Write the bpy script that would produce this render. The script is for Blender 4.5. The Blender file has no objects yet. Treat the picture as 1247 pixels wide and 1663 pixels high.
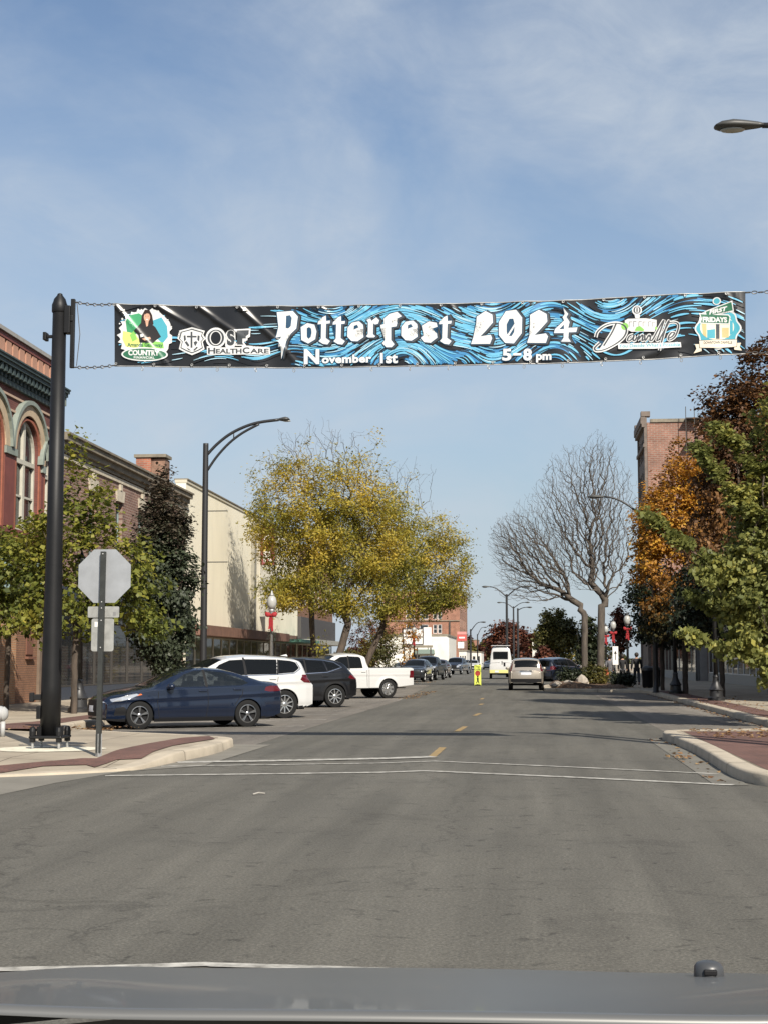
import bpy, bmesh, math, random
import numpy as np
from mathutils import Vector, Matrix

S = bpy.context.scene
COL = S.collection
R = math.radians
PI = math.pi

# ------------------------------------------------------------------ camera
FPX, PW, PH = 2400.0, 1247.0, 1663.0
PITCH = math.atan(241.5 / FPX)
YAW = math.atan(236.5 * math.cos(PITCH) / FPX)
CAM = Vector((0.0, 0.0, 1.55))
cam_data = bpy.data.cameras.new('camera')
cam = bpy.data.objects.new('camera', cam_data)
COL.objects.link(cam)
cam.location = CAM
cam.rotation_euler = (PI / 2 + PITCH, 0, YAW)
cam_data.sensor_fit = 'HORIZONTAL'
cam_data.sensor_width = 36.0
cam_data.lens = FPX / PW * 36.0
cam_data.clip_start = 0.05
cam_data.clip_end = 6000
S.camera = cam

# ------------------------------------------------------------------ sky, sun, exposure
SUN_AZ = math.atan2(0.46, -0.89)      # clockwise from +Y
SUN_EL = R(38.0)
w = bpy.data.worlds.new('World')
S.world = w
w.use_nodes = True
nt = w.node_tree
nt.nodes.clear()
def wn(t): return nt.nodes.new(t)
out = wn('ShaderNodeOutputWorld')
bg = wn('ShaderNodeBackground')
sky = wn('ShaderNodeTexSky')
sky.sky_type = 'NISHITA'
sky.sun_disc = False
sky.sun_elevation = SUN_EL
sky.sun_rotation = SUN_AZ
sky.altitude = 200
sky.air_density = 1.0
sky.dust_density = 1.1
sky.ozone_density = 1.6
tc = wn('ShaderNodeTexCoord')
mp = wn('ShaderNodeMapping'); mp.inputs['Rotation'].default_value = (0, R(-18), R(25)); mp.inputs['Scale'].default_value = (2.2, 1.5, 4.2); mp.inputs['Location'].default_value = (7.7, 1.1, 3.3)
n1 = wn('ShaderNodeTexNoise'); n1.inputs['Scale'].default_value = 1.7; n1.inputs['Detail'].default_value = 9; n1.inputs['Roughness'].default_value = .56; n1.inputs['Distortion'].default_value = .55
n2 = wn('ShaderNodeTexNoise'); n2.inputs['Scale'].default_value = 5.5; n2.inputs['Detail'].default_value = 8; n2.inputs['Roughness'].default_value = .62; n2.inputs['Distortion'].default_value = .9
r1 = wn('ShaderNodeMapRange'); r1.inputs[1].default_value = .36; r1.inputs[2].default_value = .62
r2 = wn('ShaderNodeMapRange'); r2.inputs[1].default_value = .30; r2.inputs[2].default_value = .80; r2.inputs[3].default_value = .45
mul = wn('ShaderNodeMath'); mul.operation = 'MULTIPLY'
m2 = wn('ShaderNodeMath'); m2.operation = 'MULTIPLY'; m2.inputs[1].default_value = .85
mix = wn('ShaderNodeMixRGB'); mix.inputs[2].default_value = (4.5, 5.0, 5.6, 1)
L = nt.links
L.new(tc.outputs['Generated'], mp.inputs['Vector'])
L.new(mp.outputs[0], n1.inputs['Vector']); L.new(mp.outputs[0], n2.inputs['Vector'])
L.new(n1.outputs[0], r1.inputs[0]); L.new(n2.outputs[0], r2.inputs[0])
L.new(r1.outputs[0], mul.inputs[0]); L.new(r2.outputs[0], mul.inputs[1])
L.new(mul.outputs[0], m2.inputs[0]); L.new(m2.outputs[0], mix.inputs[0])
# thin haze: paler and greyer toward the horizon
sepz = wn('ShaderNodeSeparateXYZ'); L.new(tc.outputs['Generated'], sepz.inputs[0])
hz_ = wn('ShaderNodeMapRange'); hz_.interpolation_type = 'SMOOTHSTEP'; hz_.inputs[1].default_value = -.02; hz_.inputs[2].default_value = .46; hz_.inputs[3].default_value = .78; hz_.inputs[4].default_value = .02
L.new(sepz.outputs['Z'], hz_.inputs[0])
mixh = wn('ShaderNodeMixRGB'); mixh.inputs[2].default_value = (3.25, 3.95, 4.6, 1)
L.new(hz_.outputs[0], mixh.inputs[0]); L.new(sky.outputs[0], mixh.inputs[1])
L.new(mixh.outputs[0], mix.inputs[1]); L.new(mix.outputs[0], bg.inputs[0])
bg.inputs[1].default_value = 0.081
L.new(bg.outputs[0], out.inputs[0])

sl = bpy.data.lights.new('sun', 'SUN')
sl.energy = 4.6; sl.angle = R(0.5); sl.color = (1.0, .93, .82)
sun = bpy.data.objects.new('sun', sl); COL.objects.link(sun)
sd = Vector((math.sin(SUN_AZ) * math.cos(SUN_EL), math.cos(SUN_AZ) * math.cos(SUN_EL), math.sin(SUN_EL)))
sun.rotation_euler = sd.to_track_quat('Z', 'Y').to_euler()
sun.location = (20, -40, 60)
S.view_settings.view_transform = 'Standard'
S.view_settings.look = 'None'
S.view_settings.gamma = 1.0
S.view_settings.use_curve_mapping = False
S.view_settings.exposure = 0.66
S.cycles.max_bounces = 6
S.cycles.transparent_max_bounces = 12
S.cycles.caustics_reflective = False
S.cycles.caustics_refractive = False

# ------------------------------------------------------------------ photo pixel -> ray (surveying aid for placing things in the world)
_F = Vector((-math.sin(YAW) * math.cos(PITCH), math.cos(YAW) * math.cos(PITCH), math.sin(PITCH)))
_Rt = Vector((math.cos(YAW), math.sin(YAW), 0))
_U = _Rt.cross(_F)
def ray(px, py):
    d = _F * FPX + _Rt * (px - PW / 2) + _U * (PH / 2 - py)
    return d / d.y
def at(px, py, Y):
    return CAM + ray(px, py) * Y
def gnd(px, py, z=0.0):
    d = ray(px, py)
    return CAM + d * ((z - CAM.z) / d.z)

# ------------------------------------------------------------------ materials
MATS = {}
def nodes_of(name):
    m = bpy.data.materials.new(name); m.use_nodes = True
    return m, m.node_tree, m.node_tree.nodes['Principled BSDF']
def mat(name, col, rough=.6, metal=0., var=.0, vscale=3., bump=0., bscale=40., spec=.5, coat=0., detail=5, var2=None, stretch=None):
    """Principled with two octaves of colour variation and fine relief."""
    if name in MATS: return MATS[name]
    m, t, b = nodes_of(name)
    b.inputs['Roughness'].default_value = rough
    b.inputs['Metallic'].default_value = metal
    b.inputs['Specular IOR Level'].default_value = spec
    if coat: b.inputs['Coat Weight'].default_value = coat; b.inputs['Coat Roughness'].default_value = .04
    c = (*col, 1)
    b.inputs['Base Color'].default_value = c
    if var or bump:
        tcn = t.nodes.new('ShaderNodeTexCoord'); src = tcn.outputs['Object']
        if stretch:
            mpn = t.nodes.new('ShaderNodeMapping'); mpn.inputs['Scale'].default_value = stretch
            t.links.new(src, mpn.inputs[0]); src = mpn.outputs[0]
    if var:
        n = t.nodes.new('ShaderNodeTexNoise'); n.inputs['Scale'].default_value = vscale; n.inputs['Detail'].default_value = detail; n.inputs['Roughness'].default_value = .6
        t.links.new(src, n.inputs['Vector'])
        rp = t.nodes.new('ShaderNodeValToRGB')
        lo = var2 if var2 else tuple(max(0, x * (1 - var)) for x in col)
        hi = tuple(min(1, x * (1 + var)) for x in col)
        rp.color_ramp.elements[0].position = .3; rp.color_ramp.elements[0].color = (*lo, 1)
        rp.color_ramp.elements[1].position = .7; rp.color_ramp.elements[1].color = (*hi, 1)
        t.links.new(n.outputs[0], rp.inputs[0]); t.links.new(rp.outputs[0], b.inputs['Base Color'])
    if bump:
        n = t.nodes.new('ShaderNodeTexNoise'); n.inputs['Scale'].default_value = bscale; n.inputs['Detail'].default_value = 4
        t.links.new(src, n.inputs['Vector'])
        bp = t.nodes.new('ShaderNodeBump'); bp.inputs['Strength'].default_value = bump; bp.inputs['Distance'].default_value = .02
        t.links.new(n.outputs[0], bp.inputs['Height']); t.links.new(bp.outputs[0], b.inputs['Normal'])
    MATS[name] = m
    return m

def brick_mat(name, c1, c2, mortar, bw=.21, bh=.07, axis='YZ', rough=.85, mort=.012):
    if name in MATS: return MATS[name]
    m, t, b = nodes_of(name)
    tcn = t.nodes.new('ShaderNodeTexCoord'); sp = t.nodes.new('ShaderNodeSeparateXYZ'); cb = t.nodes.new('ShaderNodeCombineXYZ')
    t.links.new(tcn.outputs['Object'], sp.inputs[0])
    if axis == 'ALL':
        ad = t.nodes.new('ShaderNodeMath'); ad.operation = 'ADD'
        t.links.new(sp.outputs['X'], ad.inputs[0]); t.links.new(sp.outputs['Y'], ad.inputs[1])
        t.links.new(ad.outputs[0], cb.inputs['X']); t.links.new(sp.outputs['Z'], cb.inputs['Y'])
    else:
        t.links.new(sp.outputs[axis[0]], cb.inputs['X']); t.links.new(sp.outputs[axis[1]], cb.inputs['Y'])
    br = t.nodes.new('ShaderNodeTexBrick')
    br.inputs['Scale'].default_value = 1; br.inputs['Brick Width'].default_value = bw; br.inputs['Row Height'].default_value = bh
    br.inputs['Mortar Size'].default_value = mort; br.inputs['Mortar Smooth'].default_value = .2
    br.inputs['Color1'].default_value = (*c1, 1); br.inputs['Color2'].default_value = (*c2, 1); br.inputs['Mortar'].default_value = (*mortar, 1)
    t.links.new(cb.outputs[0], br.inputs['Vector'])
    n = t.nodes.new('ShaderNodeTexNoise'); n.inputs['Scale'].default_value = .8; n.inputs['Detail'].default_value = 8; n.inputs['Roughness'].default_value = .7
    t.links.new(tcn.outputs['Object'], n.inputs['Vector'])
    mr = t.nodes.new('ShaderNodeMapRange'); mr.inputs[1].default_value = .3; mr.inputs[2].default_value = .7; mr.inputs[3].default_value = .62; mr.inputs[4].default_value = 1.25
    t.links.new(n.outputs[0], mr.inputs[0])
    mx = t.nodes.new('ShaderNodeVectorMath'); mx.operation = 'SCALE'
    t.links.new(br.outputs['Color'], mx.inputs[0]); t.links.new(mr.outputs[0], mx.inputs['Scale'])
    t.links.new(mx.outputs[0], b.inputs['Base Color'])
    bp = t.nodes.new('ShaderNodeBump'); bp.inputs['Strength'].default_value = .6; bp.inputs['Distance'].default_value = .015; bp.invert = True
    t.links.new(br.outputs['Fac'], bp.inputs['Height']); t.links.new(bp.outputs[0], b.inputs['Normal'])
    b.inputs['Roughness'].default_value = rough
    MATS[name] = m
    return m

def leaf_mat(name, stops, transl=.35):
    """colour from the per-leaf attribute 'tint' """
    if name in MATS: return MATS[name]
    m, t, b = nodes_of(name)
    at_ = t.nodes.new('ShaderNodeAttribute'); at_.attribute_name = 'tint'
    rp = t.nodes.new('ShaderNodeValToRGB')
    el = rp.color_ramp.elements
    while len(el) < len(stops): el.new(.5)
    for e, (p, c) in zip(el, stops): e.position = p; e.color = (*c, 1)
    t.links.new(at_.outputs['Fac'], rp.inputs[0])
    b.inputs['Roughness'].default_value = .55
    b.inputs['Specular IOR Level'].default_value = .35
    t.links.new(rp.outputs[0], b.inputs['Base Color'])
    tr = t.nodes.new('ShaderNodeBsdfTranslucent')
    t.links.new(rp.outputs[0], tr.inputs['Color'])
    ms = t.nodes.new('ShaderNodeMixShader'); ms.inputs[0].default_value = transl
    t.links.new(b.outputs[0], ms.inputs[1]); t.links.new(tr.outputs[0], ms.inputs[2])
    t.links.new(ms.outputs[0], t.nodes['Material Output'].inputs[0])
    MATS[name] = m
    return m

def glass_mat(name, tint=(.02, .025, .03), see=.35, rough=.03, var=0.):
    """window pane: partly see-through, glossy"""
    if name in MATS: return MATS[name]
    m, t, b = nodes_of(name)
    b.inputs['Base Color'].default_value = (*tint, 1)
    b.inputs['Roughness'].default_value = rough
    b.inputs['Specular IOR Level'].default_value = .8
    tr = t.nodes.new('ShaderNodeBsdfTransparent'); tr.inputs[0].default_value = (.75, .8, .8, 1)
    ms = t.nodes.new('ShaderNodeMixShader'); ms.inputs[0].default_value = see
    t.links.new(b.outputs[0], ms.inputs[1]); t.links.new(tr.outputs[0], ms.inputs[2])
    t.links.new(ms.outputs[0], t.nodes['Material Output'].inputs[0])
    n = t.nodes.new('ShaderNodeTexNoise'); n.inputs['Scale'].default_value = 1.1
    bp = t.nodes.new('ShaderNodeBump'); bp.inputs['Strength'].default_value = .03
    t.links.new(n.outputs[0], bp.inputs['Height']); t.links.new(bp.outputs[0], b.inputs['Normal'])
    MATS[name] = m
    return m

# ------------------------------------------------------------------ mesh builder
class MB:
    def __init__(s): s.v = []; s.f = []
    def add(s, vs, fs):
        o = len(s.v); s.v.extend(tuple(p) for p in vs); s.f.extend(tuple(o + i for i in f) for f in fs); return s
    def box(s, x0, x1, y0, y1, z0, z1):
        return s.add([(x0, y0, z0), (x1, y0, z0), (x1, y1, z0), (x0, y1, z0), (x0, y0, z1), (x1, y0, z1), (x1, y1, z1), (x0, y1, z1)],
                     [(3, 2, 1, 0), (4, 5, 6, 7), (0, 1, 5, 4), (1, 2, 6, 5), (2, 3, 7, 6), (3, 0, 4, 7)])
    def cbox(s, c, size, rz=0., rx=0.):
        M = Matrix.Rotation(rz, 3, 'Z') @ Matrix.Rotation(rx, 3, 'X')
        a, b, d = (q / 2 for q in size); c = Vector(c)
        vs = [c + M @ Vector(p) for p in [(-a, -b, -d), (a, -b, -d), (a, b, -d), (-a, b, -d), (-a, -b, d), (a, -b, d), (a, b, d), (-a, b, d)]]
        return s.add(vs, [(3, 2, 1, 0), (4, 5, 6, 7), (0, 1, 5, 4), (1, 2, 6, 5), (2, 3, 7, 6), (3, 0, 4, 7)])
    def prism(s, poly, z0, z1):
        n = len(poly)
        a = sum(poly[i][0] * poly[(i + 1) % n][1] - poly[(i + 1) % n][0] * poly[i][1] for i in range(n))
        if a < 0: poly = poly[::-1]
        vs = [(p[0], p[1], z0) for p in poly] + [(p[0], p[1], z1) for p in poly]
        return s.add(vs, [tuple(range(n - 1, -1, -1)), tuple(range(n, 2 * n))] + [(i, (i + 1) % n, n + (i + 1) % n, n + i) for i in range(n)])
    def xprism(s, poly, x0, x1):
        """poly of (y, z) extruded along x"""
        n = len(poly)
        a = sum(poly[i][0] * poly[(i + 1) % n][1] - poly[(i + 1) % n][0] * poly[i][1] for i in range(n))
        if a < 0: poly = poly[::-1]
        vs = [(x0, p[0], p[1]) for p in poly] + [(x1, p[0], p[1]) for p in poly]
        return s.add(vs, [tuple(range(n - 1, -1, -1)), tuple(range(n, 2 * n))] + [(i, (i + 1) % n, n + (i + 1) % n, n + i) for i in range(n)])
    def sheet(s, poly, z):
        n = len(poly)
        a = sum(poly[i][0] * poly[(i + 1) % n][1] - poly[(i + 1) % n][0] * poly[i][1] for i in range(n))
        if a < 0: poly = poly[::-1]
        return s.add([(p[0], p[1], z) for p in poly], [tuple(range(n))])
    def tube(s, pts, rad, n=8, cap=True):
        pts = [Vector(p) for p in pts]; m = len(pts)
        if not hasattr(rad, '__len__'): rad = [rad] * m
        vs = []; prev = None
        for i, p in enumerate(pts):
            t = (pts[min(i + 1, m - 1)] - pts[max(i - 1, 0)]).normalized()
            if prev is None:
                a = Vector((0, 0, 1)) if abs(t.z) < .9 else Vector((1, 0, 0))
                u = t.cross(a).normalized()
            else:
                u = (prev - t * prev.dot(t)).normalized()
            prev = u; v = t.cross(u)
            for k in range(n):
                an = 2 * PI * k / n
                vs.append(p + (u * math.cos(an) + v * math.sin(an)) * rad[i])
        fs = [(i * n + k, i * n + (k + 1) % n, (i + 1) * n + (k + 1) % n, (i + 1) * n + k) for i in range(m - 1) for k in range(n)]
        if cap: fs += [tuple(range(n - 1, -1, -1)), tuple(range((m - 1) * n, m * n))]
        return s.add(vs, fs)
    def lathe(s, prof, n=16, c=(0, 0, 0), axis='Z', cap=True):
        """prof: (r, h) list"""
        vs = []
        for r, h in prof:
            for k in range(n):
                a = 2 * PI * k / n; x, y = r * math.cos(a), r * math.sin(a)
                vs.append((c[0] + x, c[1] + y, c[2] + h) if axis == 'Z' else (c[0] + x, c[1] - h, c[2] + y) if axis == 'Y' else (c[0] + h, c[1] + x, c[2] + y))
        m = len(prof)
        fs = [(i * n + k, i * n + (k + 1) % n, (i + 1) * n + (k + 1) % n, (i + 1) * n + k) for i in range(m - 1) for k in range(n)]
        if cap: fs += [tuple(range(n - 1, -1, -1)), tuple(range((m - 1) * n, m * n))]
        return s.add(vs, fs)
    def sphere(s, c, r, n=12, m=8, sc=(1, 1, 1)):
        vs = [(c[0], c[1], c[2] - r * sc[2])]
        for i in range(1, m):
            a = -PI / 2 + PI * i / m
            for k in range(n):
                b = 2 * PI * k / n
                vs.append((c[0] + r * sc[0] * math.cos(a) * math.cos(b), c[1] + r * sc[1] * math.cos(a) * math.sin(b), c[2] + r * sc[2] * math.sin(a)))
        vs.append((c[0], c[1], c[2] + r * sc[2]))
        fs = [(0, 1 + (k + 1) % n, 1 + k) for k in range(n)]
        for i in range(m - 2):
            fs += [(1 + i * n + k, 1 + i * n + (k + 1) % n, 1 + (i + 1) * n + (k + 1) % n, 1 + (i + 1) * n + k) for k in range(n)]
        t = len(vs) - 1
        fs += [(1 + (m - 2) * n + k, 1 + (m - 2) * n + (k + 1) % n, t) for k in range(n)]
        return s.add(vs, fs)
    def build(s, name, m, parent=None, smooth=False, bevel=0., seg=2, loc=None):
        me = bpy.data.meshes.new(name)
        me.from_pydata(s.v, [], s.f)
        if m is not None: me.materials.append(m)
        if smooth: me.polygons.foreach_set('use_smooth', [True] * len(me.polygons))
        o = bpy.data.objects.new(name, me); COL.objects.link(o)
        if parent is not None: o.parent = parent
        if loc is not None: o.location = loc
        if bevel:
            bv = o.modifiers.new('bevel', 'BEVEL'); bv.width = bevel; bv.segments = seg; bv.limit_method = 'ANGLE'; bv.angle_limit = R(35)
        if smooth == 'auto' or bevel:
            try: me.shade_smooth_by_angle if False else None
            except Exception: pass
        me.update()
        return o

def smooth_by_angle(o, deg=35):
    """smooth faces, sharp edges above an angle (no operator)"""
    me = o.data
    bm = bmesh.new(); bm.from_mesh(me)
    lim = R(deg)
    for f in bm.faces: f.smooth = True
    for e in bm.edges:
        if len(e.link_faces) == 2: e.smooth = e.calc_face_angle(0) < lim
        else: e.smooth = True
    bm.to_mesh(me); bm.free()
    return o

def tag(o, label=None, cat=None, group=None, kind=None):
    if label: o['label'] = label
    if cat: o['category'] = cat
    if group: o['group'] = group
    if kind: o['kind'] = kind
    return o
def thing(name, label, cat, loc=(0, 0, 0), rz=0., group=None):
    o = bpy.data.objects.new(name, None); COL.objects.link(o)
    o.empty_display_size = .3
    o.location = loc; o.rotation_euler = (0, 0, rz)
    return tag(o, label, cat, group)
def copy_tree(o, parent=None):
    c = o.copy(); COL.objects.link(c)
    if parent is not None: c.parent = parent; c.matrix_parent_inverse = o.matrix_parent_inverse.copy()
    for ch in CHILDREN(o): copy_tree(ch, c)
    return c
def CHILDREN(o): return [q for q in COL.objects if q.parent == o]
def link_mesh(me, name, parent, loc=(0, 0, 0), rot=(0, 0, 0), scale=(1, 1, 1)):
    o = bpy.data.objects.new(name, me); COL.objects.link(o); o.parent = parent
    o.location = loc; o.rotation_euler = rot; o.scale = scale
    return o
def lerp_table(tab, x):
    if x <= tab[0][0]: return tab[0][1]
    for (a, b), (c, d) in zip(tab, tab[1:]):
        if x <= c: return b + (d - b) * (x - a) / (c - a) if c > a else d
    return tab[-1][1]
def inpoly(x, y, poly):
    r = False; n = len(poly); j = n - 1
    for i in range(n):
        xi, yi = poly[i]; xj, yj = poly[j]
        if (yi > y) != (yj > y) and x < (xj - xi) * (y - yi) / (yj - yi) + xi: r = not r
        j = i
    return r
def bend(Y):
    """sideways shift of the street axis beyond the first block"""
    return -.035 * max(0., Y - 58.)
# ------------------------------------------------------------------ ground
def asphalt_mat(name, base, patch, seed, dark=.6):
    m, t, b = nodes_of(name)
    lk = t.links.new
    tcn = t.nodes.new('ShaderNodeTexCoord')
    mpn = t.nodes.new('ShaderNodeMapping'); mpn.inputs['Location'].default_value = (seed, seed * .7, 0)
    lk(tcn.outputs['Object'], mpn.inputs[0]); src = mpn.outputs[0]
    def noise(scale, detail=4, rough=.6, dist=0., vec=src):
        n = t.nodes.new('ShaderNodeTexNoise'); n.inputs['Scale'].default_value = scale; n.inputs['Detail'].default_value = detail
        n.inputs['Roughness'].default_value = rough; n.inputs['Distortion'].default_value = dist; lk(vec, n.inputs['Vector']); return n
    def rng(sock, a, b_, c, d):
        r = t.nodes.new('ShaderNodeMapRange'); r.inputs[1].default_value = a; r.inputs[2].default_value = b_; r.inputs[3].default_value = c; r.inputs[4].default_value = d
        lk(sock, r.inputs[0]); return r
    def mulv(a, bsock):
        v = t.nodes.new('ShaderNodeMath'); v.operation = 'MULTIPLY'; lk(a, v.inputs[0]); lk(bsock, v.inputs[1]); return v.outputs[0]
    rp = t.nodes.new('ShaderNodeValToRGB'); rp.color_ramp.elements[0].position = .35; rp.color_ramp.elements[1].position = .65
    rp.color_ramp.elements[0].color = (*patch, 1); rp.color_ramp.elements[1].color = (*base, 1)
    big = noise(.18, 8, .62, .4); lk(big.outputs[0], rp.inputs[0])
    # aggregate
    ag = noise(48., 4, .8); f1 = rng(ag.outputs[0], .28, .72, .45, 1.55)
    vo = t.nodes.new('ShaderNodeTexVoronoi'); vo.inputs['Scale'].default_value = 45.; lk(src, vo.inputs['Vector'])
    f1b = rng(vo.outputs['Distance'], .0, .6, 1.12, .85)
    # streaks along the traffic
    mps = t.nodes.new('ShaderNodeMapping'); mps.inputs['Scale'].default_value = (1.2, .06, 1); lk(src, mps.inputs[0])
    st = noise(1.3, 5, .6, .2, mps.outputs[0]); f2 = rng(st.outputs[0], .3, .7, .76, 1.2)
    # small dark blots and tar marks
    bl = noise(5., 4, .65, .5); f3 = rng(bl.outputs[0], .60, .68, 1., dark)
    bl2 = noise(.9, 6, .7, .8); f4 = rng(bl2.outputs[0], .55, .70, 1., .76)
    # cracks
    dn = noise(1.6, 5, .6)
    ad = t.nodes.new('ShaderNodeVectorMath'); ad.operation = 'MULTIPLY_ADD'; lk(dn.outputs['Color'], ad.inputs[0]); ad.inputs[1].default_value = (.9, .9, 0); lk(src, ad.inputs[2])
    cr = t.nodes.new('ShaderNodeTexVoronoi'); cr.feature = 'DISTANCE_TO_EDGE'; cr.inputs['Scale'].default_value = .16; lk(ad.outputs[0], cr.inputs['Vector'])
    f5 = rng(cr.outputs[0], .0010, .0045, .80, 1.)
    tot = mulv(f1.outputs[0], f2.outputs[0]); tot = mulv(tot, f3.outputs[0]); tot = mulv(tot, f4.outputs[0]); tot = mulv(tot, f5.outputs[0]); tot = mulv(tot, f1b.outputs[0])
    sc = t.nodes.new('ShaderNodeVectorMath'); sc.operation = 'SCALE'; lk(rp.outputs[0], sc.inputs[0]); lk(tot, sc.inputs['Scale'])
    lk(sc.outputs[0], b.inputs['Base Color'])
    b.inputs['Roughness'].default_value = .88; b.inputs['Specular IOR Level'].default_value = .3
    bp = t.nodes.new('ShaderNodeBump'); bp.inputs['Strength'].default_value = .55; bp.inputs['Distance'].default_value = .008
    lk(ag.outputs[0], bp.inputs['Height']); lk(bp.outputs[0], b.inputs['Normal'])
    MATS[name] = m
    return m
M_asph = asphalt_mat('asphalt', (.128, .120, .100), (.104, .098, .083), 0)
M_park = asphalt_mat('old_paving', (.19, .17, .145), (.15, .135, .115), 31, .75)
M_conc = mat('sidewalk_concrete', (.33, .28, .21), .9, var=.22, vscale=.9, bump=.3, bscale=60, detail=9)
def slab_joints(m, size=1.5):
    t = m.node_tree; b = t.nodes['Principled BSDF']; src = b.inputs['Base Color'].links[0].from_socket
    tcn = t.nodes.new('ShaderNodeTexCoord'); br = t.nodes.new('ShaderNodeTexBrick'); br.offset = 0
    br.inputs['Scale'].default_value = 1; br.inputs['Brick Width'].default_value = size; br.inputs['Row Height'].default_value = size; br.inputs['Mortar Size'].default_value = .012
    br.inputs['Color1'].default_value = (1, 1, 1, 1); br.inputs['Color2'].default_value = (.88, .88, .88, 1); br.inputs['Mortar'].default_value = (.35, .33, .3, 1)
    t.links.new(tcn.outputs['Object'], br.inputs['Vector'])
    mx = t.nodes.new('ShaderNodeMixRGB'); mx.blend_type = 'MULTIPLY'; mx.inputs[0].default_value = 1
    t.links.new(src, mx.inputs[1]); t.links.new(br.outputs[0], mx.inputs[2]); t.links.new(mx.outputs[0], b.inputs['Base Color'])
slab_joints(M_conc)
M_concw = mat('pale_concrete', (.40, .345, .265), .9, var=.2, vscale=1.6, bump=.3, bscale=60, detail=9)
M_apron = mat('gutter_concrete', (.175, .162, .134), .9, var=.2, vscale=1.1, bump=.3, bscale=60, detail=9)
M_brickp = brick_mat('brick_pavers', (.15, .072, .054), (.115, .058, .045), (.09, .055, .045), .2, .1, 'XY', .9, .008)
M_paint = mat('road_paint', (.36, .345, .31), .8, var=.5, vscale=7., detail=9, var2=(.135, .128, .108))
M_yel = mat('yellow_road_paint', (.30, .19, .06), .8, var=.35, vscale=9., detail=9, var2=(.135, .115, .075))
M_mulch = mat('mulch', (.10, .06, .035), .95, var=.6, vscale=9., bump=.8, bscale=25)
M_soil = mat('earth', (.07, .065, .045), .95, var=.4, vscale=.2)

def struct(o): o['kind'] = 'structure'; return o
# ground in one sheet out to the horizon
struct(MB().sheet([(-2500, -300), (2500, -300), (2500, 4500), (-2500, 4500)], -.05).build('ground', M_soil))

# road: main street follows the slight bend, cross street runs left-right
def strip(xl, xr, ys):
    return [(xl(y), y) for y in ys] + [(xr(y), y) for y in reversed(ys)]
ys = [19, 30, 45, 58, 75, 95, 120, 160, 220, 300, 420, 600, 900]
road = MB()
road.sheet([(-70, -12), (70, -12), (70, 19), (-70, 19)], 0)
road.sheet(strip(lambda y: -17 + bend(y), lambda y: 13 + bend(y), ys), 0)
struct(road.build('road', M_asph))
# lighter old paving of the angle parking strip on the left and the kerb lane on the right
pk = MB()
pk.sheet(strip(lambda y: -10.6 + bend(y), lambda y: -5.05 + bend(y), [27.2, 40, 58, 75, 95]), .004)
struct(pk.build('parking_strip', M_park))
pk = MB(); pk.sheet(strip(lambda y: 2.9, lambda y: 5.7, [30, 40, 58, 74]), .004)
struct(pk.build('kerb_lane', M_park))

# painted lines, from the surveyed points
def line(pts, wd, m, name, z=.008, px=True):
    P = [gnd(*p, z) if px else Vector((*p, z)) for p in pts]
    mb = MB(); vs = []
    for i, p in enumerate(P):
        t = (P[min(i + 1, len(P) - 1)] - P[max(i - 1, 0)]).normalized(); n = Vector((-t.y, t.x, 0))
        vs += [p + n * wd / 2, p - n * wd / 2]
    mb.add(vs, [(2 * i, 2 * i + 1, 2 * i + 3, 2 * i + 2) for i in range(len(P) - 1)])
    return struct(mb.build(name, m))
line([(171, 1260), (400, 1257.4), (617, 1254.5), (690, 1252), (920, 1262), (1190, 1275)], .17, M_paint, 'crosswalk_line')
line([(262, 1244.6), (450, 1242), (617, 1239.5), (704, 1236.3), (930, 1246), (1165, 1257)], .13, M_paint, 'crosswalk_line')
line([(288, 1238.2), (450, 1235.4), (617, 1232), (706, 1229)], .34, M_paint, 'stop_line', .012)
line([(-60, 1577), (0, 1574.5), (180, 1571), (335, 1566), (345, 1567), (520, 1572), (760, 1580), (1000, 1592)], .10, M_paint, 'stop_line')
line([(1222, 1272), (1300, 1277)], .15, M_paint, 'crosswalk_line')
for (a, b) in [((699, 1231), (719, 1214)), ((741.5, 1188), (755, 1180)), ((770, 1162.5), (779, 1158.5)), ((779, 1145), (783, 1143)), ((781, 1136), (784, 1134))]:
    line([a, b], .13, M_yel, 'centre_line_dash')
# parking bay lines
for Y in (31.2, 34.6, 38.4, 42.2, 46, 50, 54, 58, 62.5, 67):
    line([(-10.0, Y - 2.4), (-5.3, Y + .35)], .10, M_paint, 'parking_bay_line', .011, px=False)

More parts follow.
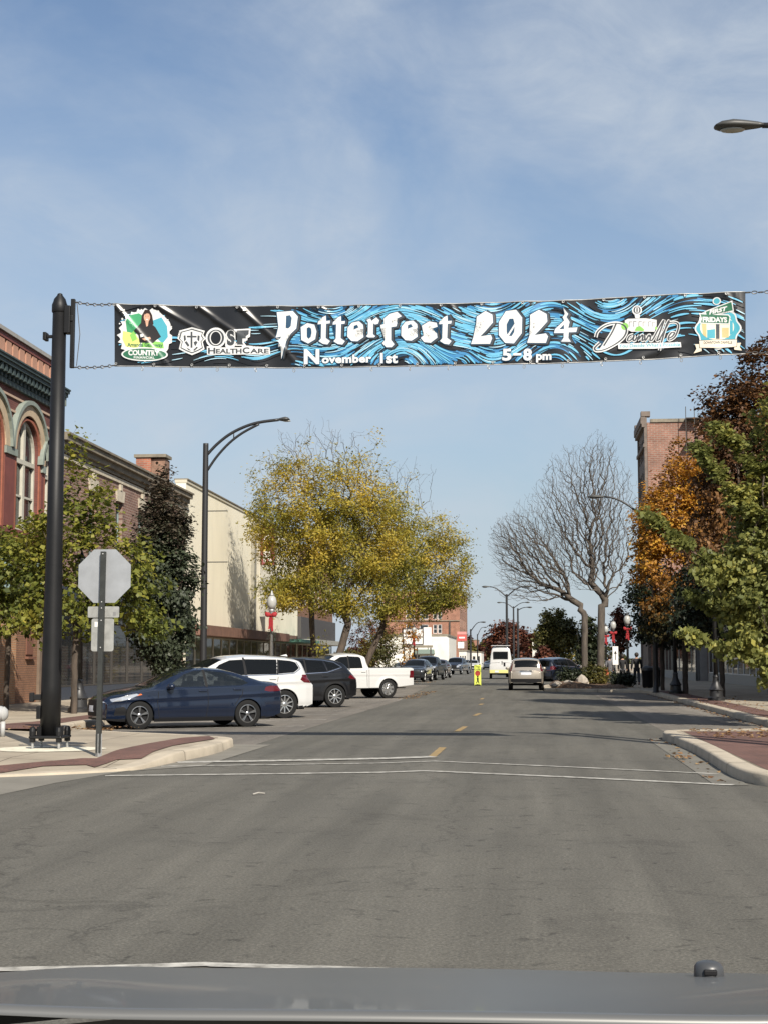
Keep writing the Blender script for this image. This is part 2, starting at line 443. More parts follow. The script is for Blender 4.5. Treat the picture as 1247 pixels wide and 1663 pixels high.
def path_offset(pts, d):
    out_ = []
    for i, p in enumerate(pts):
        a = Vector(pts[max(i - 1, 0)]); c = Vector(pts[min(i + 1, len(pts) - 1)])
        t = (c - a).normalized(); n = Vector((-t.y, t.x))
        out_.append((p[0] + n.x * d, p[1] + n.y * d))
    return out_
def refine(pts, n=3):
    """Catmull-Rom rounding of an outline"""
    P = [Vector(p) for p in pts]; o = []
    for i in range(len(P) - 1):
        a = P[max(i - 1, 0)]; b = P[i]; c = P[i + 1]; d = P[min(i + 2, len(P) - 1)]
        for k in range(n):
            t = k / n
            q = .5 * ((2 * b) + (c - a) * t + (2 * a - 5 * b + 4 * c - d) * t * t + (3 * b - a - 3 * c + d) * t ** 3)
            o.append((q.x, q.y))
    o.append(tuple(P[-1])); return o
def kerb(edge, side, name='kerb', wd=.28, h=.155, m=None, hf=None):
    """edge = outer foot line; side +1 puts the body on the left of the walking direction"""
    prof = [(0, 0), (.012, h - .03), (.035, h - .006), (.07, h), (wd, h), (wd, 0)]
    mb = MB(); vs = []
    offs = [path_offset(edge, side * d) for d, _ in prof]
    n = len(prof)
    for i in range(len(edge)):
        for k in range(n): vs.append((*offs[k][i], prof[k][1] * ((hf(edge[i]) + .006) / h if hf else 1)))
    fs = []
    for i in range(len(edge) - 1):
        for k in range(n - 1):
            q = (i * n + k, i * n + k + 1, (i + 1) * n + k + 1, (i + 1) * n + k)
            fs.append(q if side > 0 else q[::-1])
    mb.add(vs, fs)
    return struct(smooth_by_angle(mb.build(name, m or M_concw), 50))

# left corner bulb and pavement
LE = [(-70, 18.6), (-20, 18.6), (-9.5, 18.8), (-7.6, 19.08), (-6.9, 19.4), (-5.95, 20.2), (-5.52, 21.0), (-5.38, 22.4), (-5.22, 24.3), (-5.3, 26), (-5.5, 27.0), (-6.8, 28.1), (-8.65, 29.3), (-9.75, 30.6), (-10.15, 32.2), (-10.2, 36)]
LE = LE[:2] + refine(LE[2:], 4)
LE += [(-10.2 + bend(y), y) for y in (45, 58, 75, 95)] + [(-8.2 + bend(y), y) for y in (98, 120, 160, 220, 300, 420, 600)]
# the corner is a kerb ramp: the pavement dips toward the street there
RAMP = [Vector(p) for p in LE if 18 < p[1] < 32]
def edge_h(p):
    return .035 + .115 * max(0, min(1, (p[1] - 20.6) / 1.9)) if p[0] > -9 else .035 + .115 * max(0, min(1, (-9 - p[0]) / 3))
def side_z(x, y):
    best = (1e9, .15)
    for a_, b_ in zip(RAMP, RAMP[1:]):
        ab = b_ - a_; t = max(0, min(1, ((x - a_.x) * ab.x + (y - a_.y) * ab.y) / (ab.length_squared + 1e-9))); q = a_ + ab * t
        d = math.hypot(q.x - x, q.y - y)
        if d < best[0]: best = (d, edge_h(q))
    d, h = best; return h + (.15 - h) * min(1, max(0, d - .2) / 1.5)
def sgnd(px, py):
    z = .1
    for _ in range(8): p = gnd(px, py, z); z = side_z(p.x, p.y)
    return Vector((p.x, p.y, z))
def draped(name, poly, m, lift=0., cut=.3, skirt=False):
    bm = bmesh.new(); bm.faces.new([bm.verts.new((p[0], p[1], 0)) for p in poly]); bmesh.ops.triangulate(bm, faces=bm.faces[:])
    for ax in (0, 1):
        v = [q.co[ax] for q in bm.verts]; q = math.ceil(min(v) / cut) * cut
        while q < max(v):
            bmesh.ops.bisect_plane(bm, geom=bm.verts[:] + bm.edges[:] + bm.faces[:], plane_co=(q, q, 0), plane_no=(1, 0, 0) if ax == 0 else (0, 1, 0), dist=1e-5); q += cut
    for v in bm.verts: v.co.z = side_z(v.co.x, v.co.y) + lift
    bmesh.ops.recalc_face_normals(bm, faces=bm.faces)
    for f in bm.faces:
        if f.normal.z < 0: f.normal_flip()
    me = bpy.data.meshes.new(name); bm.to_mesh(me); bm.free(); me.materials.append(m); o = bpy.data.objects.new(name, me); COL.objects.link(o); return struct(o)
LEo = path_offset(LE, .10)
draped('sidewalk', [p for p in LEo if p[1] < 35.9 and p[0] > -19] + [(-10.3, 36), (-18.9, 36)], M_conc)
lw = MB(); lw.prism([p for p in LEo if p[1] > 36.5] + [(-60, 600), (-60, 36.001), (-10.1, 36.001)], 0, .15)
struct(lw.build('sidewalk', M_conc))
lw = MB(); lw.prism([(-70, 18.72), (-18.9, 18.72), (-18.9, 36), (-60, 36)], 0, .149); struct(lw.build('sidewalk', M_conc))
def kerb_joints(edge, side, step=2.4, hf=None):
    acc = 0.; mb = MB()
    for a, b in zip(edge, edge[1:]):
        l = math.hypot(b[0] - a[0], b[1] - a[1]); q = step - acc
        while q < l:
            t = q / l; x, y = a[0] + (b[0] - a[0]) * t, a[1] + (b[1] - a[1]) * t
            if abs(x) < 14 and y < 90:
                d = Vector((b[0] - a[0], b[1] - a[1])).normalized(); n = Vector((-d.y, d.x)) * side; h = (hf((x, y)) + .006) if hf else .155
                vs = []
                for (o, z) in ((-.003, 0), (-.003 + .012, h - .028), (.034, h - .003), (.07, h + .003), (.28, h + .003)):
                    for e in (-.009, .009): vs.append((x + n.x * o + d.x * e, y + n.y * o + d.y * e, z))
                mb.add(vs, [(2 * i, 2 * i + 1, 2 * i + 3, 2 * i + 2) for i in range(4)])
            q += step
        acc = (acc + l) % step
    struct(mb.build('kerb_joint', mat('joint_dirt', (.07, .06, .05), .95)))
kerb_joints(LE, 1, hf=lambda p: edge_h(p) if p[0] > -12 and p[1] < 32 else .15)
kerb(LE, +1, hf=lambda p: edge_h(p) if p[0] > -12 and p[1] < 32 else .15)
# right corner bulb and pavement
RE = [(70, 17.6), (14, 17.6), (6.0, 17.7), (4.2, 17.9), (3.1, 18.5), (2.72, 19.6), (2.68, 21.5), (2.72, 23.5), (2.72, 26), (2.62, 28.5), (2.6, 30.0), (2.9, 30.7), (4.2, 31.2), (5.3, 32.2), (5.5, 34), (5.5, 37)]
RE = RE[:2] + refine(RE[2:], 4)
RE += [(5.5, 50), (5.5, 60), (5.5, 71), (5.2, 72.3), (3.6, 73.4), (1.6, 74.2), (.75, 75.6), (.7, 78), (.6, 84), (.9, 87.5), (2.5, 89.5), (4.2, 91)]
RE += [(5.5 + bend(y), y) for y in (95, 120, 160, 220, 300, 420, 600)]
rw = MB(); rw.prism(path_offset(RE, -.05) + [(60, 600), (70, 17.7)], 0, .15)
struct(rw.build('sidewalk', M_conc))
kerb(RE, -1)
kerb_joints(RE, -1)
# gutter apron of the cross street on the left
def gpoly(pts, z): return [tuple(gnd(*p, z))[:2] for p in pts]
ap = MB(); ap.sheet(gpoly([(-200, 1262), (0, 1260), (150, 1250), (230, 1243), (285, 1240), (178, 1257), (90, 1272), (0, 1291), (-200, 1330)], .004), .004)
struct(ap.build('gutter_apron', M_apron))
ap = MB(); ap.sheet([(2.70, 19.0), (2.70, 30), (2.3, 30), (2.28, 19)], .006); struct(ap.build('gutter_apron', mat('worn_gutter', (.148, .138, .115), .9, var=.2, vscale=1.1, bump=.3, bscale=60, detail=9)))
ap = MB(); ap.sheet([(-5.5, 20.7), (-5.5, 27.2), (-4.75, 27.2), (-4.8, 21.6)], .0065); struct(ap.build('gutter_apron', M_apron))
# brick bands in the pavement
draped('brick_paving', [tuple(sgnd(*p))[:2] for p in [(-60, 1253.5), (0, 1251), (79, 1243), (135, 1239), (157, 1232), (176, 1225), (196, 1218), (239, 1209), (295, 1199.5), (340, 1196.5), (350, 1201), (281, 1212), (230, 1232), (190, 1242), (154, 1247.5), (140, 1246), (70, 1250), (0, 1256), (-60, 1260)]], M_brickp, .012)
bb = MB(); bb.sheet([(-12.2, 29.6), (-9.6, 29.9), (-10.45, 31.2), (-10.5, 33), (-10.5, 62), (-11.3, 62), (-11.35, 33.2), (-11.9, 31.0), (-30, 31), (-30, 29.6)], .154)
struct(bb.build('brick_paving', M_brickp))
bb = MB(); bb.sheet([(3.02, 18.9), (3.02, 30), (4.9, 30.2), (4.9, 19.5), (6, 18.4), (3.6, 18.3)], .154)
struct(bb.build('brick_paving', M_brickp))
bb = MB(); bb.sheet([(5.8, 34), (5.8, 70), (6.6, 70), (6.6, 34)], .154); struct(bb.build('brick_paving', M_brickp))
# round pad round the banner pole and mulch bed on the right bulb
PB = gnd(82, 1216, .15)
mb = MB(); mb.sheet([(PB.x + .05 + .85 * math.cos(a) * (1 + .06 * math.sin(5 * a)), PB.y - .2 + .75 * math.sin(a) * (1 + .08 * math.sin(3 * a + 1))) for a in [2 * PI * i / 40 for i in range(40)]], .158)
struct(mb.build('pole_pad', mat('lime_crust', (.62, .58, .46), .95, var=.25, vscale=6)))
bedp = []
random.seed(5)
mb = MB(); n_ = 26
for j in range(n_ + 1):
    for i in range(13):
        y = 75.2 + (89.5 - 75.2) * j / n_; xr = 4.9; xl = 1.1 + (.8 if j < 2 else 0)
        x = xl + (xr - xl) * i / 12
        e = min(i, 12 - i, j, n_ - j); z = .16 + (.0 if e == 0 else .12 + random.uniform(0, .12) * min(e, 3) / 3 + .10 * math.sin(i * .6))
        bedp.append((x, y, z))
mb.add(bedp, [(j * 13 + i, j * 13 + i + 1, (j + 1) * 13 + i + 1, (j + 1) * 13 + i) for j in range(n_) for i in range(12)])
struct(mb.build('mulch_bed', M_mulch))
# ------------------------------------------------------------------ buildings
class Face:
    """a facade: u runs along the wall (to the right when seen from outside), z up, n outward"""
    def __init__(s, origin, udir, yoff=0):
        s.o = Vector(origin); s.u = Vector(udir).normalized(); s.n = Vector((s.u.y, -s.u.x, 0))
    def p(s, u, z, d=0.): return s.o + s.u * u + s.n * d + Vector((0, 0, z))
    def box(s, mb, u0, u1, z0, z1, d0, d1):
        vs = [s.p(u, z, d) for z in (z0, z1) for (u, d) in ((u0, d0), (u0, d1), (u1, d1), (u1, d0))]
        # outward normals
        return mb.add(vs, [(0, 1, 2, 3)[::-1] if False else (3, 2, 1, 0), (4, 5, 6, 7), (1, 5, 4, 0)[::-1], (1, 2, 6, 5), (2, 3, 7, 6), (3, 0, 4, 7)])
    def wall(s, mb, u0, u1, z0, z1, holes, depth=.22, d=0.):
        us = sorted({u0, u1, *[h[0] for h in holes], *[h[1] for h in holes]}); zs = sorted({z0, z1, *[h[2] for h in holes], *[h[3] for h in holes]})
        us = [a for a in us if u0 <= a <= u1]; zs = [a for a in zs if z0 <= a <= z1]
        for a, b in zip(us, us[1:]):
            for c, e in zip(zs, zs[1:]):
                mu, mz = (a + b) / 2, (c + e) / 2
                if any(h[0] < mu < h[1] and h[2] < mz < h[3] for h in holes): continue
                mb.add([s.p(a, c, d), s.p(b, c, d), s.p(b, e, d), s.p(a, e, d)], [(0, 1, 2, 3)])
        for h in holes:
            a, b, c, e = h[:4]
            for q in ([(a, c), (a, e)], [(b, e), (b, c)], [(a, e), (b, e)], [(b, c), (a, c)]):
                (p0, p1) = q
                mb.add([s.p(*p0, d), s.p(*p0, d - depth), s.p(*p1, d - depth), s.p(*p1, d)], [(3, 2, 1, 0)])
        return mb
    def poly(s, mb, pts, d):
        return mb.add([s.p(u, z, d) for u, z in pts], [tuple(range(len(pts)))])
    def solid(s, mb, pts, d0, d1):
        n = len(pts)
        vs = [s.p(u, z, d0) for u, z in pts] + [s.p(u, z, d1) for u, z in pts]
        return mb.add(vs, [tuple(range(n - 1, -1, -1)), tuple(range(n, 2 * n))] + [(i, (i + 1) % n, n + (i + 1) % n, n + i) for i in range(n)])

G_dark = glass_mat('window_glass', (.03, .035, .04), .25)
G_shop = glass_mat('shop_glass', (.035, .04, .045), .45)
M_room = mat('dark_interior', (.035, .033, .03), .9)
M_curt = mat('pale_curtain', (.42, .40, .34), .9, var=.2, vscale=5)
M_frame = mat('pale_window_frame', (.45, .43, .36), .6, var=.1, vscale=4)
M_dframe = mat('dark_frame', (.05, .045, .04), .5)
M_roof = mat('tar_roof', (.06, .058, .055), .95, var=.2)
M_lime = mat('limestone', (.46, .41, .32), .85, var=.18, vscale=2.5, bump=.2)
PARTNO = [0]
def window(F, par, u0, u1, z0, z1, fm, gm=None, depth=.2, nx=1, nz=2, sill=None, back=True, fw=.07, shade=None):
    """window part > glass pane; frame bars in the opening"""
    mb = MB(); d = -depth
    F.box(mb, u0, u0 + fw, z0, z1, d, d + .06); F.box(mb, u1 - fw, u1, z0, z1, d, d + .06)
    F.box(mb, u0 + fw, u1 - fw, z1 - fw, z1, d, d + .06); F.box(mb, u0 + fw, u1 - fw, z0, z0 + fw, d, d + .06)
    for i in range(1, nx):
        u = u0 + (u1 - u0) * i / nx; F.box(mb, u - fw * .4, u + fw * .4, z0 + fw, z1 - fw, d + .005, d + .05)
    for j in range(1, nz):
        z = z0 + (z1 - z0) * j / nz; F.box(mb, u0 + fw, u1 - fw, z - fw * .4, z + fw * .4, d + .003, d + .053)
    if sill is not None: F.box(mb, u0 - .06, u1 + .06, z0 - .1, z0 - .002, -.1, .07)
    wo = mb.build('window', fm, par)
    g = MB(); F.poly(g, [(u0 + fw, z0 + fw), (u1 - fw, z0 + fw), (u1 - fw, z1 - fw), (u0 + fw, z1 - fw)], d + .02)
    g.build('pane', gm or G_dark, wo)
    if shade:
        g = MB(); F.poly(g, [(u0 + fw, z1 - (z1 - z0) * shade), (u1 - fw, z1 - (z1 - z0) * shade), (u1 - fw, z1 - fw), (u0 + fw, z1 - fw)], d - .05)
        g.build('blind', M_curt, wo)
    if back:
        g = MB(); F.poly(g, [(u0, z0), (u1, z0), (u1, z1), (u0, z1)], d - .5)
        g.build('room', M_room, wo)
    return wo
def shopfront(F, par, u0, u1, z0, z1, n, bm, fm, kick=.5, trans=.6, curtain=None, rnd=None, wallback=True):
    """shop window row: kick plate, mullions, transom, panes, things behind the glass"""
    rnd = rnd or random.Random(3)
    mb = MB(); F.box(mb, u0, u1, z0, z0 + kick, -.12, .02); mb.build('bulkhead', bm, par)
    w_ = (u1 - u0) / n
    for i in range(n):
        a, b = u0 + i * w_, u0 + (i + 1) * w_
        window(F, par, a + .03, b - .03, z0 + kick + .01, z1, fm, G_shop, .08, 1, 1, back=False, fw=.06)
        if curtain and rnd.random() < curtain:
            c = MB(); m_ = 14; vs = []
            for k in range(m_ + 1):
                u = a + .1 + (w_ - .2) * k / m_; vs += [F.p(u, z0 + kick, -.45 - .05 * (k % 2)), F.p(u, z1 - .1 - rnd.random() * .05, -.45 - .05 * (k % 2))]
            c.add(vs, [(2 * k, 2 * k + 2, 2 * k + 3, 2 * k + 1) for k in range(m_)]); c.build('curtain', M_curt, par)
    if wallback:
        g = MB(); F.poly(g, [(u0, z0), (u1, z0), (u1, z1), (u0, z1)], -2.5); F.poly(g, [(u0, z0 + .02), (u1, z0 + .02), (u1, z0 + .02), (u0, z0 + .02)], -.1)
        g.build('shop_interior', M_room, par)

LEFTX = -16.5
def left_face(y0): return Face((LEFTX, y0, 0), (0, 1, 0))   # seen from the street: u runs away from the camera, n = +X
# -------- red corner building with arched windows
Y0, Y1 = 36.0, 50.2; W = Y1 - Y0
B = thing('brick_building', 'dark red corner building with arched upper windows and a panelled parapet', 'building', (0, 0, 0))
F = left_face(Y0)
M_red = brick_mat('painted_red_brick', (.145, .048, .038), (.125, .042, .034), (.12, .05, .042), .22, .075, 'YZ')
M_salmon = mat('salmon_panel', (.40, .215, .145), .8, var=.12, vscale=3)
M_maroon = mat('maroon_paint', (.15, .045, .036), .7, var=.15, vscale=3)
M_teal = mat('dark_teal_paint', (.035, .055, .055), .65, var=.25, vscale=4)
M_stone2 = mat('tan_arch_stone', (.40, .31, .21), .85, var=.12, vscale=4)
M_greeng = mat('grey_green_paint', (.20, .23, .20), .7, var=.15)
M_orange = mat('rust_orange_paint', (.26, .085, .05), .7, var=.15, vscale=4)
arch = []   # (u centre, half width, sill z, spring z)
for yc, hw in ((37.7, .55), (40.3, 1.05), (43.7, 1.05), (47.15, 1.12), (49.3, .42)):
    arch.append((yc - Y0, hw, 5.75, 8.35 if hw > .7 else 8.15))
wl = MB(); holes = [(u - hw, u + hw, z0, zs + hw) for u, hw, z0, zs in arch]
F.wall(wl, 0, W, 5.55, 10.3, holes, .3)
for u, hw, z0, zs in arch:   # spandrels of the arched heads
    N = 14
    for sgn in (-1, 1):
        pts = [(u + sgn * hw, zs)] + [(u + sgn * hw * math.cos(a), zs + hw * math.sin(a)) for a in [PI / 2 * i / N for i in range(1, N)]] + [(u, zs + hw)] + [(u + sgn * hw, zs + hw)]
        if sgn > 0: pts = pts[::-1]
        F.poly(wl, pts[::-1] if sgn < 0 else pts[::-1], 0)
        arcp = [(u + sgn * hw * math.cos(PI / 2 * i / N), zs + hw * math.sin(PI / 2 * i / N)) for i in range(N + 1)]
        for a, b in zip(arcp, arcp[1:]): wl.add([F.p(*a, 0), F.p(*a, -.3), F.p(*b, -.3), F.p(*b, 0)], [(0, 1, 2, 3)])
# other walls and roof
wl.box(LEFTX - 22, LEFTX - .6, Y0, Y1, 0, 11.0)
F.box(wl, 0, W, 10.3, 11.0, -.6, -.001)
F.box(wl, 0, .3, 0, 5.55, -.6, -.001); F.box(wl, W - .3, W, 0, 5.55, -.6, -.001)
F.box(wl, 0, .25, 5.55, 10.3, -.6, -.32); F.box(wl, W - .25, W, 5.55, 10.3, -.6, -.32)
wl.build('wall', M_red, B)
M_tape = mat('cream_pointing', (.42, .30, .22), .8)
for z in (9.52, 9.98):
    mb = MB(); F.box(mb, 0, W, z, z + .07, -.01, .05); mb.build('string_course', M_tape, B)
for u, hw, z0, zs in arch:
    N = 18; A = [PI * i / N for i in range(N + 1)]
    def ring(r0, r1, d0, d1, m, nm, legs=0.):
        mb = MB()
        ptsI = [(u + r0 * math.cos(a), zs + r0 * math.sin(a)) for a in A]; ptsO = [(u + r1 * math.cos(a), zs + r1 * math.sin(a)) for a in A]
        if legs:
            ptsI = [(u + r0, zs - legs)] + ptsI + [(u - r0, zs - legs)]; ptsO = [(u + r1, zs - legs)] + ptsO + [(u - r1, zs - legs)]
        for i in range(len(ptsI) - 1):
            q = [ptsI[i], ptsO[i], ptsO[i + 1], ptsI[i + 1]]; F.solid(mb, q, d0, d1)
        return mb.build(nm, m, B)
    ring(hw + .16, hw + .52, -.01, .10, M_stone2, 'arch_band')
    ring(hw + .52, hw + .66, -.01, .19, M_greeng, 'hood_mould')
    ring(hw + .005, hw + .16, -.02, .05, M_orange, 'arch_surround', zs - z0)
    # sash: frame, mullion, transom, panes
    f = MB(); fr = .11
    pI = [(u + (hw - fr) * math.cos(a), zs + (hw - fr) * math.sin(a)) for a in A]; pO = [(u + (hw - .005) * math.cos(a), zs + (hw - .005) * math.sin(a)) for a in A]
    for i in range(N): F.solid(f, [pI[i], pO[i], pO[i + 1], pI[i + 1]], -.24, -.12)
    F.box(f, u - hw + .005, u - hw + fr, z0, zs, -.24, -.12); F.box(f, u + hw - fr, u + hw - .005, z0, zs, -.24, -.12)
    F.box(f, u - hw + fr, u + hw - fr, z0, z0 + .12, -.24, -.12); F.box(f, u - hw + fr, u + hw - fr, zs - .35, zs - .20, -.235, -.09)
    nm_ = (1,) if hw > .7 else ()
    if hw > .7: F.box(f, u - .10, u + .10, z0 + .12, zs + hw - fr - .01, -.23, -.1)
    else: F.box(f, u - .05, u + .05, z0 + .12, zs + hw - fr - .01, -.23, -.11)
    F.box(f, u - hw + fr, u + hw - fr, z0 + 1.15, z0 + 1.22, -.23, -.13)
    wo = f.build('window', M_frame, B)
    g = MB(); F.poly(g, [(u - hw + fr, z0 + .1)] + [(u + hw - fr, z0 + .1)] + pI, -.2); g.build('pane', G_dark, wo)
    g = MB(); F.poly(g, [(u - hw, z0), (u + hw, z0), (u + hw, zs + hw), (u - hw, zs + hw)], -.55); g.build('room', M_room, wo)
    mb = MB(); F.box(mb, u - hw - .3, u + hw + .3, z0 - .2, z0 - .003, -.02, .16); mb.build('sill', M_maroon, B)
# flat pilasters between the windows
for a, b in zip(arch, arch[1:]):
    u = (a[0] + a[1] + b[0] - b[1]) / 2; hw_ = (b[0] - b[1] - a[0] - a[1]) / 2 - .18
    if hw_ > .08:
        mb = MB(); F.box(mb, u - hw_, u + hw_, 5.8, min(a[3], b[3]) - .25, -.01, .06); mb.build('pilaster', M_maroon, B)
        mb = MB(); F.box(mb, u - hw_ - .06, u + hw_ + .06, min(a[3], b[3]) - .245, min(a[3], b[3]) - .02, -.01, .13); mb.build('capital', M_greeng, B)
# cornice with brackets, then the panelled parapet
mb = MB(); F.box(mb, 0, W + .12, 10.28, 10.45, -.02, .12); mb.build('cornice_base', M_teal, B)
mb = MB(); F.xs = None
for (z0, z1, d) in ((10.80, 10.92, .36), (10.92, 11.02, .42), (11.02, 11.07, .46)): F.box(mb, -.2, W + .05, z0, z1, -.3, d)
mb.build('cornice', M_teal, B)
me = None
for i in range(int(W / .36)):
    u = .2 + i * .36
    if me is None:
        mb = MB(); f0 = Face((0, 0, 0), (0, 1, 0))
        f0.solid(mb, [(0, 0), (.17, 0), (.17, .34), (0, .34)], 0, .16); f0.solid(mb, [(0.0, .12), (.17, .12), (.17, .335), (0, .335)], .16, .31)
        o = mb.build('bracket', M_teal, B); me = o.data; o.location = F.p(u, 10.455, 0)
    else: link_mesh(me, 'bracket', B, F.p(u, 10.455, 0))
mb = MB(); F.box(mb, 0, W, 11.07, 11.17, -.35, .10); F.box(mb, 0, W, 11.17, 11.88, -.35, .02); F.box(mb, 0, W, 11.72, 11.9, -.36, .09); mb.build('parapet', M_maroon, B)
mb = MB(); F.box(mb, -.05, W + .05, 11.9, 12.03, -.42, .16); mb.build('coping', mat('grey_coping', (.28, .27, .25), .8, var=.15), B)
me = None
for i in range(int(W / .62)):
    u = .1 + i * .62
    if me is None:
        mb = MB(); f0.box(mb, 0, .46, 0, .5, 0, .05); o = mb.build('panel', M_salmon, B, bevel=.012); me = o.data; o.location = F.p(u, 11.2, .02)
    else: link_mesh(me, 'panel', B, F.p(u, 11.2, .02))
mb = MB(); F.box(mb, W - .10, W + .052, 10.5, 10.797, .125, .30); mb.build('end_bracket', M_greeng, B)
# pale teal boarded band and the ground floor
M_pteal = mat('pale_teal_board', (.27, .36, .34), .75, var=.12, vscale=2)
mb = MB(); F.box(mb, 0, W, 5.36, 5.56, -.05, .18); mb.build('belt_course', M_maroon, B)
for i in range(9):
    z = 3.66 + i * .187; mb = MB()
    vs = [F.p(0, z, -.02), F.p(W, z, -.02), F.p(W, z, .05), F.p(0, z, .05), F.p(0, z + .185, -.02), F.p(W, z + .185, -.02), F.p(W, z + .185, .015), F.p(0, z + .185, .015)]
    mb.add(vs, [(0, 1, 2, 3), (7, 6, 5, 4), (3, 2, 6, 7), (0, 3, 7, 4), (2, 1, 5, 6)]); mb.build('siding_board', M_pteal, B)
M_obrick = brick_mat('orange_brick', (.42, .21, .10), (.36, .17, .085), (.36, .27, .18), .21, .075, 'YZ')
M_brbrick = brick_mat('brown_brick', (.26, .13, .07), (.23, .115, .065), (.16, .09, .06), .21, .075, 'YZ')
mb = MB(); F.box(mb, .3, 10.6, .0, 3.62, -.4, -.02); mb.build('brick_pier', M_obrick, B)
mb = MB(); F.box(mb, 10.6, 12.9, .0, 3.62, -.5, -.10)
mb.build('brick_panel', M_brbrick, B)
mb = MB(); F.box(mb, 11.75, 12.4, 1.75, 2.75, -.1, -.06); F.box(mb, 11.7, 12.45, 1.6, 1.68, -.1, .02); mb.build('wall_cabinet', mat('rust_box', (.16, .07, .045), .7), B)
mb = MB(); F.box(mb, .3, 12.9, 3.4, 3.64, -.1, .02); mb.build('lintel', M_maroon, B)
mb = MB(); F.box(mb, 12.9, 13.2, 0, 3.64, -.4, 0.0); mb.build('pier', mat('brown_stone', (.15, .11, .08), .85, var=.2), B)
shopfront(F, B, 13.2, W - .3, .15, 3.6, 1, mat('brown_bulkhead', (.12, .09, .065), .7), M_frame, .7)
# -------- purple-brown brick building with stone keystones
Y0, Y1 = 50.25, 69.9; W = Y1 - Y0
B = thing('brick_building', 'two-storey purple brown brick building with stone keystones over narrow windows', 'building', (0, 0, 0))
F = left_face(Y0)
M_pbrick = brick_mat('purple_brown_brick', (.22, .115, .085), (.155, .08, .065), (.27, .20, .16), .30, .11, 'YZ', mort=.02)
wl = MB(); hs = []
wins = [4.35, 8.05, 11.5, 14.95, 18.2]
for u in wins: hs.append((u - .5, u + .5, 4.9, 7.95))
hs.append((.5, W - .5, .15, 3.4))
F.wall(wl, 0, W, 0, 9.0, hs, .3)
wl.box(LEFTX - 22, LEFTX - .7, Y0 + .01, Y1 - .01, 0, 8.9)
F.box(wl, 0, .35, 0, 9.0, -.7, -.302); F.box(wl, W - .35, W, 0, 9.0, -.7, -.302)
wl.build('wall', M_pbrick, B)
M_greyc = mat('weathered_cornice', (.19, .165, .125), .85, var=.3, vscale=2)
mb = MB()
for (z0, z1, d) in ((8.95, 9.1, .10), (9.1, 9.32, .22), (9.32, 9.52, .36), (9.52, 9.6, .44)): F.box(mb, 0, W, z0, z1, -.4, d)
mb.build('cornice', M_greyc, B)
mb = MB(); F.box(mb, 0, W, 8.72, 8.9, -.01, .06); mb.build('stone_band', M_lime, B)
M_bframe = mat('blue_grey_frame', (.22, .28, .28), .6, var=.1)
for u in wins:
    window(F, B, u - .5, u + .5, 4.9, 7.95, M_bframe, G_dark, .22, 1, 3, shade=.35 if u != wins[1] else .6)
    mb = MB(); F.solid(mb, [(u - .5, 7.96), (u + .5, 7.96), (u + .62, 8.42), (u - .62, 8.42)], -.01, .07); mb.build('lintel', M_lime, B)
    mb = MB(); F.solid(mb, [(u - .11, 8.42), (u + .11, 8.42), (u + .15, 8.66), (u - .15, 8.66)], -.01, .1); mb.build('keystone', M_lime, B)
    mb = MB(); F.box(mb, u - .6, u + .6, 4.75, 4.897, -.01, .1); mb.build('sill', M_lime, B)
mb = MB(); F.box(mb, 0, W, 3.45, 4.2, -.02, .10); mb.build('fascia', mat('dark_blue_fascia', (.03, .04, .06), .5), B)
shopfront(F, B, .5, W - .5, .15, 3.4, 8, mat('blue_bulkhead', (.04, .05, .07), .6), M_dframe, .45)
# chimney on its roof: two-tone, red brick box, browner right part, corbelled cap
c = at(242, 775, 66.); mb = MB(); x, y = c.x, 66.
mb.box(x - .62, x + .08, y, y + 1.0, 8.9, 10.85); mb.build('chimney', brick_mat('red_brick', (.36, .13, .075), (.27, .095, .06), (.3, .22, .17), .26, .09, 'ALL'), B)
mb = MB(); mb.box(x + .085, x + .72, y + .1, y + 1.0, 8.9, 10.8); mb.build('chimney_right_part', mat('brown_render', (.22, .13, .09), .9, var=.4, vscale=3), B)
mb = MB(); mb.box(x - .7, x + .8, y - .08, y + 1.08, 10.86, 11.0); mb.build('chimney_cap', M_greyc, B)
# -------- cream rendered building with a vertical blade sign
Y0, Y1 = 69.95, 105.; W = Y1 - Y0
B = thing('shop_building', 'long cream rendered blank building with a dark red vertical sign', 'building', (0, 0, 0))
F = left_face(Y0)
M_cream = mat('cream_render', (.76, .705, .56), .85, var=.07, vscale=.7, bump=.12, bscale=30, detail=9, stretch=(1, .8, .3))
wl = MB(); F.box(wl, 0, W, 3.3, 10.15, -.5, 0)
wl.box(LEFTX - 24, LEFTX - .502, Y0 + .01, Y1 - .01, 0, 10.0); F.box(wl, 0, .4, 0, 3.3, -.5, 0); F.box(wl, W - .4, W, 0, 3.3, -.5, 0)
wl.build('wall', M_cream, B)
mb = MB(); F.box(mb, -.02, W + .02, 10.15, 10.3, -.55, .05); mb.build('coping', mat('pale_coping', (.5, .46, .36), .7), B)
mb = MB(); F.box(mb, -.02, W + .02, 10.3, 10.36, -.6, .09); mb.build('roof_flashing', M_greyc, B)
mb = MB(); F.box(mb, 17.0, 17.7, 3.3, 9.0, -.01, .22); mb.build('pilaster', mat('grey_pilaster', (.26, .245, .2), .85, var=.2), B)
M_brfas = mat('brown_awning', (.16, .085, .06), .75, var=.2, vscale=2)
mb = MB(); F.solid(mb, [(0, 2.78), (W - 9, 2.78), (W - 9, 3.28), (0, 3.28)], -.1, .9); mb.build('awning', M_brfas, B)
mb = MB(); F.solid(mb, [(W - 8.8, 2.75), (W, 2.75), (W, 2.95), (W - 8.8, 2.95)], -.1, 1.6); mb.build('green_awning', mat('green_awning', (.10, .24, .19), .7), B)
mb = MB(); F.box(mb, W - 9, W, 2.96, 3.3, -.1, .0); mb.build('fascia', M_brfas, B)
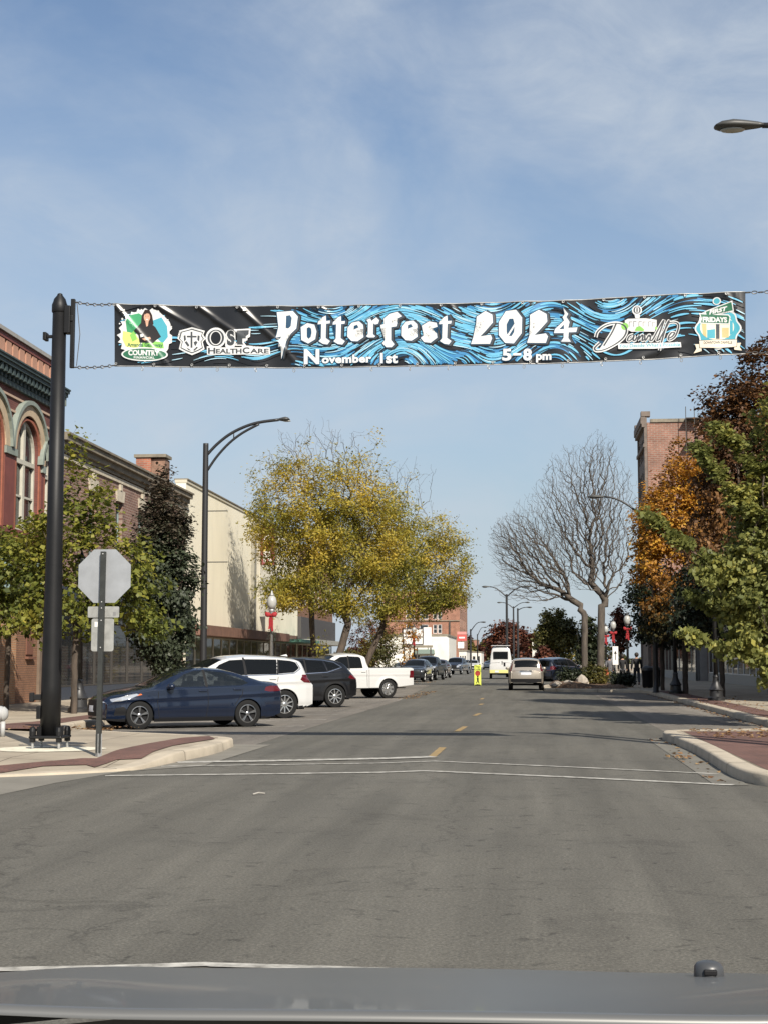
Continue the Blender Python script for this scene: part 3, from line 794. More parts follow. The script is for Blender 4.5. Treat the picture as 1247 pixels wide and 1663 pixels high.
shopfront(F, B, .4, W - .4, .15, 2.75, 16, mat('grey_bulkhead', (.16, .15, .13), .8), M_frame, .4, curtain=.5, rnd=random.Random(8))
# the blade sign stands off the wall, facing along the street
def text_mesh(txt, size, name, m, parent, M4, bold=0., align='CENTER', sx=1., spacing=1., extrude=.004):
    c = bpy.data.curves.new(name, 'FONT'); c.body = txt; c.size = size; c.align_x = align; c.align_y = 'CENTER'; c.offset = bold; c.extrude = extrude; c.space_character = spacing
    o = bpy.data.objects.new(name, c); COL.objects.link(o)
    dg = bpy.context.evaluated_depsgraph_get(); me = bpy.data.meshes.new_from_object(o.evaluated_get(dg))
    bpy.data.objects.remove(o); me.name = name; me.materials.clear(); me.materials.append(m)
    o = bpy.data.objects.new(name, me); COL.objects.link(o); o.parent = parent
    o.matrix_local = M4 @ Matrix.Diagonal((sx, 1, 1, 1))
    return o
def faceM(p, udir):
    """local x along udir, y up, z outwards"""
    u = Vector(udir).normalized(); n = Vector((u.y, -u.x, 0)); M4 = Matrix.Identity(4)
    for i, v in enumerate((u, Vector((0, 0, 1)), n)):
        for k in range(3): M4[k][i] = v[k]
    M4.translation = p; return M4
Ys = 90.0
def blade(x0, x1, z0, z1, m, nm):
    mb = MB(); mb.box(x0, x1, Ys, Ys + .22, z0, z1); return mb.build(nm, m, B)
M_sred = mat('dark_red_sign', (.20, .045, .05), .5, var=.2, vscale=3)
M_white = mat('white_paint', (.72, .70, .66), .5)
blade(-16.46, -15.62, 7.45, 9.95, M_sred, 'sign_panel')
for k, ch in enumerate('RA'):
    text_mesh(ch, 1.0, 'sign_letter', M_white, B, faceM(Vector((-16.04, Ys - .006, 7.92 + k * 1.15)), (1, 0, 0)), .02)
mb = MB(); mb.box(-16.5, -15.58, Ys + .03, Ys + .19, 4.25, 7.44); mb.build('sign_lower_panel', mat('grey_sign_back', (.30, .29, .26), .7, var=.15), B)
# -------- building with white upstairs windows and a dark sign band
Y0, Y1 = 105.1, 124.; W = Y1 - Y0
B = thing('shop_building', 'brown brick shop with a row of white upstairs windows and a dark sign band', 'building')
F = left_face(Y0)
wl = MB(); hs = [(.8 + i * 2.3, 2.3 + i * 2.3, 5.6, 7.7) for i in range(8)]
F.wall(wl, 0, W, 3.2, 10.0, hs, .25); wl.box(LEFTX - 24, LEFTX - .7, Y0 + .01, Y1 - .01, 0, 9.9); F.box(wl, 0, .3, 0, 10, -.7, -.26); F.box(wl, W - .3, W, 0, 10, -.7, -.26)
wl.build('wall', M_brbrick, B)
for h in hs: window(F, B, *h, M_white, G_dark, .15, 2, 2, fw=.14)
mb = MB(); F.box(mb, 0, W, 3.1, 4.7, -.02, .25); mb.build('sign_band', mat('charcoal_band', (.055, .05, .048), .6), B)
mb = MB(); F.box(mb, 0, W, 2.75, 3.08, -.05, 1.2); mb.build('canopy', mat('grey_canopy', (.3, .3, .27), .7), B)
shopfront(F, B, .3, W - .3, .15, 2.74, 8, mat('grey_bulkhead', (.16, .15, .13), .8), M_frame, .4, curtain=.6, rnd=random.Random(4))
# -------- low pale shops, then the brick block with paired windows farther down
def simple_block(name, label, x0, x1, y0, y1, h, m, holes_s=(), holes_e=(), fm=M_frame, nx=1, nz=2, cop=None, side=1, cat='building', sill=False):
    """block with a south face (towards the camera) and a street face"""
    B = thing(name, label, cat)
    Fs = Face((x0, y0, 0), (1, 0, 0)); wl = MB(); Fs.wall(wl, 0, x1 - x0, 0, h, list(holes_s), .2)
    Fe = Face((x1, y0, 0), (0, 1, 0)) if side > 0 else Face((x0, y1, 0), (0, -1, 0))
    Fe.wall(wl, 0, y1 - y0, 0, h, list(holes_e), .2)
    wl.box(x0 + (.9 if side < 0 else .01), x1 - (.9 if side > 0 else .01), y0 + .9, y1 - .01, 0, h - .05)
    wl.add([(x0, y0, h), (x1, y0, h), (x1, y1, h), (x0, y1, h)], [(0, 1, 2, 3)])
    wl.build('wall', m, B)
    for Fx, hs in ((Fs, holes_s), (Fe, holes_e)):
        for hh in hs: window(Fx, B, *hh[:4], fm, G_dark, .12, nx, nz, fw=.1, shade=.4 if hash((hh[0], hh[2])) % 3 == 0 else None)
    if cop:
        mb = MB(); mb.box(x0 - .12, x1 + .12, y0 - .12, y1 + .1, h + .003, h + .25); mb.build('coping', cop, B)
    return B, Fs, Fe
M_rbrick = brick_mat('tower_brick', (.30, .135, .085), (.26, .11, .07), (.28, .2, .15), .3, .1, 'ALL')
Yt = 330.; xr = at(746, 1000, Yt).x; xl = xr - 17.
def zz(py, Y): return at(700, py, Y).z
hs = []
for pz0, pz1 in ((1006, 991), (1029, 1014.5), (1048, 1036), (984, 969)):
    for px0, px1 in ((703, 709.5), (710.5, 717)):
        hs.append((at(px0, 1000, Yt).x - xl, at(px1, 1000, Yt).x - xl, zz(pz0, Yt), zz(pz1, Yt)))
    for sh in (-22, -44):
        hs.append((at(703 + sh, 1000, Yt).x - xl, at(717 + sh, 1000, Yt).x - xl, zz(pz0, Yt), zz(pz1, Yt)))
B, Fs, Fe = simple_block('brick_block', 'tall red brick block with paired pale windows behind the low white shops', xl, xr, Yt, Yt + 40, zz(961, Yt), M_rbrick, hs, [(3 + 5 * i, 4.6 + 5 * i, z, z + 2) for i in range(6) for z in (5, 9, 13)], M_white, 1, 2, M_greyc)
mb = MB(); Fs.box(mb, at(729, 1000, Yt).x - xl, at(731, 1000, Yt).x - xl, 1, zz(1010, Yt), 0, .35); mb.build('downpipe', M_dframe, B)
mb = MB(); Fs.box(mb, 0, xr - xl, zz(1009, Yt), zz(1007.5, Yt), -.02, .25); mb.build('string_course', M_greyc, B)
Yt = 205.
M_pale = mat('pale_render', (.62, .60, .54), .8, var=.12, vscale=.8)
x0, x1 = at(610, 1080, Yt).x, at(726, 1080, Yt).x
B, Fs, Fe = simple_block('shop_building', 'low white rendered shop with a projecting corner bay on the left side', x0, x1, Yt, Yt + 25, zz(1033, Yt), M_pale, [(at(668, 1080, Yt).x - x0, at(681, 1080, Yt).x - x0, .2, zz(1064, Yt)), (at(698, 1080, Yt).x - x0, at(705, 1080, Yt).x - x0, .2, zz(1064, Yt)), (at(686, 1080, Yt).x - x0, at(695, 1080, Yt).x - x0, .2, zz(1066, Yt))], (), M_dframe, 1, 1, M_greyc)
mb = MB(); mb.box(x1 - 2.6, x1 + .25, Yt - .3, Yt + 3, 0, zz(1036, Yt)); mb.build('corner_bay', M_pale, B, bevel=.05)
mb = MB(); Fs.solid(mb, [(at(672, 1080, Yt).x - x0, zz(1062, Yt)), (at(706, 1080, Yt).x - x0, zz(1062, Yt)), (at(705, 1080, Yt).x - x0, zz(1055, Yt)), (at(673, 1080, Yt).x - x0, zz(1055, Yt))], .01, .9); mb.build('awning', mat('grey_green_awning', (.16, .21, .18), .7), B)
# two white boards of a frame sign in front of it
Yb_ = 185.
T = thing('sign_board', 'big white framed sign board high on posts before the brick block', 'sign', (0, 0, 0))
def bxp(mb, a, b, c, d, Y, dy, ):
    p, q = at(a, c, Y), at(b, d, Y); mb.box(p.x, q.x, Y, Y + dy, q.z, p.z)
mb = MB(); bxp(mb, 655, 686, 1046, 1022, Yb_, .2); mb.build('panel', M_white, T)
mb = MB(); bxp(mb, 687.5, 700, 1048, 1019, Yb_ + .02, .2); mb.build('panel', M_white, T)
mb = MB()
for q in ((653, 687, 1022, 1020.5), (653, 687, 1048, 1046), (653, 655, 1046, 1022), (686, 687.4, 1046, 1022), (669.5, 671, 1046, 1022), (655, 686, 1035, 1033.8)): bxp(mb, *q, Yb_ - .06, .1)
mb.build('frame', M_dframe, T)
mb = MB(); bxp(mb, 651, 702, 1052, 1048.2, Yb_ - .1, .4); mb.build('ledge', M_greyc, T)
mb = MB()
for q in (655, 676, 698): bxp(mb, q, q + 2, 1094, 1052.2, Yb_, .25)
mb.build('post', M_dframe, T)
# red and white hanging shop sign down the street
T = thing('shop_sign', 'red sign over a white sign on a pole right of the brick block', 'sign')
Yq = 300.
mb = MB(); bxp(mb, 742, 757, 1041, 1031, Yq, .3); mb.build('upper_board', mat('red_sign', (.45, .08, .07), .5), T)
mb = MB(); bxp(mb, 745, 754, 1037, 1034.5, Yq - .05, .04); mb.build('lettering_bar', M_white, T)
mb = MB(); bxp(mb, 742, 757, 1030.5, 1026, Yq, .3); mb.build('top_board', mat('pink_sign', (.5, .22, .2), .5), T)
mb = MB(); bxp(mb, 743, 753, 1053, 1043, Yq, .3); mb.build('lower_board', M_white, T)
mb = MB(); bxp(mb, 747.5, 748.8, 1085, 1053.2, Yq + .1, .2); bxp(mb, 747.5, 748.8, 1043, 1041, Yq + .1, .2); mb.build('post', M_dframe, T)
far = [('low white shop behind the parked pickup far down on the left', 745, 757, 1090, 1058, 270, M_pale), ('pale grey flat-roofed shop under the red sign', 757, 781, 1090, 1060, 340, M_pale),
       ('red brick house far down the left side behind the sign', 742, 752, 1090, 1014, 420, M_rbrick), ('distant dark red brick store left of the street end', 752, 775, 1090, 1040, 520, M_rbrick)]
for lab, a, b, c_, d, Y, m in far:
    p, q = at(a, c_, Y), at(b, d, Y); wdt = q.x - p.x
    hs = [(wdt * (.12 + .3 * i), wdt * (.12 + .3 * i) + wdt * .18, .8, q.z * .75) for i in range(3)]
    simple_block('shop_building', lab, p.x, q.x, Y, Y + 18, q.z, m, hs, (), M_dframe, 1, 1, M_greyc)
# -------- right side: shop row in the shade, small grey block, tall brick building
RX = 12.2
def right_row(name, label, y0, y1, h, m, n, band, x=RX, win=True, fm=M_frame, bk=None):
    B = thing(name, label, 'building'); F = Face((x, y1, 0), (0, -1, 0)); W = y1 - y0
    hs = [(.3, W - .3, .15, 3.0)]; nw = int(W / 2.6)
    if win: hs += [(.7 + i * 2.6, 1.9 + i * 2.6, 4.6, 6.8) for i in range(nw)]
    wl = MB(); F.wall(wl, 0, W, 0, h, hs, .25); wl.box(x + .8, x + 18, y0 + .01, y1 - .01, 0, h - .1); F.box(wl, 0, .3, 0, h, -.8, -.26); F.box(wl, W - .3, W, 0, h, -.8, -.26)
    wl.build('wall', m, B)
    mb = MB(); F.box(mb, 0, W, 3.05, 3.8, -.02, .15); mb.build('fascia', band, B)
    mb = MB(); F.box(mb, -.02, W + .02, h, h + .2, -.9, .2); mb.build('coping', M_greyc, B)
    for hh in hs[1:]: window(F, B, *hh, fm, G_dark, .15, 1, 2)
    shopfront(F, B, .3, W - .3, .15, 3.0, n, bk or mat('pale_bulkhead', (.34, .33, .3), .8), fm, .55, curtain=.4, rnd=random.Random(n))
    return B, F
right_row('shop_building', 'shaded brown brick shops behind the green tree at the right edge', 44, 70, 13.2, M_brbrick, 12, M_brfas)  # out of view; made taller so its shadow covers the right pavement
right_row('shop_building', 'shaded shops with pale doors and panels behind the lamp posts on the right', 70.1, 104, 11.4, M_pbrick, 14, M_greyc, fm=M_white)  # height raised behind the trees so the lamp globes fall in its shade
right_row('shop_building', 'grey rendered shop seen past the bare tree on the right', 104.1, 131., 8.0, mat('grey_render', (.27, .26, .25), .85, var=.1), 9, M_greyc, x=11.4)
Y0 = 132.; xL = at(1052, 800, Y0).x; hT = at(1052, 686, Y0).z
B = thing('brick_building', 'tall red brick building above the orange tree with a dark stone front', 'building')
mb = MB(); mb.box(xL + .02, xL + 24, Y0, Y0 + 8.4, 0, hT); mb.build('wall', brick_mat('tall_brick', (.27, .125, .085), (.22, .10, .07), (.27, .20, .16), .5, .17, 'ALL', mort=.03), B)
F = Face((xL, Y0 + 8.5, 0), (0, -1, 0)); W = 8.5
M_dst = mat('dark_front_stone', (.15, .12, .10), .85, var=.3, vscale=1.5)
wl = MB(); hs = []
for fl in range(6):
    z = 4.6 + fl * 3.0
    for i in range(4): hs.append((.8 + i * 1.8, 1.9 + i * 1.8, z, z + 2.0))
F.wall(wl, 0, W, 0, hT, hs, .12, .14); F.box(wl, 0, W, 0, .01, 0, .13)
F.box(wl, W - .6, W, 0, hT + .5, .0, .25); F.box(wl, 0, .6, 0, hT + .5, .0, .25)
wl.build('front', M_dst, B)
for h in hs: window(F, B, *h, M_dframe, G_dark, -.02, 1, 2, back=False)
mb = MB()
for z0, z1, d in ((hT - 2.2, hT - 1.9, .35), (hT - .4, hT - .1, .45), (hT - .1, hT + .55, .55), (14.0, 14.3, .3)): F.box(mb, -.05, W + .05, z0, z1, .15, d)
mb.build('cornice', M_dst, B)
mb = MB(); mb.box(xL + .3, xL + 24, Y0 - .12, Y0 + .3, hT + .004, hT + .3); mb.build('coping', M_greyc, B)
for a_, b_ in ((W - .75, W + .1), (-.1, .75)):
    mb = MB(); F.box(mb, a_, b_, hT + .56, hT + 1.0, -.3, .5); mb.build('pier_cap', M_dst, B)
px_ = at(1128, 700, Y0 - 1.2); mb = MB()
for z in np.linspace(hT - 6.5, hT + .2, 4): mb.box(px_.x - .75, px_.x + .75, Y0 - 1.1, Y0 - .02, z - .05, z + .03)
for dx in (-.75, 0, .75): mb.tube([(px_.x + dx, Y0 - 1.1, hT - 6.5), (px_.x + dx, Y0 - 1.1, hT + 1.2)], .035, 5)
mb.build('fire_escape', M_dframe, B)
# pale gable and white wall glimpsed beyond the van
B, _, _ = simple_block('shop_building', 'small white wall with a flat top behind the red shrub right of the van', at(864, 1060, 190).x, at(878, 1060, 190).x, 190, 198, at(870, 1043, 190).z, M_pale, [(.3, .75, 1.5, 2.6)], (), M_dframe, 1, 1, None)
# ------------------------------------------------------------------ trees
def bark_mat(name, c1, c2):
    return mat(name, c1, .95, var=.35, vscale=7, bump=.8, bscale=18, var2=c2, stretch=(1, 1, .25), detail=7)
M_bark = bark_mat('brown_bark', (.075, .056, .042), (.035, .028, .022))
M_barkg = bark_mat('grey_bark', (.115, .095, .074), (.05, .042, .034))
M_twig = bark_mat('grey_twig', (.145, .12, .10), (.09, .075, .065))

def grow(rs, starts, envelope, n_t, step=.28, bias=2.2, curve=.35, down=.6, wob=.05, droop=0., ends_up=0., bf=.3):
    """branch skeleton: every target in the crown is joined to the nearest point of the wood so far"""
    cap = 60000
    P = np.zeros((cap, 3)); par = np.full(cap, -1, int); D = np.zeros((cap, 3)); n = 0; ok = np.zeros(cap, bool); PL = np.zeros(cap)
    for path in starts:           # trunk paths, list of points; first node of later stems joins node 0
        base = n
        for i, p in enumerate(path):
            P[n] = p; par[n] = n - 1 if i else (0 if base else -1)
            D[n] = (np.array(path[i]) - np.array(path[i - 1])) if i else (0, 0, 1); D[n] /= (np.linalg.norm(D[n]) + 1e-9)
            ok[n] = i >= len(path) - 3; n += 1
    wts = np.array([e[6] if len(e) > 6 else e[3] * e[4] * e[5] for e in envelope]); wts = wts / wts.sum()
    T = []
    for e in rs.choice(len(envelope), n_t, p=wts):
        e = envelope[e]; v = rs.normal(size=3); v /= np.linalg.norm(v); v *= rs.random() ** (1 / bias)
        T.append((e[0] + v[0] * e[3], e[1] + v[1] * e[4], e[2] + v[2] * e[5]))
    T = np.array(T)
    top = np.array([s[-1] for s in starts])
    dist = np.min(np.linalg.norm(T[:, None, :] - top[None], axis=2), axis=1)
    T = T[np.argsort(dist + rs.random(len(T)) * .5)]
    for t in T:
        d = t - P[:n]; L_ = np.linalg.norm(d, axis=1)
        cost = L_ + bf * PL[:n] + down * np.maximum(0, P[:n, 2] - t[2]) + (~ok[:n]) * 50 + .25 * L_ * (1 - (d * D[:n]).sum(1) / (L_ + 1e-6))
        j = int(np.argmin(cost)); l = L_[j]
        if l < .08 or n > cap - 60: continue
        k = max(2, int(l / step) + 1); p0 = P[j].copy(); c = p0 + D[j] * l * curve + np.array([0, 0, ends_up * l * .2])
        prev = j
        for i in range(1, k + 1):
            s = i / k; q = (1 - s) ** 2 * p0 + 2 * s * (1 - s) * c + s * s * t + (rs.normal(size=3) * wob * min(l, 1.) if i < k else 0)
            q[2] -= droop * s * s * l
            P[n] = q; par[n] = prev; v = q - P[prev]; D[n] = v / (np.linalg.norm(v) + 1e-9); PL[n] = PL[prev] + np.linalg.norm(v); ok[n] = True; prev = n; n += 1
    return P[:n], par[:n], D[:n]

def wood(P, par, r_tip, r_base, taper_min=.004, side_thin=5, base_flare=1.0):
    n = len(P); tips = np.zeros(n); kids = [[] for _ in range(n)]
    for i in range(n):
        if par[i] >= 0: kids[par[i]].append(i)
    for i in range(n - 1, -1, -1):
        if not kids[i]: tips[i] = 1
        if par[i] >= 0: tips[par[i]] += tips[i]
    order = math.log(r_base / r_tip) / math.log(max(tips[0], 2))
    rad = r_tip * tips ** order
    vs, fs = [], []
    heads = [(0, -1)]
    while heads:
        i, pa = heads.pop()
        ch = [pa, i] if pa >= 0 else [i]
        rr = [min(rad[i] * 1.1, rad[pa]) if pa >= 0 else rad[i]] + ([rad[i]] if pa >= 0 else [])
        cur = i
        while kids[cur]:
            ks = sorted(kids[cur], key=lambda q: -tips[q])
            for q in ks[1:]: heads.append((q, cur))
            cur = ks[0]; ch.append(cur); rr.append(rad[cur])
        if len(ch) < 2: continue
        ns = 9 if rr[0] > .09 else 6 if rr[0] > .035 else 4 if rr[0] > .014 else 3
        pts = P[ch]; m = len(ch); o = len(vs)
        tan = np.gradient(pts, axis=0); tan /= (np.linalg.norm(tan, axis=1)[:, None] + 1e-9)
        a = np.array([1., 0, 0]) if abs(tan[0][0]) < .8 else np.array([0, 1., 0])
        u = np.cross(tan, a); u /= (np.linalg.norm(u, axis=1)[:, None] + 1e-9); v = np.cross(tan, u)
        an = np.arange(ns) * 2 * PI / ns
        ringp = pts[:, None, :] + (u[:, None, :] * np.cos(an)[None, :, None] + v[:, None, :] * np.sin(an)[None, :, None]) * np.array(rr)[:, None, None]
        vs.extend(map(tuple, ringp.reshape(-1, 3)))
        for i2 in range(m - 1):
            for k in range(ns):
                fs.append((o + i2 * ns + k, o + i2 * ns + (k + 1) % ns, o + (i2 + 1) * ns + (k + 1) % ns, o + (i2 + 1) * ns + k))
    return vs, fs, tips, rad

def leaf_mesh(name, pos, size, tint, rs, m, parent, aspect=.6, flat=.35, nor=None, fold=.25):
    """one quad leaf per position, mixed attitudes, per-leaf 'tint'"""
    n = len(pos)
    nrm = rs.normal(size=(n, 3)); nrm /= np.linalg.norm(nrm, axis=1)[:, None]
    nrm[:, 2] = np.abs(nrm[:, 2]) + flat
    if nor is not None: nrm += nor
    nrm /= np.linalg.norm(nrm, axis=1)[:, None]
    d = rs.normal(size=(n, 3)); d[:, 2] -= .3
    d -= nrm * (d * nrm).sum(1)[:, None]; d /= (np.linalg.norm(d, axis=1)[:, None] + 1e-9)
    e = np.cross(nrm, d); s = size * (.35 + 1.2 * rs.random(n) ** 1.3)[:, None]
    v = np.empty((n, 4, 3))
    v[:, 0] = pos - d * s * .5; v[:, 2] = pos + d * s * .5
    v[:, 1] = pos + e * s * .5 * aspect + nrm * s * fold * .5 - d * s * .05; v[:, 3] = pos - e * s * .5 * aspect + nrm * s * fold * .5 - d * s * .05
    me = bpy.data.meshes.new(name)
    me.vertices.add(n * 4); me.vertices.foreach_set('co', v.astype(np.float32).ravel())
    me.loops.add(n * 4); me.loops.foreach_set('vertex_index', np.arange(n * 4, dtype=np.int32))
    me.polygons.add(n); me.polygons.foreach_set('loop_start', np.arange(n, dtype=np.int32) * 4)
    try: me.polygons.foreach_set('loop_total', np.full(n, 4, dtype=np.int32))
    except Exception: pass
    a = me.attributes.new('tint', 'FLOAT', 'POINT'); a.data.foreach_set('value', np.repeat(tint, 4).astype(np.float32))
    me.materials.append(m); me.update(calc_edges=True); me.validate()
    o = bpy.data.objects.new(name, me); COL.objects.link(o); o.parent = parent
    return o

def clump(p, rs, s=1.0):
    ph = rs.random(9) * 6.3
    return (np.sin(p[:, 0] * 1.9 / s + ph[0] + 1.3 * np.sin(p[:, 2] * 1.1 / s + ph[1])) + np.sin(p[:, 1] * 2.3 / s + ph[2] + np.sin(p[:, 0] * 1.3 / s + ph[3])) + np.sin(p[:, 2] * 2.1 / s + ph[4] + np.sin(p[:, 1] * .9 / s + ph[5]))) / 3

def tree(name, label, base, env, n_t, trunk, r_base, leaf=None, seed=1, group=None, bark=None, r_tip=.006, step=.28, bias=2.2, curve=.35, wob=.035, droop=0., cat='tree', down=.6, bf=.3):
    """leaf: dict(n, size, mat, sigma, tips, tint(p, rs)->0..1, keep(p, rs)->prob)"""
    rs = np.random.RandomState(seed)
    T = thing(name, label, cat, base, 0, group)
    P, par, D = grow(rs, trunk, env, n_t, step, bias, curve, down, wob, droop, 0., bf)
    vs, fs, tips, rad = wood(P, par, r_tip, r_base)
    mb = MB(); mb.v = vs; mb.f = fs
    mb.build('trunk', bark or M_bark, T, smooth=True)
    if leaf:
        idx = np.where((tips <= leaf.get('tips', 5)))[0]
        if 'keep' in leaf:
            pr = leaf['keep'](P[idx], rs); idx = idx[rs.random(len(idx)) < pr]
        pick = rs.choice(idx, leaf['n'])
        sg = leaf['sigma']; off = rs.normal(size=(leaf['n'], 3)) * sg
        off[:, 2] *= leaf.get('vz', .7)
        pos = P[pick] + off
        pos[:, 2] -= leaf.get('hang', 0) * rs.random(leaf['n'])
        tint = leaf['tint'](pos, rs) if 'tint' in leaf else .5 + .35 * clump(pos, rs) + rs.normal(size=len(pos)) * .15
        cen = P[idx].mean(0); nor = pos - cen; nor /= (np.linalg.norm(nor, axis=1)[:, None] + 1e-6)
        c = leaf_mesh('crown', pos, leaf['size'], np.clip(tint, 0, 1), rs, leaf['mat'], T, leaf.get('aspect', .62), leaf.get('flat', .35), nor * leaf.get('out', .5))
        c['kind'] = 'stuff'
    return T

def stem(h, r=.015, lean=(0, 0), n=9, rs=random, x0=0, y0=0, curve=0.):
    return [(x0 + lean[0] * (i / n) ** (1 + curve) + rs.uniform(-r, r) * (i > 0), y0 + lean[1] * (i / n) ** (1 + curve) + rs.uniform(-r, r) * (i > 0), h * i / n) for i in range(n + 1)]

Lf_maple = leaf_mat('maple_leaf', [(0, (.05, .068, .015)), (.35, (.13, .15, .028)), (.65, (.25, .245, .042)), (1, (.40, .33, .055))], .45)
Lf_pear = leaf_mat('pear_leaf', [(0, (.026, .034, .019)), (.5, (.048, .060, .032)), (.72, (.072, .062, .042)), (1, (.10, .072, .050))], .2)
Lf_locust = leaf_mat('locust_leaf', [(0, (.12, .125, .022)), (.3, (.25, .235, .04)), (.6, (.47, .37, .055)), (1, (.60, .42, .07))], .5)
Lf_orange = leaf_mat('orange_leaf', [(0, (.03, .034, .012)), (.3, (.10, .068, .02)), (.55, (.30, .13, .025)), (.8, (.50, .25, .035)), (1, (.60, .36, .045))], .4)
Lf_bronze = leaf_mat('bronze_leaf', [(0, (.035, .020, .012)), (.5, (.12, .058, .024)), (1, (.26, .13, .042))], .35)
Lf_green = leaf_mat('green_leaf', [(0, (.055, .068, .022)), (.4, (.15, .17, .05)), (.75, (.28, .285, .085)), (1, (.42, .38, .09))], .48)
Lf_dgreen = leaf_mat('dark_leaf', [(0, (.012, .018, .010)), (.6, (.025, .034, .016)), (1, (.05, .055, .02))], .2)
Lf_red = leaf_mat('red_leaf', [(0, (.03, .014, .010)), (.5, (.10, .036, .022)), (1, (.22, .075, .035))], .3)
Lf_olive = leaf_mat('olive_leaf', [(0, (.035, .04, .014)), (.5, (.11, .105, .028)), (1, (.24, .18, .04))], .35)

random.seed(11)
def base_at(px, Y, z=.15): p = at(px, 1073, Y); return Vector((p.x, Y, z))
# left maples behind the banner pole
mp_t = lambda p, rs: .45 + .30 * clump(p, rs, .7) + rs.normal(size=len(p)) * .15 + .05 * (p[:, 2] - 4)
b = base_at(122, 38.5)
tree('maple_tree', 'yellow green maple right behind the tall black banner pole', b,
     [(.2, 0, 4.9, .95, 1.2, 1.7), (-1.0, .2, 4.1, 1.0, 1.2, 1.5), (1.5, 0, 3.4, 1.0, 1.2, 1.35), (-.05, .2, 6.8, .45, .5, .95), (1.35, -.2, 4.7, .45, .6, .7), (.2, 0, 2.9, 1.5, 1.2, 1.0), (-1.0, -.5, 2.5, .9, .8, .8), (2.0, .3, 2.3, .6, .7, .6)], 620, [stem(2.2)], .085,
     dict(n=8800, size=.14, mat=Lf_maple, sigma=.13, tips=4, tint=mp_t, aspect=.85), 21, 'left pavement maples', r_tip=.004)
b = base_at(12, 41.5)
tree('maple_tree', 'yellow green maple at the left edge in front of the arched windows', b,
     [(0, 0, 3.9, 1.3, 1.3, 1.5), (.75, 0, 4.6, .8, .9, 1.2), (-.6, .2, 3.1, 1.3, 1.3, 1.2), (.9, -.3, 2.7, .8, .8, .8)], 480, [stem(2.0)], .08,
     dict(n=7000, size=.14, mat=Lf_maple, sigma=.13, tips=4, tint=mp_t, aspect=.85), 22, 'left pavement maples', r_tip=.004)
# dark columnar pear
b = base_at(262, 45.5)
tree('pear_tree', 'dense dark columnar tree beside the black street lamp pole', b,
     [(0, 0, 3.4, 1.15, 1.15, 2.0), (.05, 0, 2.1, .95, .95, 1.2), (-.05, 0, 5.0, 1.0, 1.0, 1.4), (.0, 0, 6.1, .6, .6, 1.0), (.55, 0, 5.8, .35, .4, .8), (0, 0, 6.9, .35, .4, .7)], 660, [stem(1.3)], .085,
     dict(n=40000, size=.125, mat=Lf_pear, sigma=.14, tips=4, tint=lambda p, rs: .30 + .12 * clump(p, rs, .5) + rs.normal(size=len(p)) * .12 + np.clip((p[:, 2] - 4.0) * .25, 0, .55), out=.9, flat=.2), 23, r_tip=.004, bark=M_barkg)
# honey locusts, bare on top
def loc_keep(zc, hw):
    return lambda p, rs: np.clip(.5 + (zc - p[:, 2]) / hw + .50 * clump(p, rs, 1.0), 0.02, 1)
loc_t = lambda p, rs: .47 + .34 * clump(p, rs, 1.1) + rs.normal(size=len(p)) * .14 + .03 * (p[:, 2] - 8)
b = base_at(533, 78)
tree('locust_tree', 'wide yellow locust tree with bare top twigs by the cream building', b,
     [(-.6, 0, 9.2, 3.6, 3.4, 3.0), (-2.7, 0, 8.4, 2.0, 2.4, 2.4), (2.2, 0, 8.6, 2.8, 3.0, 3.0), (.3, 0, 11.6, 3.0, 2.6, 2.4), (-.5, 0, 6.2, 2.6, 2.4, 1.4), (-2.6, 0, 11.2, 1.9, 1.8, 1.6), (3.0, 0, 6.0, 2.2, 2.4, 1.6), (-2.4, 0, 5.2, 1.6, 1.8, 1.2, 9), (.4, 0, 4.6, 2.0, 1.8, .9, 8), (0, 0, 13.0, 2.8, 2.2, 1.5, 14), (-2.6, 0, 12.6, 1.4, 1.6, 1.3, 6)], 1500,
     [stem(2.6, .015, (-.5, 0)), stem(3.2, .015, (.9, .3), x0=.1)], .20,
     dict(n=62000, size=.16, mat=Lf_locust, sigma=.25, tips=4, tint=loc_t, keep=loc_keep(11.4, 2.4), aspect=.42, hang=.35), 31, 'yellow locust trees', r_tip=.006, wob=.06, bark=M_bark, step=.35)
b = base_at(578, 92)
tree('locust_tree', 'yellow locust tree whose low limb reaches right toward the brick block', b,
     [(2.6, 0, 8.8, 3.8, 3.6, 3.2), (5.0, 0, 7.2, 2.6, 2.8, 2.4), (0, 0, 8.0, 3.0, 3.0, 3.0), (2.0, 0, 11.6, 3.2, 3.0, 2.0), (5.4, 0, 9.4, 1.7, 2.0, 1.8), (3.2, 0, 5.6, 2.6, 2.4, 1.2), (5.6, 0, 5.6, 1.8, 1.8, 1.0, 8), (1.5, 0, 4.6, 2.2, 2.0, .9, 9), (4.2, 0, 4.9, 2.0, 1.8, .9, 8), (2.2, 0, 13.2, 3.0, 2.2, 1.3, 12)], 1350,
     [stem(2.8, .015, (.2, 0)), stem(3.6, .015, (1.6, .2), x0=.1)], .20,
     dict(n=46000, size=.165, mat=Lf_locust, sigma=.27, tips=4, tint=loc_t, keep=loc_keep(10.2, 2.4), aspect=.42, hang=.35), 32, 'yellow locust trees', r_tip=.006, wob=.06, bark=M_bark, step=.38)
b = base_at(512, 84)
tree('locust_tree', 'dark locust trunk leaning left in front of the charcoal sign band', b,
     [(-.4, .5, 7.2, 1.6, 1.6, 1.6), (.2, .5, 8.8, 1.5, 1.5, 1.2)], 120, [stem(4.6, .015, (-.25, 0))], .16,
     dict(n=1800, size=.18, mat=Lf_locust, sigma=.22, tips=3, tint=loc_t), 33, 'yellow locust trees', r_tip=.008, wob=.1)
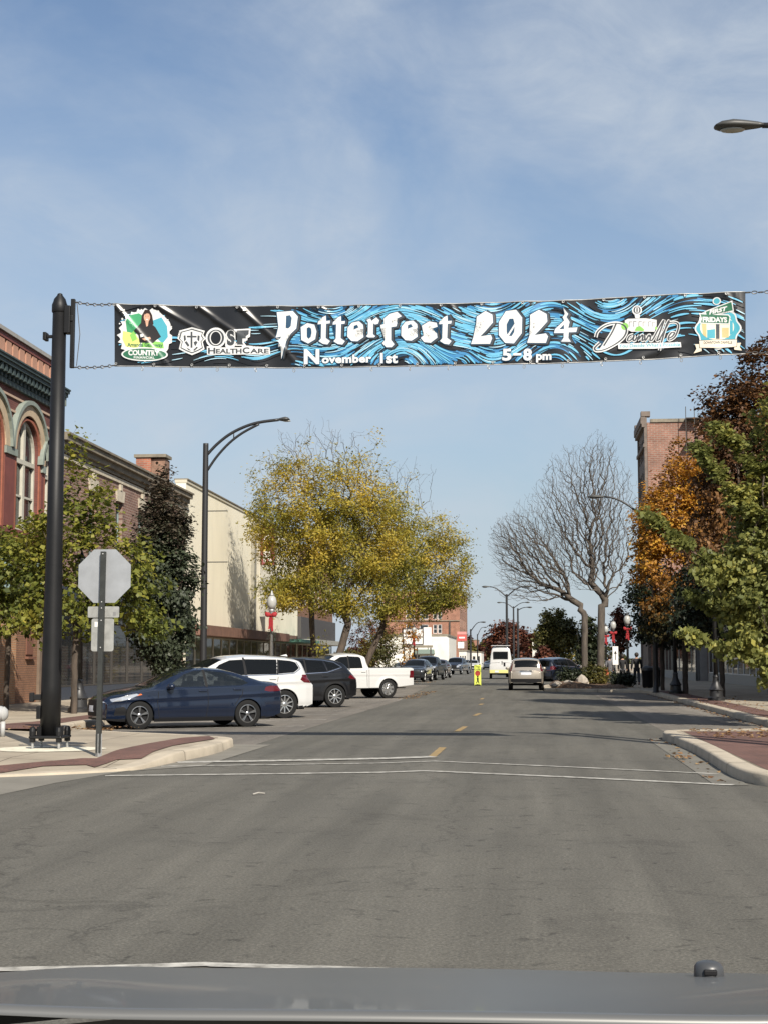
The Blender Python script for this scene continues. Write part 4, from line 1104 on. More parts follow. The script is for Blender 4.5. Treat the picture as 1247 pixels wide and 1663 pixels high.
# small autumn trees behind the pickup
b = base_at(618, 112)
tree('small_tree', 'low bushy green and rust tree behind the white pickup bed', b, [(0, 0, 2.2, 1.6, 1.6, 1.6), (.7, 0, 3.2, 1.0, 1.2, 1.2), (-1.0, 0, 1.6, 1.2, 1.2, 1.2)], 160, [stem(.8)], .07,
     dict(n=5200, size=.16, mat=Lf_olive, sigma=.2, tips=4), 34)
b = base_at(603, 124)
tree('small_tree', 'rust red round tree between the locust trunks and the pickup', b, [(0, 0, 2.8, 2.0, 1.8, 2.0), (1.0, 0, 3.8, 1.2, 1.2, 1.2)], 160, [stem(.9)], .07,
     dict(n=4600, size=.18, mat=Lf_red, sigma=.22, tips=4), 35)
b = base_at(664, 118)
tree('small_tree', 'thin orange leaved young tree by the white sign board', b, [(0, 0, 1.6, .75, .8, 1.3), (0, 0, 3.6, 1.1, 1.1, 1.4), (-.4, 0, 4.8, 1.5, 1.2, .9)], 150, [stem(1.0)], .06,
     dict(n=1700, size=.16, mat=Lf_orange, sigma=.15, tips=4, keep=lambda p, rs: np.clip(1.3 - p[:, 2] * .28, .08, 1), tint=lambda p, rs: .62 + rs.normal(size=len(p)) * .14), 36, bark=M_bark)
# ---- right side
b = base_at(962, 88)
tree('bare_tree', 'tall leafless twin trunk tree leaning over the parked cars on the right', b,
     [(-1.4, 0, 9.0, 3.5, 3.2, 3.6), (-3.3, 0, 7.6, 2.7, 2.6, 2.9), (.9, 0, 10.6, 2.0, 2.4, 3.6), (-.8, 0, 11.8, 2.3, 2.4, 2.6), (1.3, 0, 8.2, 1.4, 2.0, 2.8), (-4.3, 0, 6.2, 1.7, 1.8, 1.5), (.6, 0, 13.4, 1.2, 1.4, 1.8, 6), (-4.6, 0, 8.4, 1.6, 1.8, 1.9, 22)], 11000,
     [stem(4.6, .012, (.15, .1), x0=.42), stem(4.0, .012, (.05, 0), x0=-.48, curve=.4), stem(3.2, .012, (-.40, .2), x0=-.50)], .28,
     None, 41, bark=bark_mat('dark_twig_bark', (.085, .07, .056), (.045, .038, .032)), r_tip=.0056, wob=.09, step=.36, curve=.3, bf=.36, bias=2.0)
b = base_at(1112, 64)
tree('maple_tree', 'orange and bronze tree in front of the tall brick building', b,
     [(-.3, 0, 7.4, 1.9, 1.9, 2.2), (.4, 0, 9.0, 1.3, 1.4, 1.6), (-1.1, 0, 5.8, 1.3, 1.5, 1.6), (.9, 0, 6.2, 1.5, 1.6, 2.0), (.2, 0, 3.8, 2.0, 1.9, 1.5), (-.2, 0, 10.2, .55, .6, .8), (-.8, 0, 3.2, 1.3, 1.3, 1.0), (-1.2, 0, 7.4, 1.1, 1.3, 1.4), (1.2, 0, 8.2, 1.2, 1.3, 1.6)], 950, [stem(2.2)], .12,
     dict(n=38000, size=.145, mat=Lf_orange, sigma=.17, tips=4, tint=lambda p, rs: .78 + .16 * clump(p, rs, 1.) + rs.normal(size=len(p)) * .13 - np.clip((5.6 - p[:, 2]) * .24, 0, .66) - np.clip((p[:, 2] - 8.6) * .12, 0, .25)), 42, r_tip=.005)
b = base_at(1252, 47)
tree('maple_tree', 'tall bronze leaved tree cut by the right edge of the frame', b,
     [(-.75, 0, 8.5, 1.6, 1.8, 2.2), (.4, 0, 9.6, 1.6, 1.6, 1.9), (-1.2, 0, 7.2, 1.1, 1.4, 1.5), (.5, 0, 6.0, 1.8, 1.7, 1.8), (-.1, 0, 10.8, .9, .9, .9), (-1.3, 0, 5.2, 1.4, 1.4, 1.5), (-1.6, 0, 9.0, .5, .6, .9)], 760, [stem(2.4)], .12,
     dict(n=42000, size=.135, mat=Lf_bronze, sigma=.17, tips=4), 43, r_tip=.005)
# dark evergreen-looking crown in the shade below the orange tree
b = base_at(1075, 71)
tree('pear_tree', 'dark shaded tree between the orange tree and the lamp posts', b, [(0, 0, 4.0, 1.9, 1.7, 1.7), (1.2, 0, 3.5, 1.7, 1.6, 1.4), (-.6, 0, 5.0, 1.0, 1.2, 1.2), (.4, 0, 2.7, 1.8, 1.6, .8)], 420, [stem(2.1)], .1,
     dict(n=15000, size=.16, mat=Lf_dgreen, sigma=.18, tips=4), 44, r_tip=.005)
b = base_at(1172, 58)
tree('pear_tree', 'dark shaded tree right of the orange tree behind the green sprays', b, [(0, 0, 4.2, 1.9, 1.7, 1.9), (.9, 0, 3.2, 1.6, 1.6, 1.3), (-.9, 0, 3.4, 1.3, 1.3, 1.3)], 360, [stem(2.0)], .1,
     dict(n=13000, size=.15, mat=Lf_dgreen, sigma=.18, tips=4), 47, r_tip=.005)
# near green tree with horizontal sprays
b = base_at(1262, 35.5)
env = [(-.55, 0, 3.0, 1.0, 1.3, 1.35, 3.4), (.7, .2, 4.3, 1.7, 1.8, 2.3, 7), (1.3, .2, 7.0, 1.6, 1.7, 1.8, 4), (-.1, .2, 4.6, .8, 1.2, 1.5, 2.0), (-.5, 0, 1.7, .9, 1.0, .5, 1.0), (.4, .3, 6.6, 1.0, 1.3, 1.4, 1.5), (-1.1, 0, 3.35, .8, .8, .7, 1.0), (-.25, -.2, 1.15, .55, .6, .35, .35)]
def spray(pts, r, w_):
    for (x, y, z), (x2, y2, z2_) in zip(pts, pts[1:]):
        k = max(2, int(math.hypot(x2 - x, z2_ - z) / .22))
        for i in range(k):
            t = i / k; q = r * (.45 + .55 * t); env.append((x + (x2 - x) * t, y + (y2 - y) * t, z + (z2_ - z) * t, q, q, q * .62, w_ / k * (.5 + t)))
spray([(-1.32, 0, 7.0), (-.75, 0, 6.35), (-.1, 0, 5.7)], .30, .55)
spray([(-1.78, .1, 6.5), (-1.2, .1, 5.7), (-.5, .1, 4.85)], .34, .75)
spray([(-3.05, 0, 4.98), (-2.5, 0, 4.45), (-1.9, 0, 3.96), (-1.0, 0, 3.5)], .25, .62)
spray([(-2.1, -.2, 2.0), (-1.5, -.2, 1.75), (-.6, -.1, 1.6)], .32, .75)
spray([(-1.95, .2, 2.95), (-1.3, .2, 2.7), (-.7, .2, 2.6)], .34, .6)
tree('maple_tree', 'near green tree reaching in from the right with level leafy sprays', b, env, 1600, [stem(1.8)], .10,
     dict(n=44000, size=.125, mat=Lf_green, sigma=.10, tips=3, vz=.55, aspect=.75, tint=lambda p, rs: .60 + .24 * clump(p, rs, .6) + rs.normal(size=len(p)) * .15), 45, r_tip=.0035, down=.25, bf=.15)
# far trees
def far_tree(label, px, Y, cx, top, wpx, lm, seed, n=6500, name='shade_tree', low=.3, size=None, group=None, shape=1., trunk_h=None, py_bottom=None, tips=4):
    s = FPX / Y; b = base_at(px, Y, 0.1); H = at(px, top, Y).z; rx = wpx / s / 2; ox = (cx - px) / s
    z0 = H * low; zc = (H + z0) / 2; rz = (H - z0) / 2
    env = [(ox, 0, zc, rx * .8, rx * .8, rz * .95), (ox - rx * .35, 0, zc - rz * .25, rx * .62, rx * .6, rz * .65), (ox + rx * .35, 0, zc - rz * .15, rx * .62, rx * .6, rz * .65), (ox, 0, zc + rz * .35, rx * .5 * shape, rx * .5 * shape, rz * .6)]
    tree(name, label, b, env, 260, [stem(max(z0 * 1.1, .8))], max(.09, H * .018), dict(n=n, size=size or max(.16, 5.2 / s), mat=lm, sigma=rx * .12, tips=tips), seed, group, r_tip=.01, step=.5)
far_tree('round dark red tree over the end of the street behind the van', 828, 255, 826, 1010, 84, Lf_red, 51, 9000, low=.18)
far_tree('olive and gold tree behind the dark parked cars on the right', 905, 150, 905, 985, 78, Lf_olive, 52, 9000, low=.15, shape=.8)
far_tree('narrow dark evergreen behind the bare tree trunks', 957, 118, 957, 998, 44, Lf_dgreen, 53, 6000, low=.08)
far_tree('rust coloured tree right of the round dark red tree', 866, 215, 866, 1028, 32, Lf_red, 54, 3000, low=.15)
far_tree('red leaved bush above the dark parked cars', 884, 140, 884, 1050, 44, Lf_red, 55, 3600, low=.1, name='shrub')
far_tree('dusky red tree above the red bows on the right pavement', 1008, 140, 1008, 983, 44, Lf_red, 56, 3000, low=.3)
far_tree('olive tree between the dark red tree and the gold tree', 880, 230, 880, 1012, 40, Lf_olive, 57, 3000, low=.2)
far_tree('dark tree behind the red shop sign far down the left', 764, 380, 764, 1040, 22, Lf_olive, 58, 1500, low=.1)
far_tree('red tree beyond the shop sign at the far left end', 756, 440, 758, 1028, 26, Lf_red, 59, 1700, low=.1)
far_tree('red maple beside the far left lamp post', 776, 400, 778, 1046, 22, Lf_red, 60, 1500, low=.1)
far_tree('grey green tree at the end of the street left of the dark red tree', 792, 480, 793, 1034, 34, Lf_olive, 61, 1800, low=.1)
# distant woods closing the horizon: one mass nobody could count
rs = np.random.RandomState(77); n = 26000
X = rs.uniform(-260, 260, n); h = 7 + 3.5 * np.sin(X * .09) + 2.5 * np.sin(X * .23 + 1)
pos = np.stack([X, 640 + rs.uniform(0, 30, n), rs.random(n) ** .8 * h], 1)
o = leaf_mesh('distant_wood', pos, 1.7, np.clip(.4 + .3 * np.sin(X * .12) + rs.normal(size=n) * .2, 0, 1), rs, Lf_olive, None)
tag(o, 'far line of autumn trees along the horizon', 'wood', kind='stuff')
# shrubs on the mulch bed
def shrub(label, px, Y, py_top, wpx, lm, seed, n=3500):
    s = FPX / Y; b = base_at(px, Y, .2); H = at(px, py_top, Y).z - .2; rx = wpx / s / 2
    tree('shrub', label, b, [(0, 0, H * .5, rx * .9, rx * .7, H * .5), (-rx * .4, 0, H * .4, rx * .6, rx * .6, H * .42), (rx * .4, 0, H * .45, rx * .6, rx * .6, H * .42)], 170, [stem(.25, .01, n=4)], .03,
         dict(n=n, size=.11, mat=lm, sigma=.10, tips=5), seed, None, r_tip=.004, step=.15, cat='shrub')
shrub('dark green shrub on the mulch right behind the silver car', 924, 81, 1082, 46, Lf_dgreen, 71)
shrub('taller dark shrub at the foot of the bare tree', 964, 82, 1076, 50, Lf_olive, 72, 4200)
shrub('low dark shrub right of the bare tree trunk', 1011, 79, 1092, 40, Lf_dgreen, 73, 3000)
# ------------------------------------------------------------------ vehicles
def paint(name, col, metal=.0, rough=.3, coat=1.):
    return mat(name, col, rough, metal, coat=coat)
P_blue = paint('blue_paint', (.004, .010, .028), .3, .26)
P_white = paint('white_car_paint', (.50, .50, .49))
P_black = paint('black_car_paint', (.004, .004, .005), 0, .3, .35)
P_silver = paint('champagne_paint', (.36, .325, .275), .45, .36)
P_dark = paint('dark_grey_paint', (.028, .032, .036), .3)
P_navy = paint('navy_paint', (.012, .017, .032), .2)
P_wine = paint('dark_wine_paint', (.045, .016, .016), .2)
M_tyre = mat('tyre_rubber', (.012, .012, .012), .85, spec=.2)
M_rim = mat('alloy_rim', (.55, .55, .54), .28, .9)
M_rimd = mat('dark_alloy', (.30, .30, .30), .3, .9)
M_plas = mat('black_plastic', (.010, .010, .011), .65, spec=.2)
M_chrome = mat('chrome', (.62, .62, .62), .15, 1.)
M_tail = mat('tail_lamp_red', (.085, .005, .009), .2, coat=.6)
M_head = mat('head_lamp_lens', (.55, .57, .60), .1, .6, coat=1.)
M_amber = mat('amber_lens', (.6, .14, .03), .2)
M_plate = mat('licence_plate', (.55, .57, .60), .5, var=.1, vscale=20)
M_seat = mat('seat_cloth', (.05, .048, .045), .9)
M_glassc = glass_mat('car_glass', (.012, .015, .017), .30, .02)
M_glassd = glass_mat('dark_car_glass', (.006, .007, .008), .06, .16); M_glassd.node_tree.nodes['Principled BSDF'].inputs['Specular IOR Level'].default_value = .18
M_seam = mat('panel_gap', (.004, .004, .005), .9)

WHEELS = {}
def wheel(parent, x, y, side, Rw, style, rim_m):
    key = (round(Rw, 3), style, rim_m.name)
    if key not in WHEELS:
        wd = .11
        t = MB(); r = Rw
        t.lathe([(r * .66, -wd), (r * .93, -wd), (r, -wd * .75), (r, wd * .75), (r * .985, wd * .9), (r * .93, wd), (r * .68, wd * .98), (r * .66, wd * .8)], 40, axis='Y', cap=False)
        g = MB(); rr = r * .67
        g.lathe([(rr, -wd * .9), (rr, wd * .9), (rr * .93, wd * .92), (rr * .91, wd * .5)], 40, axis='Y', cap=False)
        dk = MB(); dk.lathe([(rr * .92, -wd * .2), (rr * .92, wd * .35), (.01, wd * .35)], 32, axis='Y', cap=False)
        n = {'five': 5, 'ten': 10, 'multi': 9, 'steel': 8}[style]
        for k in range(n):
            a = 2 * PI * k / n + .3
            pairs = ((-.16, .17), (.16, -.17)) if style == 'five' else ((0, 0),)
            for (o0, o1) in pairs:
                # spoke bar from hub to rim, slightly dished
                w0, w1 = (rr * .075, rr * .085) if style == 'five' else (rr * .12, rr * .085)
                if style == 'steel': w0, w1 = rr * .2, rr * .26
                a0, a1 = a + o0 * .3, a + o1 * .75 + (o0 if style == 'five' else 0) * .2
                P0 = Vector((math.cos(a0), 0, math.sin(a0))) * rr * .16; P1 = Vector((math.cos(a1), 0, math.sin(a1))) * rr * .94
                d = (P1 - P0).normalized(); q = Vector((-d.z, 0, d.x))
                vs = []
                for p, ww, yy in ((P0, w0, wd * .80), (P1, w1, wd * .9)):
                    for s1, dy in ((-1, -.03), (-.6, 0), (.6, 0), (1, -.03)): vs.append(p + q * ww * s1 + Vector((0, -(yy + dy), 0)))
                g.add(vs, [(0, 1, 5, 4), (1, 2, 6, 5), (2, 3, 7, 6)])
        g.lathe([(rr * .24, wd * .5), (rr * .24, wd * .82), (rr * .2, wd * .88), (.005, wd * .9)], 20, axis='Y', cap=False)
        mt = t.build('tyre', M_tyre, None); smooth_by_angle(mt, 40)
        mr = g.build('rim', rim_m, None); smooth_by_angle(mr, 40)
        md = dk.build('hub_back', M_plas, None)
        WHEELS[key] = (mt.data, mr.data, md.data)
        for o in (mt, mr, md): bpy.data.objects.remove(o)
    a, b, c = WHEELS[key]
    o = link_mesh(a, 'wheel', parent, (x, y, Rw), (0, 0, 0 if side < 0 else PI))
    link_mesh(b, 'rim', o); link_mesh(c, 'hub_back', o)
    return o

def vehicle(name, label, loc, heading, sp, body_m, res=1., group=None, cat='car'):
    """lofted body: section from sill to belt to roof along the length; panes and lamps are cut out of the same surface"""
    T = thing(name, label, cat, loc, heading, group)
    L_ = sp['L']; Wd = sp['w']; tb = lambda k, x: lerp_table(sp[k], x)
    wheels = sp['wheels']; Ra = sp['arch']; Rw = sp['Rw']
    # stations spaced evenly along the roof line's arc
    fine = np.linspace(0, L_, 1400); zt = np.array([tb('top', x) for x in fine]); zt = np.convolve(np.pad(zt, 14, 'edge'), np.ones(29) / 29, 'valid')
    arc = np.concatenate([[0], np.cumsum(np.hypot(np.diff(fine), np.diff(zt) * .9))])
    NS = max(24, int(arc[-1] / (.026 / res)))
    xs = list(np.interp(np.linspace(0, arc[-1], NS), arc, fine))
    for xw in wheels:
        for k in np.linspace(-1, 1, max(9, int(25 * res))): xs.append(xw + Ra * k)
        xs += [xw - Ra - .002, xw + Ra + .002]
    xs = sorted(x for x in xs if 0 <= x <= L_)
    def smooth_tb(k, x, h=.06): return (tb(k, x - h) + 2 * tb(k, x) + tb(k, x + h)) / 4
    def section(x):
        zb = tb('bot', x)
        for xw in wheels:
            if abs(x - xw) < Ra: zb = max(zb, Rw + math.sqrt(max(0, Ra * Ra - (x - xw) ** 2)))
        zs = smooth_tb('sh', x); ztp = float(np.interp(x, fine, zt)); wb = smooth_tb('plan', x, .04) * Wd
        wr = smooth_tb('wr', x, .04); rd = tb('rd', x)
        zs = min(zs, ztp - .03); zb = min(zb, zs - .05)
        zr = max(ztp - rd, zs + .3 * (ztp - zs)); wr = min(wr, wb - .02)
        pts = []
        n1 = max(6, int(26 * res)); zlow = .5
        for i in range(n1):
            t = i / n1; z = zb + (zs - zb) * t
            # tumble-in low, fullest at the crease, slightly in at the shoulder
            f = 1 - .055 * max(0, (.52 - z) / .4) ** 2 * 1.6 - .035 * max(0, (z - sp['crease']) / (.35)) ** 2
            cz = sp['crease'] + sp.get('crease_slope', 0) * (x - L_ / 2)
            f += .010 * math.exp(-((z - cz) / .035) ** 2) - .008 * math.exp(-((z - cz + .09) / .06) ** 2) - .009 * math.exp(-((z - .36) / .05) ** 2)
            # flared arches
            for xw in wheels:
                dd = math.hypot(x - xw, z - Rw)
                if dd < Ra + .16: f += sp.get('flare', .012) * max(0, 1 - (dd - Ra) / .16)
            pts.append((wb * f, z))
        ys = pts[-1][0]
        n2 = max(2, int(4 * res))
        for i in range(n2):   # shoulder roll
            t = i / n2; a = t * PI / 2; pts.append((ys - .045 * (1 - math.cos(a)), zs + .02 * math.sin(a)))
        y0, z0 = ys - .045, zs + .02
        z0 = min(z0, zr - .004)
        n3 = max(5, int(15 * res))
        for i in range(n3):
            t = i / n3; pts.append((y0 + (wr - y0) * t + .02 * math.sin(t * PI), z0 + (zr - z0) * t))
        n4 = max(5, int(16 * res))
        for i in range(n4 + 1):
            t = i / n4; pts.append((wr * math.cos(t * PI / 2) if sp.get('rounded') else wr * (1 - t), zr + (ztp - zr) * (1 - (1 - t) ** 2.4)))
        return pts, (n1, n1 + n2, n1 + n2 + n3)
    secs = []
    for x in xs:
        p, ks = section(x); secs.append(p)
    NP = len(secs[0]); k1, k2, k3 = ks
    bow = sp.get('bow', (.16, .10))
    fronts = sp.get('cap', .5)
    V = []
    for x, p in zip(xs, secs):
        for (y, z) in p:
            xx = x
            if x < fronts: xx += bow[0] * (1 - x / fronts) ** 1.5 * ((y / Wd) ** 2)
            if L_ - x < fronts: xx -= bow[1] * (1 - (L_ - x) / fronts) ** 1.5 * ((y / Wd) ** 2)
            V.append((L_ / 2 - xx, y, z))
    nS = len(xs)
    groups = {}
    def put(key, pts_idx): groups.setdefault(key, []).append(pts_idx)
    mats = {'body': body_m, 'glass': sp.get('glass', M_glassc), 'dglass': M_glassd, 'headlight': M_head, 'taillight': M_tail, 'trim': M_plas, 'grille': sp.get('grille_m', M_plas), 'chrome': M_chrome, 'plate': M_plate, 'amber': M_amber, 'bed': M_plas, 'roof': sp.get('roof_m', body_m), 'yellow': mat('faded_yellow_paint', (.62, .58, .22), .5)}
    side_polys = sp.get('side', []); top_polys = sp.get('tops', []); fcap = sp.get('fcap', []); rcap = sp.get('rcap', [])
    def cls_side(x, z, zone):
        for key, poly in side_polys:
            if inpoly(x, z, poly): return key
        cl = sp.get('clad')
        if cl:
            if z < cl[0]: return 'trim'
            for xw in wheels:
                if math.hypot(x - xw, z - Rw) < Ra + cl[1]: return 'trim'
        elif z < sp.get('sill', .25): return 'trim'
        return 'body'
    def cls_top(x, y):
        for key, x0, x1, ym in top_polys:
            if x0 < x < x1 and abs(y) < ym: return key
        return 'body'
    for i in range(nS - 1):
        xm = (xs[i] + xs[i + 1]) / 2
        for k in range(NP - 1):
            zc = (secs[i][k][1] + secs[i + 1][k][1] + secs[i][k + 1][1] + secs[i + 1][k + 1][1]) / 4
            yc = (secs[i][k][0] + secs[i + 1][k + 1][0]) / 2
            key = cls_side(xm, zc, 0) if k < k3 else cls_top(xm, yc)
            put(key, (i * NP + k, (i + 1) * NP + k, (i + 1) * NP + k + 1, i * NP + k + 1))
    # pull the edges between unlike panels onto the drawn outlines
    vk = {}
    for key, fl in groups.items():
        for f in fl:
            for q in f: vk.setdefault(q, set()).add(key)
    for q, ks_ in vk.items():
        k = q % NP; i = q // NP
        if len(ks_) < 2 or k >= k3 or k == 0: continue
        x, z = xs[i], secs[i][k][1]; best = None
        for key, poly in side_polys:
            for a, b in zip(poly, poly[1:] + poly[:1]):
                ex, ez = b[0] - a[0], b[1] - a[1]; t = max(0, min(1, ((x - a[0]) * ex + (z - a[1]) * ez) / (ex * ex + ez * ez + 1e-9)))
                qx, qz = a[0] + t * ex, a[1] + t * ez; d = math.hypot(qx - x, qz - z)
                if best is None or d < best[0]: best = (d, qx, qz)
        if best and best[0] < .034 / res:
            X, y, z0 = V[q]; V[q] = (X - (best[1] - x), y, best[2])
    # end caps, split by height and width
    capV = list(V); M_ = max(6, int(16 * res))
    for end in (0, 1):
        i = 0 if end == 0 else nS - 1; p = secs[i]; base = len(capV); bw = bow[end]
        for k in range(NP):
            y, z = p[k]
            for j in range(M_ + 1):
                yy = y * (1 - j / M_); dx = bw * ((yy / Wd) ** 2)
                bulge = .05 * math.sin(PI * min(1, max(0, (z - p[0][1]) / (p[-1][1] - p[0][1] + 1e-6)))) * 1.0
                x = xs[i] + (dx - bulge * .6 if end == 0 else -dx + bulge * .6)
                if j == 0: x = xs[i] + (dx if end == 0 else -dx)
                capV.append((L_ / 2 - x, yy, z))
        for k in range(NP - 1):
            for j in range(M_):
                zc = (p[k][1] + p[k + 1][1]) / 2; yc = (p[k][0] + p[k + 1][0]) / 2 * (1 - (j + .5) / M_)
                key = 'body'
                for kk, y0, y1, z0, z1 in (fcap if end == 0 else rcap):
                    if y0 <= yc <= y1 and z0 <= zc <= z1: key = kk; break
                a = base + k * (M_ + 1) + j; q = (a, a + M_ + 1, a + M_ + 2, a + 1)
                put(key, q if end else q[::-1])
    V = np.array(capV)
    names = {'body': 'body', 'glass': 'window', 'dglass': 'window', 'headlight': 'headlight', 'taillight': 'taillight', 'trim': 'lower_trim', 'grille': 'grille', 'chrome': 'chrome_trim', 'plate': 'licence_plate', 'amber': 'indicator', 'bed': 'bed_cover', 'roof': 'roof', 'yellow': 'lower_panel'}
    for key, fl in groups.items():
        fl = np.array(fl); parts = []
        for sgn in (1, -1):
            f = fl if sgn > 0 else fl[:, ::-1]
            used, inv = np.unique(f.ravel(), return_inverse=True)
            v = V[used] * np.array([1, sgn, 1]); parts.append((v, inv.reshape(-1, 4)))
        if key in ('headlight', 'taillight'):   # one part per lamp
            lots = [[parts[0]], [parts[1]]]
        else: lots = [parts]
        for lot in lots:
            o_ = 0; vv = []; ff = []
            for v, f in lot: vv.append(v); ff.append(f + o_); o_ += len(v)
            me = bpy.data.meshes.new(names[key]); vv = np.concatenate(vv); ff = np.concatenate(ff)
            me.from_pydata([tuple(q) for q in vv], [], [tuple(int(z) for z in q) for q in ff])
            me.materials.append(mats[key]); me.polygons.foreach_set('use_smooth', [True] * len(me.polygons))
            if key == 'body':
                bm = bmesh.new(); bm.from_mesh(me); bmesh.ops.remove_doubles(bm, verts=bm.verts, dist=.0008); bm.to_mesh(me); bm.free()
                me.polygons.foreach_set('use_smooth', [True] * len(me.polygons))
            me.update()
            o = bpy.data.objects.new(names[key], me); COL.objects.link(o); o.parent = T
    def surf_y(x, z):
        p, _ = section(min(max(x, 0), L_))
        for (y0, z0), (y1, z1) in zip(p, p[1:]):
            if z0 <= z <= z1 and z1 > z0: return y0 + (y1 - y0) * (z - z0) / (z1 - z0)
        return p[0][0]
    def ribbon(mb, pts, wd, off=.003):
        for sgn in (1, -1):
            vs = []
            for i, (x, z) in enumerate(pts):
                a = Vector(pts[max(i - 1, 0)]); b = Vector(pts[min(i + 1, len(pts) - 1)]); t = (b - a).normalized(); n = Vector((-t.y, t.x)) * wd / 2
                for s1 in (1, -1):
                    X, Z = x + n.x * s1, z + n.y * s1; vs.append((L_ / 2 - X, sgn * (surf_y(X, Z) + off), Z))
            fs = [(2 * i, 2 * i + 1, 2 * i + 3, 2 * i + 2) for i in range(len(pts) - 1)]
            mb.add(vs, fs if sgn < 0 else [f[::-1] for f in fs])
    def dens(pts, st=.06):
        o = []
        for a, b in zip(pts, pts[1:]):
            n = max(1, int(math.hypot(b[0] - a[0], b[1] - a[1]) / st))
            o += [(a[0] + (b[0] - a[0]) * i / n, a[1] + (b[1] - a[1]) * i / n) for i in range(n)]
        return o + [pts[-1]]
    if sp.get('seams'):
        mb = MB()
        for s_ in sp['seams']: ribbon(mb, dens(s_), .014)
        mb.build('panel_seam', M_seam, T)
    for r_ in sp.get('ribbons', []):
        mb = MB(); ribbon(mb, dens(r_[1]), r_[2], .005); mb.build(r_[0], r_[3], T)
    # arch liners, floor, wheels
    mb = MB()
    for xw in wheels:
        for sgn in (1, -1):
            N = 14; vs = []
            for i in range(N + 1):
                a = PI * i / N
                for yy in (Wd * .93, Wd * .45): vs.append((L_ / 2 - xw + Ra * 1.0 * math.cos(a), sgn * yy, max(.16, Rw + Ra * .995 * math.sin(a))))
            mb.add(vs, [(2 * i, 2 * i + 1, 2 * i + 3, 2 * i + 2) for i in range(N)])
    mb.box(-L_ / 2 + .35, L_ / 2 - .35, -Wd * .80, Wd * .80, tb('bot', L_ / 2) + .015, tb('bot', L_ / 2) + .05)
    mb.build('underbody', M_plas, T)
    for xw in wheels:
        for sgn in (1, -1): wheel(T, L_ / 2 - xw, sgn * (Wd - .125), sgn, Rw, sp['rim'], sp.get('rim_m', M_rim))
    for xh, zh in sp.get('handles', []):
        mb = MB()
        for sgn in (1, -1): mb.cbox((L_ / 2 - xh, sgn * (surf_y(xh, zh) + .018), zh), (.20, .03, .035))
        mb.build('door_handle', sp.get('handle_m', body_m), T, bevel=.01)
    if 'mirror' in sp:
        xh, zh = sp['mirror']
        for sgn in (1, -1):
            mb = MB(); y = surf_y(xh, zh - .06)
            mb.sphere((L_ / 2 - xh, sgn * (y + .10), zh), .12, 12, 8, (.75, .95, .65)); mb.cbox((L_ / 2 - xh + .02, sgn * (y + .0), zh - .04), (.09, .14, .05))
            mb.build('mirror', sp.get('mirror_m', body_m), T, smooth=True)
    if sp.get('seats'):
        mb = MB()
        for (sx, zt_) in sp['seats']:
            for sy in (-.36, .36):
                mb.cbox((L_ / 2 - sx, sy, .55), (.5, .48, .18)); mb.cbox((L_ / 2 - sx - .26, sy, .82), (.14, .46, .56), 0, 0); mb.cbox((L_ / 2 - sx - .30, sy, zt_), (.09, .26, .17))
        mb.box(L_ / 2 - sp['dash'] - .35, L_ / 2 - sp['dash'], -Wd * .75, Wd * .75, .7, sp['dash_z'])
        mb.build('seat', M_seat, T, bevel=.03)
    return T, surf_y

def arcpts(cx, cz, r, a0, a1, n=10): return [(cx + r * math.cos(R(a0 + (a1 - a0) * i / n)), cz + r * math.sin(R(a0 + (a1 - a0) * i / n))) for i in range(n + 1)]

